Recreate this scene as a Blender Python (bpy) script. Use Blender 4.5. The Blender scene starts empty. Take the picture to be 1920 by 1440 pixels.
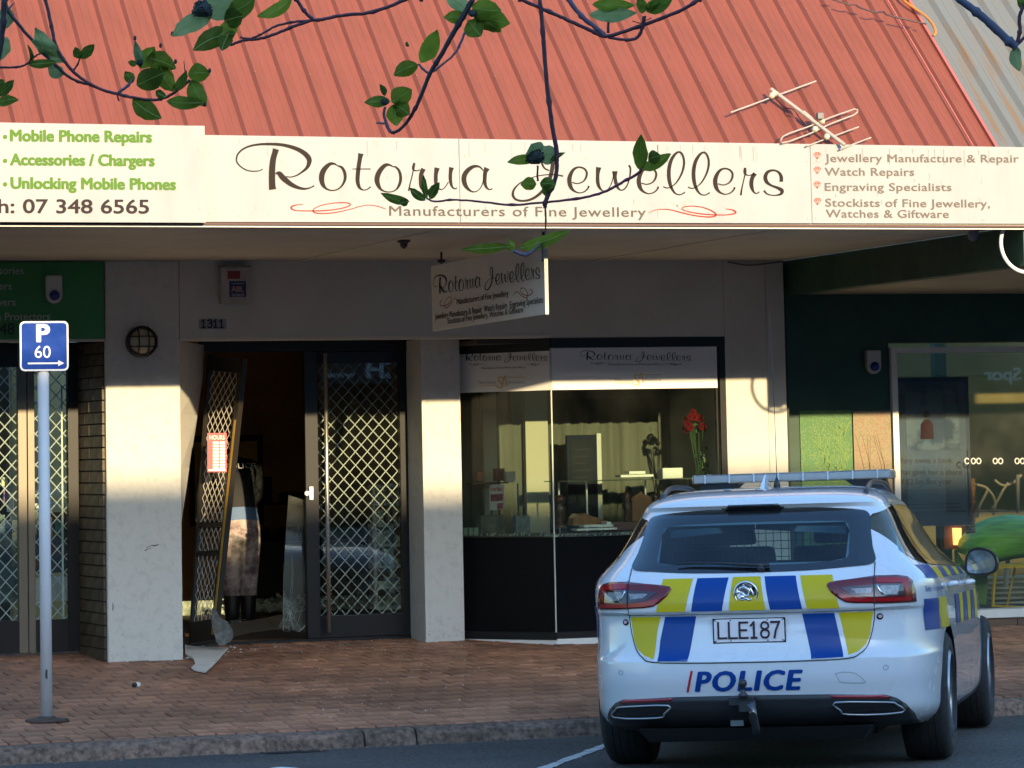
import bpy, bmesh, math, random
from mathutils import Vector, Matrix
rnd = random.Random(7)
S = bpy.context.scene
C = S.collection
R_ = math.radians

# ------------------------------------------------------------ camera, world, sun, exposure
FPX, PITCH, YAW, ROLL, HORIZON = 6400.0, R_(5.0), R_(19.3), 0.02, 850.0
PPY = HORIZON - FPX * math.tan(PITCH)
EYE = Vector((0, 0, 1.66))
fwd = Vector((math.sin(YAW) * math.cos(PITCH), math.cos(YAW) * math.cos(PITCH), math.sin(PITCH)))
_r = Vector((math.cos(YAW), -math.sin(YAW), 0)); _u = _r.cross(fwd)
rgt = _r * math.cos(ROLL) - _u * math.sin(ROLL)
upv = _r * math.sin(ROLL) + _u * math.cos(ROLL)
cam = bpy.data.cameras.new('camera'); co = bpy.data.objects.new('camera', cam); C.objects.link(co)
M = Matrix((( rgt.x, upv.x, -fwd.x, EYE.x), (rgt.y, upv.y, -fwd.y, EYE.y), (rgt.z, upv.z, -fwd.z, EYE.z), (0, 0, 0, 1)))
co.matrix_world = M
cam.sensor_width = 36; cam.lens = FPX * 36 / 1920
cam.shift_y = -(720 - PPY) / 1920
cam.clip_start = 0.1; cam.clip_end = 600
S.camera = co
SUN_AZX, SUN_EL = -0.05, 0.225
wd = bpy.data.worlds.new('World'); S.world = wd; wd.use_nodes = True
wn = wd.node_tree.nodes; wl = wd.node_tree.links
sky = wn.new('ShaderNodeTexSky'); sky.sky_type = 'NISHITA'; sky.sun_disc = False
sky.sun_elevation = math.atan(SUN_EL); sky.sun_rotation = math.pi + math.atan(SUN_AZX) * 1.0
sky.altitude = 280; sky.dust_density = 2.0; sky.ozone_density = 5.5; sky.air_density = 1.5
bg = wn['Background']; bg.inputs[1].default_value = 0.15
wl.new(sky.outputs[0], bg.inputs[0])
sl = bpy.data.lights.new('sun', 'SUN'); sl.energy = 2.0; sl.angle = R_(0.53); sl.color = (1.0, .77, .43)
so = bpy.data.objects.new('sun', sl); C.objects.link(so)
so.rotation_euler = Vector((SUN_AZX, 1, -SUN_EL)).to_track_quat('-Z', 'Y').to_euler()
so.location = (5, -20, 20)
S.view_settings.view_transform = 'Standard'; S.view_settings.look = 'None'
S.view_settings.gamma = 1; S.view_settings.use_curve_mapping = False
S.view_settings.exposure = 2.1
S.cycles.max_bounces = 8; S.cycles.transparent_max_bounces = 16; S.cycles.glossy_bounces = 4
S.cycles.caustics_reflective = False; S.cycles.caustics_refractive = False

# ------------------------------------------------------------ helpers
def ray(x, y): return fwd + rgt * ((x - 960) / FPX) + upv * ((PPY - y) / FPX)
def at(x, y, Y):                       # photo pixel -> point on the plane at depth Y
    d = ray(x, y); return EYE + d * ((Y - EYE.y) / d.y)
def atx(x, y, X):
    d = ray(x, y); return EYE + d * ((X - EYE.x) / d.x)
def atz(x, y, Z):
    d = ray(x, y); return EYE + d * ((Z - EYE.z) / d.z)
def atf(x, y, h=0.0):                     # photo pixel -> footpath surface (+h)
    z = .2
    for _ in range(12): z = foot_z(atz(x, y, z + h).y)
    return atz(x, y, z + h)
def atd(x, y, D): return EYE + ray(x, y) * D
def atp(x, y, P, Q, Yw=None):          # photo pixel -> vertical plane through P,Q (2d)
    n = Vector((-(Q[1] - P[1]), Q[0] - P[0], 0)); d = ray(x, y)
    return EYE + d * ((Vector((P[0], P[1], 0)) - Vector((EYE.x, EYE.y, 0))).dot(n) / d.dot(n))

MATS = {}
def mat(name, col, rough=0.6, metal=0.0, nscale=0, namt=0.0, bump=0.0, bscale=None, coat=0.0, spec=0.5,
        col2=None, emit=0.0, alpha=1.0, stretch=None, detail=6, obj_rand=0.0, trans=0.0, contrast=(0.35, 0.65)):
    if name in MATS: return MATS[name]
    m = bpy.data.materials.new(name); m.use_nodes = True
    nt = m.node_tree; b = nt.nodes['Principled BSDF']
    b.inputs['Base Color'].default_value = (*col, 1); b.inputs['Roughness'].default_value = rough
    b.inputs['Metallic'].default_value = metal; b.inputs['Coat Weight'].default_value = coat
    b.inputs['Coat Roughness'].default_value = 0.03
    b.inputs['Specular IOR Level'].default_value = spec
    if trans: b.inputs['Transmission Weight'].default_value = trans
    if emit: b.inputs['Emission Color'].default_value = (*col, 1); b.inputs['Emission Strength'].default_value = emit
    if alpha < 1: b.inputs['Alpha'].default_value = alpha
    vec = None
    if nscale or bump:
        tc = nt.nodes.new('ShaderNodeTexCoord'); mp = nt.nodes.new('ShaderNodeMapping')
        nt.links.new(tc.outputs['Object'], mp.inputs[0]); vec = mp.outputs[0]
        if stretch: mp.inputs['Scale'].default_value = stretch
    last = None
    if nscale:
        n = nt.nodes.new('ShaderNodeTexNoise'); n.inputs['Scale'].default_value = nscale; n.inputs['Detail'].default_value = detail
        n.inputs['Roughness'].default_value = 0.65
        nt.links.new(vec, n.inputs['Vector'])
        mr = nt.nodes.new('ShaderNodeMapRange'); mr.inputs['From Min'].default_value = contrast[0]; mr.inputs['From Max'].default_value = contrast[1]
        nt.links.new(n.outputs['Fac'], mr.inputs['Value'])
        mx = nt.nodes.new('ShaderNodeMix'); mx.data_type = 'RGBA'
        c2 = col2 or tuple(c * (1 - namt) for c in col)
        mx.inputs['A'].default_value = (*col, 1); mx.inputs['B'].default_value = (*c2, 1)
        nt.links.new(mr.outputs['Result'], mx.inputs['Factor']); last = mx.outputs['Result']
        nt.links.new(last, b.inputs['Base Color'])
        rr = nt.nodes.new('ShaderNodeMapRange'); rr.inputs['To Min'].default_value = max(rough - .08, 0.02); rr.inputs['To Max'].default_value = min(rough + .1, 1)
        nt.links.new(mr.outputs['Result'], rr.inputs['Value'])
        if namt or col2: nt.links.new(rr.outputs['Result'], b.inputs['Roughness'])
    if obj_rand:
        oi = nt.nodes.new('ShaderNodeObjectInfo'); hs = nt.nodes.new('ShaderNodeHueSaturation')
        mr = nt.nodes.new('ShaderNodeMapRange'); mr.inputs['To Min'].default_value = 1 - obj_rand; mr.inputs['To Max'].default_value = 1 + obj_rand
        nt.links.new(oi.outputs['Random'], mr.inputs['Value']); nt.links.new(mr.outputs['Result'], hs.inputs['Value'])
        if last: nt.links.new(last, hs.inputs['Color'])
        else: hs.inputs['Color'].default_value = (*col, 1)
        nt.links.new(hs.outputs[0], b.inputs['Base Color'])
    if bump:
        n2 = nt.nodes.new('ShaderNodeTexNoise'); n2.inputs['Scale'].default_value = bscale or 60; n2.inputs['Detail'].default_value = 5
        nt.links.new(vec, n2.inputs['Vector'])
        bp = nt.nodes.new('ShaderNodeBump'); bp.inputs['Strength'].default_value = bump; bp.inputs['Distance'].default_value = 0.01
        nt.links.new(n2.outputs['Fac'], bp.inputs['Height']); nt.links.new(bp.outputs[0], b.inputs['Normal'])
    MATS[name] = m; return m
def glass(name, tint=(0.9, 0.95, 0.92), ior=1.5, dirt=0.0, rough=0.0, refl=1.0):
    if name in MATS: return MATS[name]
    m = bpy.data.materials.new(name); m.use_nodes = True; nt = m.node_tree; nt.nodes.clear()
    o = nt.nodes.new('ShaderNodeOutputMaterial'); t = nt.nodes.new('ShaderNodeBsdfTransparent'); t.inputs[0].default_value = (*tint, 1)
    g = nt.nodes.new('ShaderNodeBsdfGlossy'); g.inputs['Roughness'].default_value = rough; g.inputs['Color'].default_value = (refl, refl, refl, 1)
    f = nt.nodes.new('ShaderNodeFresnel'); f.inputs[0].default_value = ior
    mx = nt.nodes.new('ShaderNodeMixShader'); nt.links.new(f.outputs[0], mx.inputs[0])
    nt.links.new(t.outputs[0], mx.inputs[1]); nt.links.new(g.outputs[0], mx.inputs[2])
    last = mx.outputs[0]
    if dirt:
        d = nt.nodes.new('ShaderNodeBsdfDiffuse'); d.inputs[0].default_value = (.55, .55, .5, 1)
        tc = nt.nodes.new('ShaderNodeTexCoord'); n = nt.nodes.new('ShaderNodeTexNoise'); n.inputs['Scale'].default_value = 3; n.inputs['Detail'].default_value = 8
        nt.links.new(tc.outputs['Object'], n.inputs['Vector'])
        mr = nt.nodes.new('ShaderNodeMapRange'); mr.inputs['From Min'].default_value = .3; mr.inputs['From Max'].default_value = .8
        mr.inputs['To Max'].default_value = dirt
        nt.links.new(n.outputs['Fac'], mr.inputs['Value'])
        m2 = nt.nodes.new('ShaderNodeMixShader'); nt.links.new(mr.outputs['Result'], m2.inputs[0]); nt.links.new(last, m2.inputs[1]); nt.links.new(d.outputs[0], m2.inputs[2]); last = m2.outputs[0]
    nt.links.new(last, o.inputs[0]); MATS[name] = m; return m

def link(name, me, parent=None, mt=None, smooth=False):
    o = bpy.data.objects.new(name, me); C.objects.link(o)
    if mt is not None and len(me.materials) == 0: me.materials.append(mt)
    if smooth:
        for p in me.polygons: p.use_smooth = True
    if parent is not None: o.parent = parent
    return o
def tag(o, label=None, cat=None, group=None, kind=None):
    if label: o['label'] = label
    if cat: o['category'] = cat
    if group: o['group'] = group
    if kind: o['kind'] = kind
    return o
def thing(name, label, cat, loc=(0, 0, 0), group=None):
    o = bpy.data.objects.new(name, None); C.objects.link(o); o.location = loc; o.empty_display_size = .2
    # children are modelled in world space: see par()
    return tag(o, label, cat, group)
bpy.context.view_layer.update()
def par(o, p):                          # parent, keeping world-space mesh coordinates
    o.parent = p
    if p.parent is None and p.type == 'EMPTY' and not p.get('local_frame'): o.matrix_parent_inverse = Matrix.Translation(-Vector(p.location))
    return o
class MB:
    def __init__(s): s.v = []; s.f = []
    def add(s, vs, fs):
        n = len(s.v); s.v += [tuple(v) for v in vs]; s.f += [tuple(i + n for i in f) for f in fs]; return s
    def box(s, a, b):
        x0, y0, z0 = a; x1, y1, z1 = b
        return s.add([(x0, y0, z0), (x1, y0, z0), (x1, y1, z0), (x0, y1, z0), (x0, y0, z1), (x1, y0, z1), (x1, y1, z1), (x0, y1, z1)],
                     [(0, 3, 2, 1), (4, 5, 6, 7), (0, 1, 5, 4), (1, 2, 6, 5), (2, 3, 7, 6), (3, 0, 4, 7)])
    def quadbox(s, pts, off):           # quad face extruded by vector
        off = Vector(off); p = [Vector(q) for q in pts]; q = [a + off for a in p]; n = len(p)
        return s.add(p + q, [tuple(range(n)), tuple(range(2 * n - 1, n - 1, -1))] + [(i, n + i, n + (i + 1) % n, (i + 1) % n) for i in range(n)])
    def wallbox(s, P, Q, z0, z1, t):    # vertical slab between plan points P,Q thickness t to the back (left-hand normal)
        d = Vector((Q[0] - P[0], Q[1] - P[1], 0)); n = Vector((-d.y, d.x, 0)).normalized() * t
        return s.quadbox([(P[0], P[1], z0), (Q[0], Q[1], z0), (Q[0], Q[1], z1), (P[0], P[1], z1)], n)
    def quad(s, pts): return s.add(pts, [tuple(range(len(pts)))])
    def bar(s, a, b, r, n=8, r2=None, caps=True):
        a, b = Vector(a), Vector(b); d = (b - a)
        if d.length < 1e-6: return s
        d.normalize(); t = Vector((0, 0, 1)) if abs(d.z) < .9 else Vector((1, 0, 0))
        u = d.cross(t).normalized(); w = d.cross(u); r2 = r if r2 is None else r2
        ring = lambda c, q: [c + (u * math.cos(2 * math.pi * i / n) + w * math.sin(2 * math.pi * i / n)) * q for i in range(n)]
        vs = ring(a, r) + ring(b, r2); fs = [(i, (i + 1) % n, n + (i + 1) % n, n + i) for i in range(n)]
        if caps: fs += [tuple(range(n - 1, -1, -1)), tuple(range(n, 2 * n))]
        return s.add(vs, fs)
    def tube(s, pts, r, n=8, closed=False):
        pts = [Vector(p) for p in pts]; N = len(pts); rs = r if isinstance(r, (list, tuple)) else [r] * N
        t = None; vs = []; 
        for i, p in enumerate(pts):
            if closed: d = pts[(i + 1) % N] - pts[i - 1]
            else: d = pts[min(i + 1, N - 1)] - pts[max(i - 1, 0)]
            d.normalize()
            if t is None:
                t = Vector((0, 0, 1)) if abs(d.z) < .9 else Vector((1, 0, 0))
                u = d.cross(t).normalized()
            else:
                u = (u - d * u.dot(d)).normalized()
            w = d.cross(u)
            vs += [p + (u * math.cos(2 * math.pi * k / n) + w * math.sin(2 * math.pi * k / n)) * rs[i] for k in range(n)]
        fs = []
        for i in range(N if closed else N - 1):
            j = (i + 1) % N
            fs += [(i * n + k, i * n + (k + 1) % n, j * n + (k + 1) % n, j * n + k) for k in range(n)]
        if not closed: fs += [tuple(range(n - 1, -1, -1)), tuple(range((N - 1) * n, N * n))]
        return s.add(vs, fs)
    def disc(s, c, nrm, r, t, n=24):
        c = Vector(c); nrm = Vector(nrm).normalized(); return s.bar(c, c + nrm * t, r, n)
    def lathe(s, c, prof, n=24, ax=(0, 0, 1), caps=True):
        c = Vector(c); ax = Vector(ax).normalized(); t = Vector((0, 0, 1)) if abs(ax.z) < .9 else Vector((1, 0, 0)); u = ax.cross(t).normalized(); w = ax.cross(u)
        vs = []
        for r, h in prof: vs += [c + ax * h + (u * math.cos(2 * math.pi * k / n) + w * math.sin(2 * math.pi * k / n)) * max(r, 1e-4) for k in range(n)]
        fs = [(i * n + k, i * n + (k + 1) % n, (i + 1) * n + (k + 1) % n, (i + 1) * n + k) for i in range(len(prof) - 1) for k in range(n)]
        if caps: fs += [tuple(range(n - 1, -1, -1)), tuple(range((len(prof) - 1) * n, len(prof) * n))]
        return s.add(vs, fs)
    def mesh(s, name):
        me = bpy.data.meshes.new(name); me.from_pydata(s.v, [], s.f); me.update(); return me
    def build(s, name, mt, parent=None, smooth=False, bevel=0, fix=True, kind=None, label=None):
        me = s.mesh(name)
        if fix or bevel:
            bm = bmesh.new(); bm.from_mesh(me)
            if fix: bmesh.ops.recalc_face_normals(bm, faces=bm.faces)
            if bevel: bmesh.ops.bevel(bm, geom=[e for e in bm.edges if len(e.link_faces) == 2 and e.calc_face_angle(0) > .5], offset=bevel, segments=2, affect='EDGES', profile=.6)
            bm.to_mesh(me); bm.free()
        if smooth:
            for p in me.polygons: p.use_smooth = True
        me.materials.append(mt)
        o = bpy.data.objects.new(name, me); C.objects.link(o)
        if parent is not None: par(o, parent)
        tag(o, label, None, None, kind)
        return o
def crom(pts, seg=6, closed=False):
    P = [Vector(p) for p in pts]; n = len(P); out = []
    rng = range(n) if closed else range(n - 1)
    for i in rng:
        g = lambda k: P[k % n] if closed else P[max(0, min(n - 1, k))]
        p0, p1, p2, p3 = g(i - 1), g(i), g(i + 1), g(i + 2)
        for j in range(seg):
            t = j / seg; out.append(.5 * ((2 * p1) + (p2 - p0) * t + (2 * p0 - 5 * p1 + 4 * p2 - p3) * t * t + (3 * p1 - p0 - 3 * p2 + p3) * t ** 3))
    if not closed: out.append(P[-1])
    return out
# text: returns list of triangles in a unit frame (cap height = 1, x from 0)
_tc = {}
def text_tris(s, bold=0.0, spacing=1.0):
    key = (s, bold, spacing)
    if key in _tc: return _tc[key]
    cu = bpy.data.curves.new('t', 'FONT'); cu.body = s; cu.size = 1; cu.offset = bold; cu.space_character = spacing; cu.resolution_u = 3
    o = bpy.data.objects.new('t', cu); C.objects.link(o)
    dg = bpy.context.evaluated_depsgraph_get(); me = bpy.data.meshes.new_from_object(o.evaluated_get(dg))
    me.calc_loop_triangles()
    vs = [Vector(v.co) for v in me.vertices]; ts = [tuple(t.vertices) for t in me.loop_triangles]
    bpy.data.objects.remove(o); bpy.data.curves.remove(cu); bpy.data.meshes.remove(me)
    if not vs: return ([], [], 1)
    cap = 0.729 if False else CAPH
    x0 = min(v.x for v in vs); x1 = max(v.x for v in vs)
    vs = [((v.x - x0) / cap, v.y / cap) for v in vs]
    _tc[key] = (vs, ts, (x1 - x0) / cap); return _tc[key]
def _cap():
    cu = bpy.data.curves.new('t', 'FONT'); cu.body = 'H'; cu.size = 1
    o = bpy.data.objects.new('t', cu); C.objects.link(o)
    dg = bpy.context.evaluated_depsgraph_get(); me = bpy.data.meshes.new_from_object(o.evaluated_get(dg))
    h = max(v.co.y for v in me.vertices); bpy.data.objects.remove(o); bpy.data.meshes.remove(me); return h
CAPH = _cap()
def lettering(mb, s, p0, p1, cap, up=(0, 0, 1), bold=0.0, spacing=1.0, shear=0.0, lift=0.0, tol=0.0):
    """flat print: baseline from p0 to p1 (fits the width), cap height in metres, lifted along the face normal"""
    vs, ts, w = text_tris(s, 0, spacing)
    p0, p1 = Vector(p0), Vector(p1); dx = (p1 - p0); L = dx.length; dx.normalize(); up = Vector(up).normalized()
    n = dx.cross(up).normalized() * lift
    if bold:
        b = bold * cap * 1.1; nn = dx.cross(up).normalized() * .0002
        for k, (ox, oz) in enumerate(((-b, 0), (b, 0), (-b * .7, b * .6), (b * .7, b * .6), (-b * .7, -b * .6), (b * .7, -b * .6))):
            mb.add([p0 + dx * (v[0] / w * L + shear * v[1] * cap + ox) + up * (v[1] * cap + oz) + n + nn * (k + 1) for v in vs], ts)
    mb.add([p0 + dx * (v[0] / w * L + shear * v[1] * cap) + up * (v[1] * cap) + n for v in vs], ts)
STROKE = {'L': [[(0, 1), (0, 0), (.55, 0)]], 'E': [[(.55, 1), (0, 1), (0, 0), (.55, 0)], [(0, .5), (.46, .5)]], '1': [[(.06, .80), (.26, 1), (.26, 0)], [(.08, 0), (.44, 0)]],
  '8': [[(.28, .53), (.08, .62), (.03, .78), (.12, .95), (.28, 1), (.44, .95), (.53, .78), (.48, .62), (.28, .53), (.06, .42), (0, .24), (.09, .05), (.28, 0), (.47, .05), (.56, .24), (.50, .42), (.28, .53)]],
  '7': [[(0, 1), (.55, 1), (.30, .45), (.20, 0)]], '3': [[(.02, .82), (.12, .96), (.28, 1), (.45, .95), (.52, .78), (.44, .60), (.22, .54), (.46, .47), (.56, .28), (.46, .06), (.27, 0), (.10, .04), (0, .20)]]}
def stroke_text(mb, s, p0, p1, cap, w, lift=.001):
    p0, p1 = Vector(p0), Vector(p1); dx = (p1 - p0); L = dx.length; dx.normalize(); up = Vector((0, 0, 1)); nn = dx.cross(up).normalized(); adv = L / (len(s) - .22); k = 0
    for i, ch in enumerate(s):
        for st in STROKE[ch]:
            k += 1
            sx = adv * .78 / .58
            f = lambda x, y, i=i, k=k: p0 + dx * (i * adv + x * sx) + up * (y * cap) + nn * (lift + k * .00015)
            if len(st) > 5: ribbon(mb, [(a, b, w / cap) for a, b in st], f, seg=4)
            else:
                for a, b in zip(st, st[1:]):
                    A, B = f(*a), f(*b); d = (B - A).normalized() * w * .5; q = d.cross(nn); k += 1; z = nn * (k * .0001)
                    mb.add([A - d - q + z, B + d - q + z, B + d + q + z, A - d + q + z], [(0, 1, 2, 3)])
def ribbon(mb, pts, f, closed=False, seg=6, wmul=1.0):
    """calligraphic stroke: pts (x,y,w) in source units, f maps (x,y)->world"""
    P = crom([Vector(p) for p in pts], seg, closed); n = len(P); L = []; Rr = []
    for i, p in enumerate(P):
        a = P[i - 1] if i > 0 else P[0]; b = P[min(i + 1, n - 1)]
        d = Vector((b.x - a.x, b.y - a.y)); 
        if d.length < 1e-9: d = Vector((1, 0))
        d.normalize(); m = Vector((-d.y, d.x)) * (p.z * .5 * wmul)
        L.append(f(p.x + m.x, p.y + m.y)); Rr.append(f(p.x - m.x, p.y - m.y))
    mb.add(L + Rr, [(i, i + 1, n + i + 1, n + i) for i in range(n - 1)])
def poly_fill(mb, pts, f=lambda x, y: Vector((x, 0, y))):
    from mathutils.geometry import tessellate_polygon
    P = [Vector((p[0], p[1], 0)) for p in pts]; tr = tessellate_polygon([P])
    mb.add([f(p.x, p.y) for p in P], [tuple(t) for t in tr])
# ------------------------------------------------------------ materials
plaster = mat('painted_plaster', (.62, .60, .54), .75, nscale=2.2, namt=.10, bump=.25, bscale=45)
plaster_dirty = mat('scuffed_plaster', (.62, .605, .56), .75, nscale=14, namt=.16, bump=.35, bscale=40, contrast=(.5, .72))
soffit_m = mat('soffit_paint', (.66, .60, .48), .7, nscale=1.4, namt=.14, bump=.1, bscale=20)
white_sign = mat('white_sign_panel', (.315, .318, .318), .6, nscale=3.5, namt=.10, contrast=(.5, .8), stretch=(1, 1, .35), spec=.2)
black_frame = mat('black_aluminium', (.010, .010, .012), .35, spec=.3)
bronze = mat('anodised_bronze', (.035, .028, .022), .35, metal=.4)
alu = mat('brushed_aluminium', (.62, .60, .56), .3, metal=.9)
mesh_m = mat('grille_metal', (.72, .74, .76), .45)
asphalt = mat('asphalt', (.112, .104, .096), .85, nscale=48, namt=.62, contrast=(.40, .60), bump=1.0, bscale=120, detail=5)
kerb_m = mat('kerb_concrete', (.34, .215, .15), .85, nscale=22, col2=(.11, .075, .055), bump=1.0, bscale=150, contrast=(.38, .62))
paver_m = mat('paver_clay', (.47, .215, .115), .6, nscale=5, col2=(.27, .12, .07), bump=.35, bscale=140, obj_rand=.22)
paver_s = mat('paver_clay_far', (.46, .21, .115), .6, nscale=7, col2=(.26, .118, .07), bump=.35, bscale=140)
def ground_tone(m, lo, hi, scale=.9):  # large soft noise makes the base colour lighter and darker in patches
    nt = m.node_tree; b = nt.nodes['Principled BSDF']; src = b.inputs['Base Color'].links[0].from_socket
    g_ = nt.nodes.new('ShaderNodeNewGeometry'); n = nt.nodes.new('ShaderNodeTexNoise'); n.inputs['Scale'].default_value = scale; n.inputs['Detail'].default_value = 3; nt.links.new(g_.outputs['Position'], n.inputs['Vector'])
    mr = nt.nodes.new('ShaderNodeMapRange'); mr.inputs['From Min'].default_value = .35; mr.inputs['From Max'].default_value = .65; mr.inputs['To Min'].default_value = lo; mr.inputs['To Max'].default_value = hi; nt.links.new(n.outputs['Fac'], mr.inputs['Value'])
    h = nt.nodes.new('ShaderNodeHueSaturation'); nt.links.new(mr.outputs[0], h.inputs['Value']); nt.links.new(src, h.inputs['Color']); nt.links.new(h.outputs[0], b.inputs['Base Color'])
grout = mat('paver_joint_dirt', (.055, .038, .028), .95)
red_roof = mat('red_roof_paint', (.215, .056, .031), .65, nscale=2.5, namt=.24, bump=.08, bscale=30, stretch=(3, .5, .5), contrast=(.4, .7))
grey_roof = mat('weathered_zincalume', (.16, .16, .145), .6, metal=.15, nscale=1.2, col2=(.19, .115, .06), stretch=(10, .6, .6), contrast=(.52, .62), bump=.1)
green_wall = mat('dark_green_paint', (.018, .062, .036), .45, nscale=3, namt=.25)
green_sign = mat('green_vinyl', (.035, .22, .045), .4, nscale=2, namt=.12)
room_m = mat('ochre_interior_wall', (.72, .48, .22), .8, nscale=3, namt=.2)
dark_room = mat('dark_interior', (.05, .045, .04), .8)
dark_carpet = mat('dark_carpet', (.20, .17, .14), .95, nscale=60, namt=.4)
shop_glass = glass('shop_glass', (.88, .93, .88), 1.30, dirt=.010)
door_glass = glass('door_glass', (.88, .92, .88), 1.38, dirt=.008)
blackm = mat('matt_black', (.012, .012, .014), .5)
white_p = mat('white_paint', (.78, .77, .73), .5, nscale=6, namt=.08)

# ------------------------------------------------------------ geometry constants
Y_KERB, Y_FAS, Y_WALL, Y_PIL, Y_DOOR = 20.05, 20.60, 24.633, 25.20, 25.60
Z_SOF = 3.13
def foot_z(y): return 0.005 + (y - Y_KERB) * .0437
def road_z(y):
    P = [(-9, -.10), (5, .05), (12, .085), (17, -.009), (20.05, -.095), (24, -.2)]
    for (a, za), (b, zb) in zip(P, P[1:]):
        if y <= b: return za + (zb - za) * (y - a) / (b - a)
    return P[-1][1]

# ------------------------------------------------------------ ground, road, kerb, footpath
g = MB(); g.quad([(-250, -250, -.35), (250, -250, -.35), (250, 250, -.35), (-250, 250, -.35)]); tag(g.build('ground', mat('bare_ground', (.12, .11, .09), .9, nscale=1, namt=.3)), kind='structure')
g = MB(); ys = [-9, -4, 0, 5, 9, 12, 15, 17, 18.5, 20.08]
for a, b in zip(ys, ys[1:]): g.quad([(-70, a, road_z(a)), (90, a, road_z(a)), (90, b, road_z(b)), (-70, b, road_z(b))])
road = tag(g.build('road', asphalt), kind='structure')
# worn white bay line and kerbside channel
lm = MB(); pa, pb = atz(1020, 1440, road_z(17.2)), atz(1135, 1395, road_z(18.6)); dr = (pb - pa).normalized(); sd = Vector((-dr.y, dr.x, 0)).normalized() * .045
rr = random.Random(3); t = -2.5
while t < 3.0:
    L = rr.uniform(.05, .22); a = pa + dr * t; b = pa + dr * (t + L); w1, w2 = rr.uniform(.5, 1.1), rr.uniform(.5, 1.1)
    q = [a - sd * w1, b - sd * w2, b + sd * rr.uniform(.6, 1.1), a + sd * rr.uniform(.6, 1.1)]
    if b.y < 19.7: lm.quad([(p.x, p.y, road_z(p.y) + .004) for p in q])
    t += L + rr.choice([0, 0, .01, .03])
paint_m = mat('worn_road_paint', (.62, .62, .60), .8, nscale=40, col2=(.25, .25, .25), contrast=(.5, .7))
lm.build('bay_line', paint_m, road)
# round service cover at the bottom edge of the view
cpos = atz(549, 1447, road_z(17.05)); mc = MB()
mc.tube([(cpos.x + .10 * math.cos(a), cpos.y + .30 * math.sin(a), road_z(cpos.y) + .012) for a in [2 * math.pi * i / 24 for i in range(24)]], .012, 6, True)
tag(mc.build('cable_loop', white_p), 'pale loop lying on the asphalt at the very bottom of the photo', 'hose')
# dark drain patch in channel
dm = MB(); p1 = atz(530, 1423, road_z(19.8)); p2 = atz(625, 1412, road_z(19.8))
dm.quad([(p1.x, 19.80, road_z(19.8) + .004), (p2.x, 19.80, road_z(19.8) + .004), (p2.x, 20.02, road_z(20.02) + .004), (p1.x, 20.02, road_z(20.02) + .004)])
dm.build('drain_inlet', mat('damp_grime', (.02, .02, .02), .7), road)

kerb = thing('kerb', None, None, (6, Y_KERB, 0)); del_k = kerb; tag(kerb, kind='structure')
kx = -8.0; kr = random.Random(11)
while kx < 18:
    L = kr.choice([2.4, 3.1, 2.7]); x1 = kx + L
    if kx < 6.33 < x1: x1 = 6.33
    prof = [(Y_KERB + .19, -.25), (Y_KERB + .19, .004), (Y_KERB + .05, .002), (Y_KERB + .015, -.012), (Y_KERB + .002, -.035), (Y_KERB - .012, -.10), (Y_KERB - .02, -.25)]
    m = MB(); n = len(prof); seg = 8; vs = []
    for i in range(seg + 1):
        x = kx + .006 + (x1 - kx - .012) * i / seg
        vs += [(x, y + kr.uniform(-.004, .004), z + (kr.uniform(-.003, .003) if 0 < j < 6 else 0)) for j, (y, z) in enumerate(prof)]
    m.add(vs, [(i * n + j, i * n + (j + 1) % n, (i + 1) * n + (j + 1) % n, (i + 1) * n + j) for i in range(seg) for j in range(n)] + [tuple(range(n)), tuple(range(seg * n + n - 1, seg * n - 1, -1))])
    m.build('kerb_stone', kerb_m, kerb, bevel=0); kx = x1

foot = MB(); foot.quad([(-9, Y_KERB + .18, foot_z(Y_KERB + .18) - .018), (18, Y_KERB + .18, foot_z(Y_KERB + .18) - .018), (18, 27.0, foot_z(27) - .012), (-9, 27.0, foot_z(27) - .012)])
foot.quad([(-70, Y_KERB + .18, -.03), (-9, Y_KERB + .18, -.03), (-9, 27, .2), (-70, 27, .2)]); foot.quad([(18, Y_KERB + .18, -.03), (90, Y_KERB + .18, -.03), (90, 27, .2), (18, 27, .2)])
footpath = tag(foot.build('footpath', grout), kind='structure')
PW, PD = .165, .235
def paver_mesh(w, d, nm):
    m = MB(); h = .04; c = .005; x, y = w / 2 - .0052, d / 2 - .004
    m.add([(-x, -y, -h), (x, -y, -h), (x, y, -h), (-x, y, -h), (-x, -y, -c), (x, -y, -c), (x, y, -c), (-x, y, -c), (-x + c, -y + c, 0), (x - c, -y + c, 0), (x - c, y - c, 0), (-x + c, y - c, 0)],
          [(0, 1, 5, 4), (1, 2, 6, 5), (2, 3, 7, 6), (3, 0, 4, 7), (4, 5, 9, 8), (5, 6, 10, 9), (6, 7, 11, 10), (7, 4, 8, 11), (8, 9, 10, 11)])
    me = m.mesh(nm); me.materials.append(paver_m); return me
pm1 = paver_mesh(PW, PD, 'paver'); pm2 = paver_mesh(.125, .24, 'edge_paver')
slope = math.atan(.0437); spots = []
pr = random.Random(5)
y = Y_KERB + .19; 
x = -3.0
while x < 13.5: spots.append((x, y + .12, pm2)); x += .126
y = Y_KERB + .19 + .243; row = 0
while y < 26.2:
    x = -3.0 + (PW / 2 if row % 2 else 0)
    while x < 13.5: spots.append((x, y + PD / 2, pm1)); x += PW
    y += PD; row += 1
def inview(x, y):
    d = Vector((x, y, foot_z(y))) - EYE; z = d.dot(fwd); px = 960 + FPX * d.dot(rgt) / z; py = PPY - FPX * d.dot(upv) / z
    return -30 < px < 1950 and py < 1460 and not (1130 < px < 1850)
def hidden(x, y): return y > 24.66 and not (inside_open(x))
def inside_open(x): return x < 5.42 or 6.0 < x < 8.9
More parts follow.
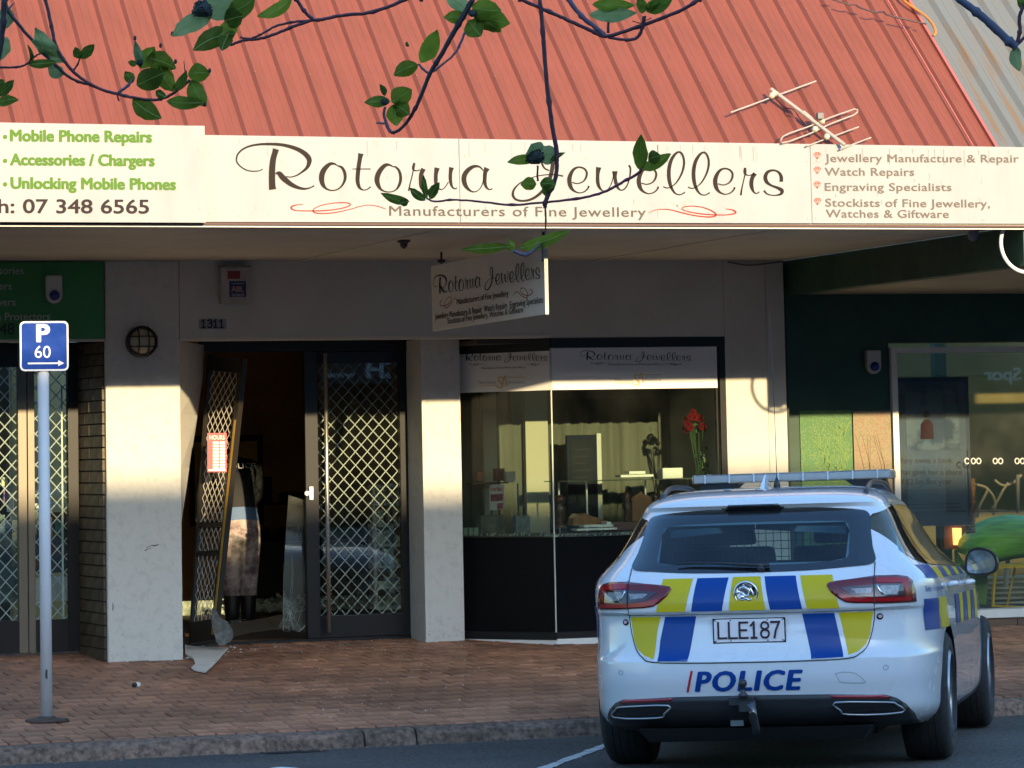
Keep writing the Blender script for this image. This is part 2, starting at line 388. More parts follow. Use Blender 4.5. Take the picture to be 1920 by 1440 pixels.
vis = sorted([s for s in spots if inview(s[0], s[1]) and not (s[1] > 24.6 and not inside_open(s[0]))], key=lambda s: (s[1] - s[0] * .0))[:300]
vs_ = set(vis); rest = MB()
for s in spots:
    xx, yy, me = s; zz = foot_z(yy) + pr.uniform(-.0025, .0025)
    tl = (slope + pr.uniform(-.006, .006), pr.uniform(-.008, .008), pr.uniform(-.01, .01))
    if s in vs_:
        o = bpy.data.objects.new('paver', me); C.objects.link(o); o.parent = footpath; o.location = (xx, yy, zz); o.rotation_euler = tl
    elif (not (yy > 26)) :
        if yy > 24.7 and not inside_open(xx): continue
        m4 = Matrix.Translation((xx, yy, zz)) @ Matrix.Rotation(tl[2], 4, 'Z') @ Matrix.Rotation(tl[1], 4, 'Y') @ Matrix.Rotation(tl[0], 4, 'X')
        rest.add([m4 @ v.co for v in me.vertices], [tuple(p.vertices) for p in me.polygons])
o = rest.build('paving', paver_s, footpath, kind='stuff', fix=False)
ground_tone(paver_m, .72, 1.25); ground_tone(asphalt, .8, 1.2, .7); ground_tone(kerb_m, .7, 1.15, 1.6)
# per-paver tone on the joined part
me = o.data; ca = me.attributes.new('tone', 'FLOAT', 'FACE'); k = 0; tv = 0
for i in range(len(me.polygons)):
    if i % 9 == 0: tv = pr.random()
    ca.data[i].value = tv
nt = paver_s.node_tree; at_ = nt.nodes.new('ShaderNodeAttribute'); at_.attribute_name = 'tone'; hs = nt.nodes.new('ShaderNodeHueSaturation'); mr = nt.nodes.new('ShaderNodeMapRange')
mr.inputs['To Min'].default_value = .78; mr.inputs['To Max'].default_value = 1.22; nt.links.new(at_.outputs['Fac'], mr.inputs['Value']); nt.links.new(mr.outputs[0], hs.inputs['Value'])
src = nt.nodes['Principled BSDF'].inputs['Base Color'].links[0].from_socket; nt.links.new(src, hs.inputs['Color']); nt.links.new(hs.outputs[0], nt.nodes['Principled BSDF'].inputs['Base Color'])
ground_tone(paver_s, .72, 1.25)

# ------------------------------------------------------------ the shop across the street (behind the camera): shades the lower walls and stands in the glass
ob = thing('opposite_building', 'cream two storey shop building across the street, seen mirrored in the shop glass', 'building', (0, -8, 0))
OPP_TOP = 1.5 + (Y_WALL + 8) * SUN_EL
m = MB(); m.box((-70, -20, -.3), (95, -8, OPP_TOP)); m.build('wall', mat('cream_render', (.55, .55, .55), .8, nscale=1, namt=.2), ob)
m = MB(); m.box((-70, -8, 2.9), (95, -5.2, 3.5)); m.build('verandah', mat('grey_verandah', (.07, .075, .085), .6), ob)
ow = mat('street_sign_letters', (.75, .80, .85), .5)
for s_, x0, x1, y0, y1, D2 in (('CH', 756, 688, 708, 676, 56.4), ('www', 665, 612, 708, 696, 56.4), ('Spor', 1915, 1846, 712, 690, 55.2)):
    a_, b_ = at(x0, y0, D2), at(x1, y0, D2); cp = at(x0, y1, D2).z - a_.z
    m = MB(); lettering(m, s_, (a_.x, -5.19, a_.z), (b_.x, -5.19, a_.z), cp, bold=.06, lift=.002); m.build('lettering', ow, ob)
wm = mat('far_window_glass', (.03, .035, .04), .1)
for i in range(22):
    x = -30 + i * 4.2; m = MB(); m.box((x, -8.0, 4.6), (x + 2.2, -7.96, 6.6)); w = m.build('window', wm, ob)
    m = MB(); m.box((x, -8.0, .4), (x + 3.4, -7.97, 2.6)); m.build('shopfront', wm, ob)

# ------------------------------------------------------------ jewellery shop building
Xl = at(203, 1240, Y_WALL).x; Xl2 = at(340, 900, Y_WALL).x        # left pier
Xr, Xr2 = at(1362, 760, Y_WALL).x, at(1474, 700, Y_WALL).x        # right pier
Xc = at(1040, 1000, Y_WALL).x                                     # bay window corner
Xp1, Xp2 = at(795, 1000, Y_PIL).x, at(868, 1000, Y_PIL).x         # small pier
XD1, XD2 = at(387, 655, Y_DOOR).x, at(786, 900, Y_DOOR).x
Zb = at(600, 637, Y_WALL).z
fz = foot_z(Y_WALL)
shop = thing('jewellery_shop', 'cream plastered shop with bay window, smashed entrance door and red canopy roof', 'shop', (Xl, Y_WALL, 0))
m = MB(); m.box((Xl, Y_WALL, 0.1), (Xl2, Y_WALL + .30, Z_SOF)); pier = m.build('pier', plaster_dirty, shop, bevel=.012)
m = MB(); m.box((Xl + .02, Y_WALL + .30, 0.1), (Xl2 - .01, 26.0, Z_SOF)); m.build('pier_core', plaster, shop)
m = MB(); m.box((Xr, Y_WALL, 0.1), (Xr2 - .16, Y_WALL + .4, Z_SOF)); m.box((Xr2 - .157, Y_WALL + .004, 0.1), (Xr2, Y_WALL + .4, Z_SOF)); m.build('pier', plaster, shop, bevel=.006)
m = MB(); m.box((Xp1, Y_PIL, 0.1), (Xp2, Y_PIL + .42, Zb + .02)); m.build('pier', plaster_dirty, shop, bevel=.006)
m = MB(); m.box((Xl2 + .002, Y_WALL + .003, Zb), (Xr - .002, Y_WALL + .14, Z_SOF)); m.build('beam', plaster, shop)
m = MB(); m.box((Xl2 + .002, Y_WALL - .004, Zb - .0), (Xc - .002, Y_WALL + .002, Zb + .022)); m.build('beam_trim', mat('cream_trim', (.70, .62, .50), .5), shop)
m = MB(); m.box((Xl2, Y_WALL + .14, Zb + .03), (Xc + .4, Y_DOOR + .1, Zb + .07)); m.build('recess_ceiling', soffit_m, shop)
# splayed jamb beside the smashed door, kicked out of line at the foot
J = [(Xl2 + .002, Y_WALL + .02), (XD1 - .02, Y_DOOR)]
m = MB(); jt = Vector((J[1][0], J[1][1], 0)); vs = []
prof = [(.20, -.36), (.45, -.33), (.8, -.27), (1.2, -.2), (1.6, -.13), (2.0, -.06), (2.3, -.015), (Zb, 0)]
for z, dx in prof: vs += [(J[0][0], J[0][1], z), (J[1][0] + dx, J[1][1] - .02, z), (J[1][0] + dx, J[1][1] + .05, z), (J[0][0], J[0][1] + .08, z)]
m.add(vs, [(4 * i + k, 4 * i + (k + 1) % 4, 4 * i + 4 + (k + 1) % 4, 4 * i + 4 + k) for i in range(len(prof) - 1) for k in range(4)] + [(0, 1, 2, 3), (28, 29, 30, 31)])
m.build('door_jamb', plaster_dirty, shop, label='cream splayed door jamb bent inwards at its foot')
# canopy soffit, its fascia, wall above
m = MB(); m.box((-8, Y_FAS + .03, Z_SOF), (Xr2 + .02, Y_WALL + .5, Z_SOF + .05)); m.build('soffit', soffit_m, shop)
for X in (Xl2 + .9, Xr - 1.1, 3.2): MB().box((X, Y_FAS + .05, Z_SOF - .006), (X + .045, Y_WALL, Z_SOF)).build('soffit_batten', soffit_m, shop)
m = MB(); m.box((at(384, 300, Y_FAS).x - 4, Y_FAS + .025, 3.10), (14.5, Y_FAS + .06, 3.60)); m.build('fascia_board', white_p, shop)
m = MB(); m.box((-8, Y_WALL + .5, 3.0), (Xr2 + 5, Y_WALL + .7, 7.0)); m.build('rear_wall', plaster, shop)
# roof sheets: one object per rib spacing
AL = R_(42.7); RY, RZ = Y_FAS + .05, 3.625; RL = 3.6; SP = .1817
XV = at(1873, 277, RY).x
rx0 = at(670, 259, RY).x
sm = MB(); sec = [(0, 0), (.018, .026), (.036, .028), (.046, 0), (.082, .0), (.087, .0022), (.092, 0), (.132, .0), (.137, .0022), (.142, 0), (SP, 0)]
def along(x, d, h): return (x, d * math.cos(AL) - h * math.sin(AL), d * math.sin(AL) + h * math.cos(AL))
vs = [along(x, d, h) for d in (-.02, RL) for x, h in sec]; n = len(sec)
sm.add(vs, [(i, i + 1, n + i + 1, n + i) for i in range(n - 1)])
rme = sm.mesh('roofing_sheet'); rme.materials.append(red_roof)
k = int(round((XV - rx0) / SP)); k0 = -int((rx0 - .5) / SP) - 8
roof_piece = None
for i in range(k0, k + 1):
    X = rx0 + i * SP
    if X > XV - .03: break
    o = bpy.data.objects.new('roofing_sheet', rme); C.objects.link(o); o.parent = shop; o.matrix_parent_inverse = Matrix.Translation(-Vector(shop.location)); o.location = (X, RY, RZ)
m = MB(); q = lambda x, d, h: Vector(along(x, d, h)) + Vector((0, RY, RZ))
m.quadbox([q(XV - .022, -.02, -.02), q(XV, -.02, -.02), q(XV, RL, -.02), q(XV - .022, RL, -.02)], Vector((0, -math.sin(AL), math.cos(AL))) * .045)
m.quadbox([q(XV - .2, -.02, .029), q(XV - .19, -.02, .029), q(XV - .19, RL, .029), q(XV - .2, RL, .029)], Vector((0, -math.sin(AL), math.cos(AL))) * .006)
m.build('verge_flashing', mat('dark_red_flashing', (.40, .11, .08), .5), shop)
sc = MB(); sr = random.Random(2)
for i in range(k0, k + 1):
    for d in (.72, 1.6):
        X = rx0 + i * SP + .019
        if X < XV - .05: p = q(X, d + sr.uniform(-.01, .01), .028); (sc.disc(p, (0, -math.sin(AL), math.cos(AL)), .0055, .004, 6) if sr.random() < .55 else None)
sc.build('roof_screw', mat('screw_heads', (.22, .10, .07), .5, obj_rand=.2), shop, kind='stuff')
# front of the grey roof of the next building
grb = thing('green_shop', 'dark green shop with white framed window and weathered grey roof', 'shop', (Xr2, Y_WALL, 0))
gs = MB(); GP = .20; secg = [(0, -.012), (.03, .016), (.085, .016), (.115, -.012), (GP, -.012)]
vs = [along(x, d, h) for d in (-.05, RL + 1) for x, h in secg]; n = len(secg)
gs.add(vs, [(i, i + 1, n + i + 1, n + i) for i in range(n - 1)]); gme = gs.mesh('roofing_sheet'); gme.materials.append(grey_roof)
for i in range(22):
    o = bpy.data.objects.new('roofing_sheet', gme); C.objects.link(o); o.parent = grb; o.matrix_parent_inverse = Matrix.Translation(-Vector(grb.location)); o.location = (XV + .01 + i * GP, RY + .05, RZ - .03)

gr_ = random.Random(77); m = MB()
for i in range(700):
    x = gr_.uniform(3, 12); y = 20.02 - abs(gr_.gauss(0, .07)); z = road_z(y) + .003; s_ = gr_.uniform(.003, .011); a = gr_.uniform(0, 6.28)
    m.add([(x + s_ * math.cos(a + k), y + s_ * math.sin(a + k), z) for k in (0, 2.1, 4.2)] + [(x, y, z + s_ * .8)], [(0, 1, 3), (1, 2, 3), (2, 0, 3)])
tag(m.build('gutter_grit', mat('gutter_grit', (.20, .15, .10), .9)), 'dark grit and leaf litter gathered along the kerb channel', 'grit', kind='stuff')
m = MB()
for i in range(46):
    x = gr_.uniform(3.2, 9.5); y = gr_.uniform(20.3, 24.4); z = foot_z(y) + .0015; r_ = gr_.uniform(.006, .018)
    m.add([(x + r_ * gr_.uniform(.6, 1) * math.cos(k), y + r_ * gr_.uniform(.6, 1) * math.sin(k), z) for k in [i_ * .785 for i_ in range(8)]], [tuple(range(8))])
m.build('gum_spot', mat('gum_spots', (.09, .065, .05), .8), footpath, kind='stuff')
# ------------------------------------------------------------ helpers for shopfronts
def diamond(mb, p0, ux, uz, w, h, dx, dz, r, ph=0.0):
    """expanded diamond grille clipped to a w x h rectangle; p0 lower left, ux/uz unit vectors"""
    p0, ux, uz = Vector(p0), Vector(ux).normalized(), Vector(uz).normalized(); nn = ux.cross(uz) * r
    for sgn in (1, -1):
        c = -math.ceil((h / dz) + 1) * dx + ph
        while c < w + dx + (h / dz) * dx:
            pts = []
            a0, a1 = (c, 0), (c + sgn * dx * h / dz, h)
            t0, t1 = 0.0, 1.0; vx = a1[0] - a0[0]
            ta, tb = (0 - a0[0]) / vx, (w - a0[0]) / vx
            if ta > tb: ta, tb = tb, ta
            t0, t1 = max(t0, ta), min(t1, tb)
            if t1 > t0 + .002:
                A = p0 + ux * (a0[0] + vx * t0) + uz * (h * t0); B = p0 + ux * (a0[0] + vx * t1) + uz * (h * t1)
                mb.bar(A + nn * sgn * .5, B + nn * sgn * .5, r, 4, caps=False)
            c += dx
def door_frame(parent, P, Q, z0, z1, st, t, mt, top=.1, bot=.12, name='door_frame'):
    """rectangular frame between plan points"""
    P, Q = Vector((*P, 0)), Vector((*Q, 0)); d = (Q - P).normalized(); L = (Q - P).length
    m = MB(); a = lambda s: tuple((P + d * s)[:2])
    m.wallbox(a(0), a(st), z0, z1, t); m.wallbox(a(L - st), a(L), z0, z1, t)
    m.wallbox(a(st + .001), a(L - st - .001), z1 - top, z1, t); m.wallbox(a(st + .001), a(L - st - .001), z0, z0 + bot, t)
    return m.build(name, mt, parent, bevel=.004)

# ------------------------------------------------------------ entrance
zt = foot_z(Y_DOOR)
dh = MB(); dh.box((XD1 - .05, Y_DOOR - .03, Zb - .055), (XD2 + .02, Y_DOOR + .06, Zb + .03)); dh.build('door_head', black_frame, shop)
dj = MB(); dj.box((XD2 - .035, Y_DOOR - .03, zt), (XD2 + .02, Y_DOOR + .06, Zb - .056)); dj.build('door_post', black_frame, shop)
th = MB(); th.box((XD1 - .3, Y_DOOR - .03, zt - .03), (XD2, Y_DOOR + .08, zt + .02)); th.build('threshold', black_frame, shop)
xa, xb = at(572, 900, Y_DOOR).x, at(781, 900, Y_DOOR).x
zt2 = Zb - .06
rd = thing('shop_door', 'black framed glass door with diamond grille and long steel pull bar, right of the smashed opening', 'door', (xa, Y_DOOR, zt))
door_frame(rd, (xa, Y_DOOR - .02), (xb - .03, Y_DOOR - .02), zt + .022, zt2, .105, .05, black_frame, .09, .17)
gp = MB(); gp.box((xa + .1, Y_DOOR - .002, zt + .19), (xb - .13, Y_DOOR + .004, zt2 - .09)); gp.build('glass_pane', door_glass, rd)
gm = MB(); diamond(gm, (xa + .10, Y_DOOR + .05, zt + .19), (1, 0, 0), (0, 0, 1), xb - xa - .23, zt2 - zt - .28, .098, .105, .0035, .03)
gm.build('grille', mesh_m, rd)
hb = MB(); h0, h1 = at(621, 1186, Y_DOOR - .10), at(606, 662, Y_DOOR - .10); h0.x = h1.x = (h0.x + h1.x) / 2
hb.tube([h0, h0.lerp(h1, .5), h1], .0155, 14)
for f in (.12, .88): p = h0.lerp(h1, f); hb.bar(p, p + Vector((0, .08, 0)), .010, 8)
hb.build('pull_bar', alu, rd, smooth=True)
lk = MB(); p = at(575, 925, Y_DOOR - .03); lk.disc(p, (0, -1, 0), .018, .012, 12); lk.box((p.x + .02, p.y - .012, p.z - .05), (p.x + .05, p.y + .01, p.z + .05)); lk.build('lock', alu, rd)

# smashed leaf, torn off its hinges and leaning
TL, TR = at(389, 664, Y_DOOR - .02), at(456, 672, Y_DOOR - .46)
BL, BR = atz(353, 1205, zt + .01), atz(398, 1200, zt + .01)
BL = at(353, 1207, Y_DOOR - .22); BR = at(400, 1200, Y_DOOR - .52); 
bd = thing('broken_door', 'smashed security door leaf twisted off its frame and leaning over at the left of the opening', 'door', tuple(BL))
ux, uz = (BR - BL).normalized(), (TL - BL).normalized(); nrm = ux.cross(uz).normalized()
def bq(s, t): return (BL.lerp(BR, s)).lerp(TL.lerp(TR, s), t)
def member(mb, a, b, w, dirv, th_=.045):
    a, b = Vector(a), Vector(b); dv = Vector(dirv).normalized() * w
    mb.quadbox([a, b, b + dv, a + dv], nrm * -th_)
m = MB()
member(m, bq(0, 0), bq(0, 1), .022, ux); member(m, bq(1, 0), bq(1, 1), .05, -ux); member(m, bq(0.04, .945), bq(.94, .945), .11, uz); member(m, bq(0.04, 0), bq(.94, 0), .16, uz); member(m, bq(.04, .30), bq(.94, .30), .035, uz); member(m, bq(.04, .40), bq(.94, .40), .035, uz)
m.build('door_frame', bronze, bd)
m = MB(); a, b = bq(1, .02), bq(1, .78); a += nrm * .004; b += nrm * .004
m.quadbox([a, b, b - ux * .022, a - ux * .022], nrm * .006); m.build('brass_edge', mat('brass_strip', (.55, .33, .06), .3, metal=.7), bd)
m = MB(); W = (BR - BL).length; H = (TL - BL).length; k = 0
for sgn in (1, -1):
    nU, nV = 6.5, 24.0; c = -nU - 26
    while c < nU + 26:
        # lattice in (s,t) parameter space
        pts = []
        for q in range(0, 49):
            t = q / 48; s = (c + sgn * t * nV) / nU
            if .05 < s < .90 and .05 < t < .96: pts.append(bq(s, t) - nrm * .02)
            elif len(pts) > 1: m.tube(pts, .003, 4); pts = []
            else: pts = []
        if len(pts) > 1: m.tube(pts, .003, 4)
        c += 1
m.build('grille', mat('bent_grille_metal', (.50, .47, .42), .5), bd)
# red opening-hours notice wired to the grille
zn = MB(); P_ = lambda x, y: at(x, y, Y_DOOR - .52)
def noticeq(x0, y0, x1, y1, off=0): return [P_(x0, y1) + Vector((0, -off, 0)), P_(x1, y1) + Vector((0, -off, 0)), P_(x1, y0) + Vector((0, -off, 0)), P_(x0, y0) + Vector((0, -off, 0))]
nt_ = thing('hours_notice', 'small red and white opening hours notice fixed on the broken door grille', 'notice', tuple(P_(407, 850)))
m = MB(); m.quadbox(noticeq(389, 812, 425, 885), (0, .004, 0)); m.build('board', mat('notice_red', (.72, .045, .06), .4), nt_)
m = MB()
for r_i in range(9):
    y = 828 + r_i * 6
    m.quad(noticeq(399, y, 410, y + 4.4, .001)); m.quad(noticeq(412, y, 422, y + 4.4, .001))
m.quad(noticeq(391, 880, 423, 883, .001)); m.build('print', mat('notice_white', (.85, .75, .75), .5), nt_)
m = MB(); lettering(m, 'HOURS', P_(393, 824), P_(421, 824), .03, lift=.002, bold=.02); m.build('lettering', mat('notice_white', (.85, .75, .75)), nt_)

# shattered laminated glass still hanging in the opening
sg = thing('shattered_glass', 'crazed sheet of laminated glass sagging inside the smashed doorway', 'broken glass', tuple(at(545, 1180, Y_DOOR + .1)))
gl = glass('crazed_glass', (.75, .82, .78), 1.5, dirt=.22)
def gp_(x, y, d=0): return at(x, y, Y_DOOR + .05 + d)
m = MB(); pts = [(541, 928), (572, 938), (574, 1172), (560, 1186), (530, 1150), (534, 1040)]
m.quadbox([gp_(x, y, 0) for x, y in pts], (0, .008, 0)); m.build('glass_sheet', gl, sg)
m = MB(); fold = [[(535, 1150, .02), (566, 1180, .02)], [(500, 1158, .22), (520, 1180, .12)], [(455, 1166, .3), (470, 1186, .2)], [(412, 1172, .34), (430, 1196, .25)]]
vs = []; 
for (x1, y1, d1), (x2, y2, d2) in fold: vs += [gp_(x1, y1, d1), gp_(x2, y2, d2 - .1)]
m.add(vs, [(0, 1, 3, 2), (2, 3, 5, 4), (4, 5, 7, 6)]); m.build('glass_flap', gl, sg)
m = MB(); cr = random.Random(4); hub = (543, 1140)
webr = []
for i in range(17):
    a = cr.uniform(0, 6.28); row_ = []
    for j, L in enumerate((4, 12, 24, 42, 66, 100)):
        a += cr.uniform(-.12, .12); ex, ey = hub[0] + math.cos(a) * L * .5, hub[1] + math.sin(a) * L
        row_.append((min(max(ex, 531), 573), min(max(ey, 935), 1184)))
    webr.append((a % 6.283, row_)); q_ = [gp_(x, y) - Vector((0, .004, 0)) for x, y in row_]
    m.tube(q_, [.0014, .0012, .001, .0009, .0007, .0005], 4)
webr.sort(key=lambda t: t[0])
for (a0, r0), (a1, r1) in zip(webr, webr[1:] + webr[:1]):
    for j in (1, 2, 3):
        if cr.random() < .8: m.tube([gp_(*r0[j]) - Vector((0, .004, 0)), gp_(*r1[j]) - Vector((0, .004, 0))], .0007, 4)
for i in range(14):
    x0 = cr.uniform(420, 520); y0 = 1168 + cr.uniform(-3, 12); q0 = gp_(x0, y0, .2); q1 = gp_(x0 + cr.uniform(20, 50), y0 + cr.uniform(-10, 2), .1); m.tube([q0, q1], .0009, 4)
m.build('cracks', mat('glass_cracks', (.50, .60, .56), .3), sg, kind='stuff')
# debris on and beside the threshold
wb = thing('broken_wallboard', 'broken piece of white wallboard lying on the pavers by the door', 'wallboard', tuple(atz(385, 1235, foot_z(24.0))))
zb_ = .008; W_ = lambda x, y: atf(x, y, zb_)
m = MB(); pts = [(347, 1211), (362, 1214), (428, 1217), (402, 1246), (385, 1262), (365, 1258), (359, 1254), (367, 1247), (363, 1236), (347, 1229)]
m.quadbox([W_(x, y) for x, y in pts], (0, 0, .012)); m.build('board', mat('plasterboard', (.80, .76, .70), .8, nscale=8, namt=.15), wb)
cl = MB(); w0 = at(415, 1170, Y_DOOR - .62); cr = random.Random(8)
pts = [(398, 1140, .0), (404, 1143, -.02), (412, 1158, -.03), (425, 1165, -.02), (436, 1182, .0), (437, 1196, -.02), (430, 1204, -.05), (416, 1212, -.06), (406, 1204, -.04), (401, 1185, -.02), (396, 1165, -.01)]
cl.quadbox([at(x, y, Y_DOOR - .62 + d) for x, y, d in pts], (.01, .03, 0))
o = cl.build('crumpled_plaster', mat('grey_plaster_chunk', (.17, .18, .17), .85, nscale=30, namt=.5, bump=1, bscale=60)); o.data.polygons.foreach_get
tag(o, 'torn grey sheet of wall lining standing crumpled at the foot of the broken door', 'rubble')
m = MB(); b0 = atz(352, 1206, foot_z(24.9)); m.box((b0.x - .03, b0.y - .05, b0.z), (b0.x + .035, b0.y + .05, b0.z + .075)); tag(m.build('brick_piece', mat('orange_brick', (.45, .2, .08), .8), bevel=.006), 'small orange brick piece against the left pier foot beside the broken door', 'brick')
ch_ = random.Random(51); m = MB()
for i in range(70):
    x = ch_.gauss(405, 45); y = ch_.gauss(1216, 14)
    if not (1200 < y < 1300 and 345 < x < 640): continue
    q0 = atf(x, y, .002); s_ = ch_.uniform(.006, .022); a = ch_.uniform(0, 6.28)
    m.add([q0 + Vector((s_ * math.cos(a + k) * ch_.uniform(.6, 1.2), s_ * math.sin(a + k), 0)) for k in (0, 1.3, 2.6, 4.2)] + [q0 + Vector((0, 0, s_ * .5))], [(0, 1, 4), (1, 2, 4), (2, 3, 4), (3, 0, 4)])
tag(m.build('plaster_chips', mat('plasterboard', (.80, .76, .70))), 'small pale plaster chips scattered round the broken wallboard', 'rubble', kind='stuff')
dr_ = MB(); cr = random.Random(21)
for i in range(900):
    x, y = cr.uniform(345, 800), cr.gauss(1206, 8)
    if cr.random() < .35: x, y = cr.uniform(430, 900), cr.uniform(1200, 1290)
    p = atz(x, y, .23); 
    if p.y > 25.55 or p.y < 20.6: continue
    s = cr.uniform(.002, .007); z = foot_z(p.y); a = cr.uniform(0, 6.28)
    dr_.add([(p.x + s * math.cos(a + k), p.y + s * 1.4 * math.sin(a + k), z) for k in (0, 2.1, 4.2)] + [(p.x, p.y, z + s * .9)], [(0, 1, 3), (1, 2, 3), (2, 0, 3)])
tag(dr_.build('glass_crumbs', mat('glass_crumb', (.60, .64, .60), .15), fix=True), 'crumbs of broken glass and dirt scattered on the pavers', 'debris', kind='stuff')
bt = thing('bottle_cap_litter', 'small dark and white scrap lying on the pavers in front of the left pier', 'litter', tuple(atz(254, 1288, foot_z(23))))
p = atz(254, 1289, foot_z(23.0)); m = MB(); m.lathe(p + Vector((-.02, 0, .016)), [(.012, 0), (.016, .005), (.016, .02), (.012, .03)], 12, (1, .3, 0)); m.build('cap', blackm, bt)
m = MB(); m.lathe(p + Vector((.008, .01, .017)), [(.014, 0), (.017, .004), (.016, .024), (.006, .03)], 12, (1, .3, .1)); m.build('body', white_p, bt)

# ------------------------------------------------------------ shop interior (seen through the opening)
XI1, XI2, YI = Xl + 1.12, 9.75, 32.4
m = MB(); m.box((XI1 - 1, YI, 0), (XI2 + 1, YI + .1, 3.0)); m.build('back_wall', room_m, shop)
m = MB(); m.box((XI1 - 1.1, 26.05, 0), (XI1 - 1, YI, 3.0)); m.build("side_wall", room_m, shop); m = MB(); m.box((XI2 + 1, 25.3, 0), (XI2 + 1.1, YI, 3.0)); m.build('side_wall', room_m, shop)
m = MB(); m.box((XI1 - 1, Y_DOOR + .08, zt - .1), (XI2 + 1, YI, zt)); m.build('shop_floor', dark_carpet, shop)
m = MB(); m.box((XI1 - 1, Y_WALL + .5, 2.85), (XI2 + 1, YI, 2.95)); m.build('shop_ceiling', white_p, shop)
pf = thing('framed_mirror', 'dark framed picture on the ochre back wall inside the doorway', 'picture frame', tuple(at(470, 860, 30)))
a, b = at(452, 985, 31.9), at(493, 815, 31.9)
m = MB(); m.box((a.x - .5, 31.9, a.z), (b.x, 31.95, b.z)); m.build('frame', blackm, pf, bevel=.01)
m = MB(); m.box((a.x - .45, 31.885, a.z + .05), (b.x - .06, 31.898, b.z - .06)); m.build('picture', mat('yellow_picture', (.85, .62, .22), .5, nscale=2, namt=.4), pf)
# counter
ctr = thing('display_counter', 'dark glass topped sales counter inside the jewellery shop', 'counter', tuple(at(520, 1140, 30.8)))
a, b = at(470, 1150, 30.7), at(690, 985, 30.7)
m = MB(); m.box((a.x, 30.7, zt), (b.x, 31.3, zt + .62)); m.build('base', mat('counter_wood', (.035, .028, .022), .4), ctr)
m = MB(); m.box((a.x - .02, 30.67, zt + .98), (b.x + .02, 31.32, zt + 1.0)); m.build('top', mat('counter_top', (.08, .08, .075), .15), ctr)
m = MB(); m.box((a.x, 30.7, zt + .62), (b.x, 30.706, zt + .98)); m.build('glass_front', door_glass, ctr)
jt_ = random.Random(5); jm = MB()
for i in range(60): x = jt_.uniform(a.x + .05, b.x - .05); z = zt + .64; jm.box((x, 30.85, z), (x + jt_.uniform(.02, .08), 30.9, z + jt_.uniform(.03, .16)))
jm.build('displayed_stock', mat('stock_mixed', (.30, .28, .22), .5, nscale=15, col2=(.05, .08, .05)), ctr, kind='stuff')
# monitor and clutter on counter
m = MB(); a2 = at(488, 940, 30.9); m.box((a2.x - .1, 30.9, zt + 1.0), (a2.x + .12, 30.96, zt + 1.24)); m.box((a2.x + .2, 30.9, zt + 1.0), (a2.x + .45, 31.0, zt + 1.09)); tag(m.build('till', blackm, bevel=.01), 'black till and card reader on the counter inside the door', 'till')
# low white plinth / glass drift in a sun patch
m = MB(); cr = random.Random(9); a, b = at(400, 1143, 30.2), at(572, 1127, 30.2)
for i in range(380):
    x = cr.uniform(a.x, b.x + .9); z = zt + .02 + abs(cr.gauss(0, .05)); y = 30.25 + cr.uniform(-.25, .2); s = cr.uniform(.01, .035)
    m.add([(x - s, y, z), (x + s, y + .01, z + cr.uniform(-.01, .01)), (x + cr.uniform(-s, s), y + .02, z + s * 1.3)], [(0, 1, 2)])
tag(m.build('glass_drift', mat('bright_glass_bits', (.82, .90, .80), .3), fix=False), 'drift of glittering broken glass along the counter foot inside the shop', 'broken glass', kind='stuff')
m = MB(); m.box((a.x - .3, 30.6, zt), (b.x + 1.2, 30.63, zt + .13)); m.build('kick_board', mat('pale_kick', (.50, .55, .46), .5, nscale=14, namt=.6), ctr)
# white display stand behind the closed leaf
ds = thing('display_stand', 'bright white shelving unit of small goods behind the closed door grille', 'shelving', tuple(at(730, 1140, 26.4)))
a, b = at(706, 1142, 26.4), at(764, 905, 26.4)
m = MB(); 
for f in (0, .5, 1): x = a.x + (b.x - a.x) * f; m.box((x - .014, 26.4, a.z), (x + .014, 26.43, b.z))
m.build('upright', white_p, ds)
for i, y in enumerate((1140, 1102, 1062, 1022, 985, 945, 912)):
    z = at(730, y, 26.4).z; m = MB(); m.box((a.x, 26.38, z - .012), (b.x, 26.6, z + .012)); m.build('shelf', white_p, ds)
cr = random.Random(31); m = MB()
for y in (1140, 1102, 1062, 1022, 985, 945):
    z = at(730, y, 26.4).z + .012; x = a.x + .02
    while x < b.x - .05: w = cr.uniform(.02, .07); m.box((x, 26.4, z), (x + w, 26.48, z + cr.uniform(.03, .13))); x += w + cr.uniform(.0, .04)
m.build('boxed_goods', mat('pale_goods', (.75, .80, .62), .5, nscale=9, namt=.5), ds, kind='stuff')

# ------------------------------------------------------------ police officer inside
def skin_figure(verts, edges, mt, name, parent=None, root=0, sub=2):
    me = bpy.data.meshes.new(name); me.from_pydata([v[:3] for v in verts], edges, [])
    o = bpy.data.objects.new(name, me); C.objects.link(o)
    md = o.modifiers.new('s', 'SKIN'); 
    for i, v in enumerate(verts):
        r = v[3]; me.skin_vertices[0].data[i].radius = (r if not isinstance(r, tuple) else r[0], r if not isinstance(r, tuple) else r[1])
        me.skin_vertices[0].data[i].use_root = (i == root)
    md.use_smooth_shade = True; sb_ = o.modifiers.new('u', 'SUBSURF'); sb_.levels = sub; sb_.render_levels = sub
    bpy.context.view_layer.update(); dg = bpy.context.evaluated_depsgraph_get(); m2 = bpy.data.meshes.new_from_object(o.evaluated_get(dg))
    o.modifiers.clear(); o.data = m2; m2.materials.clear(); m2.materials.append(mt)
    for p in m2.polygons: p.use_smooth = True
    if parent: par(o, parent)
    return o
YO = 27.2; ft = at(453, 1172, YO); ox = ft.x
off = thing('person', 'person in black police top and mottled trousers leaning over inside the smashed doorway', 'person', (ox, YO, zt))
px = lambda dx, dy, z, r: (ox + dx, YO + dy, zt + z, r)
skin = mat('skin', (.45, .28, .2), .6)
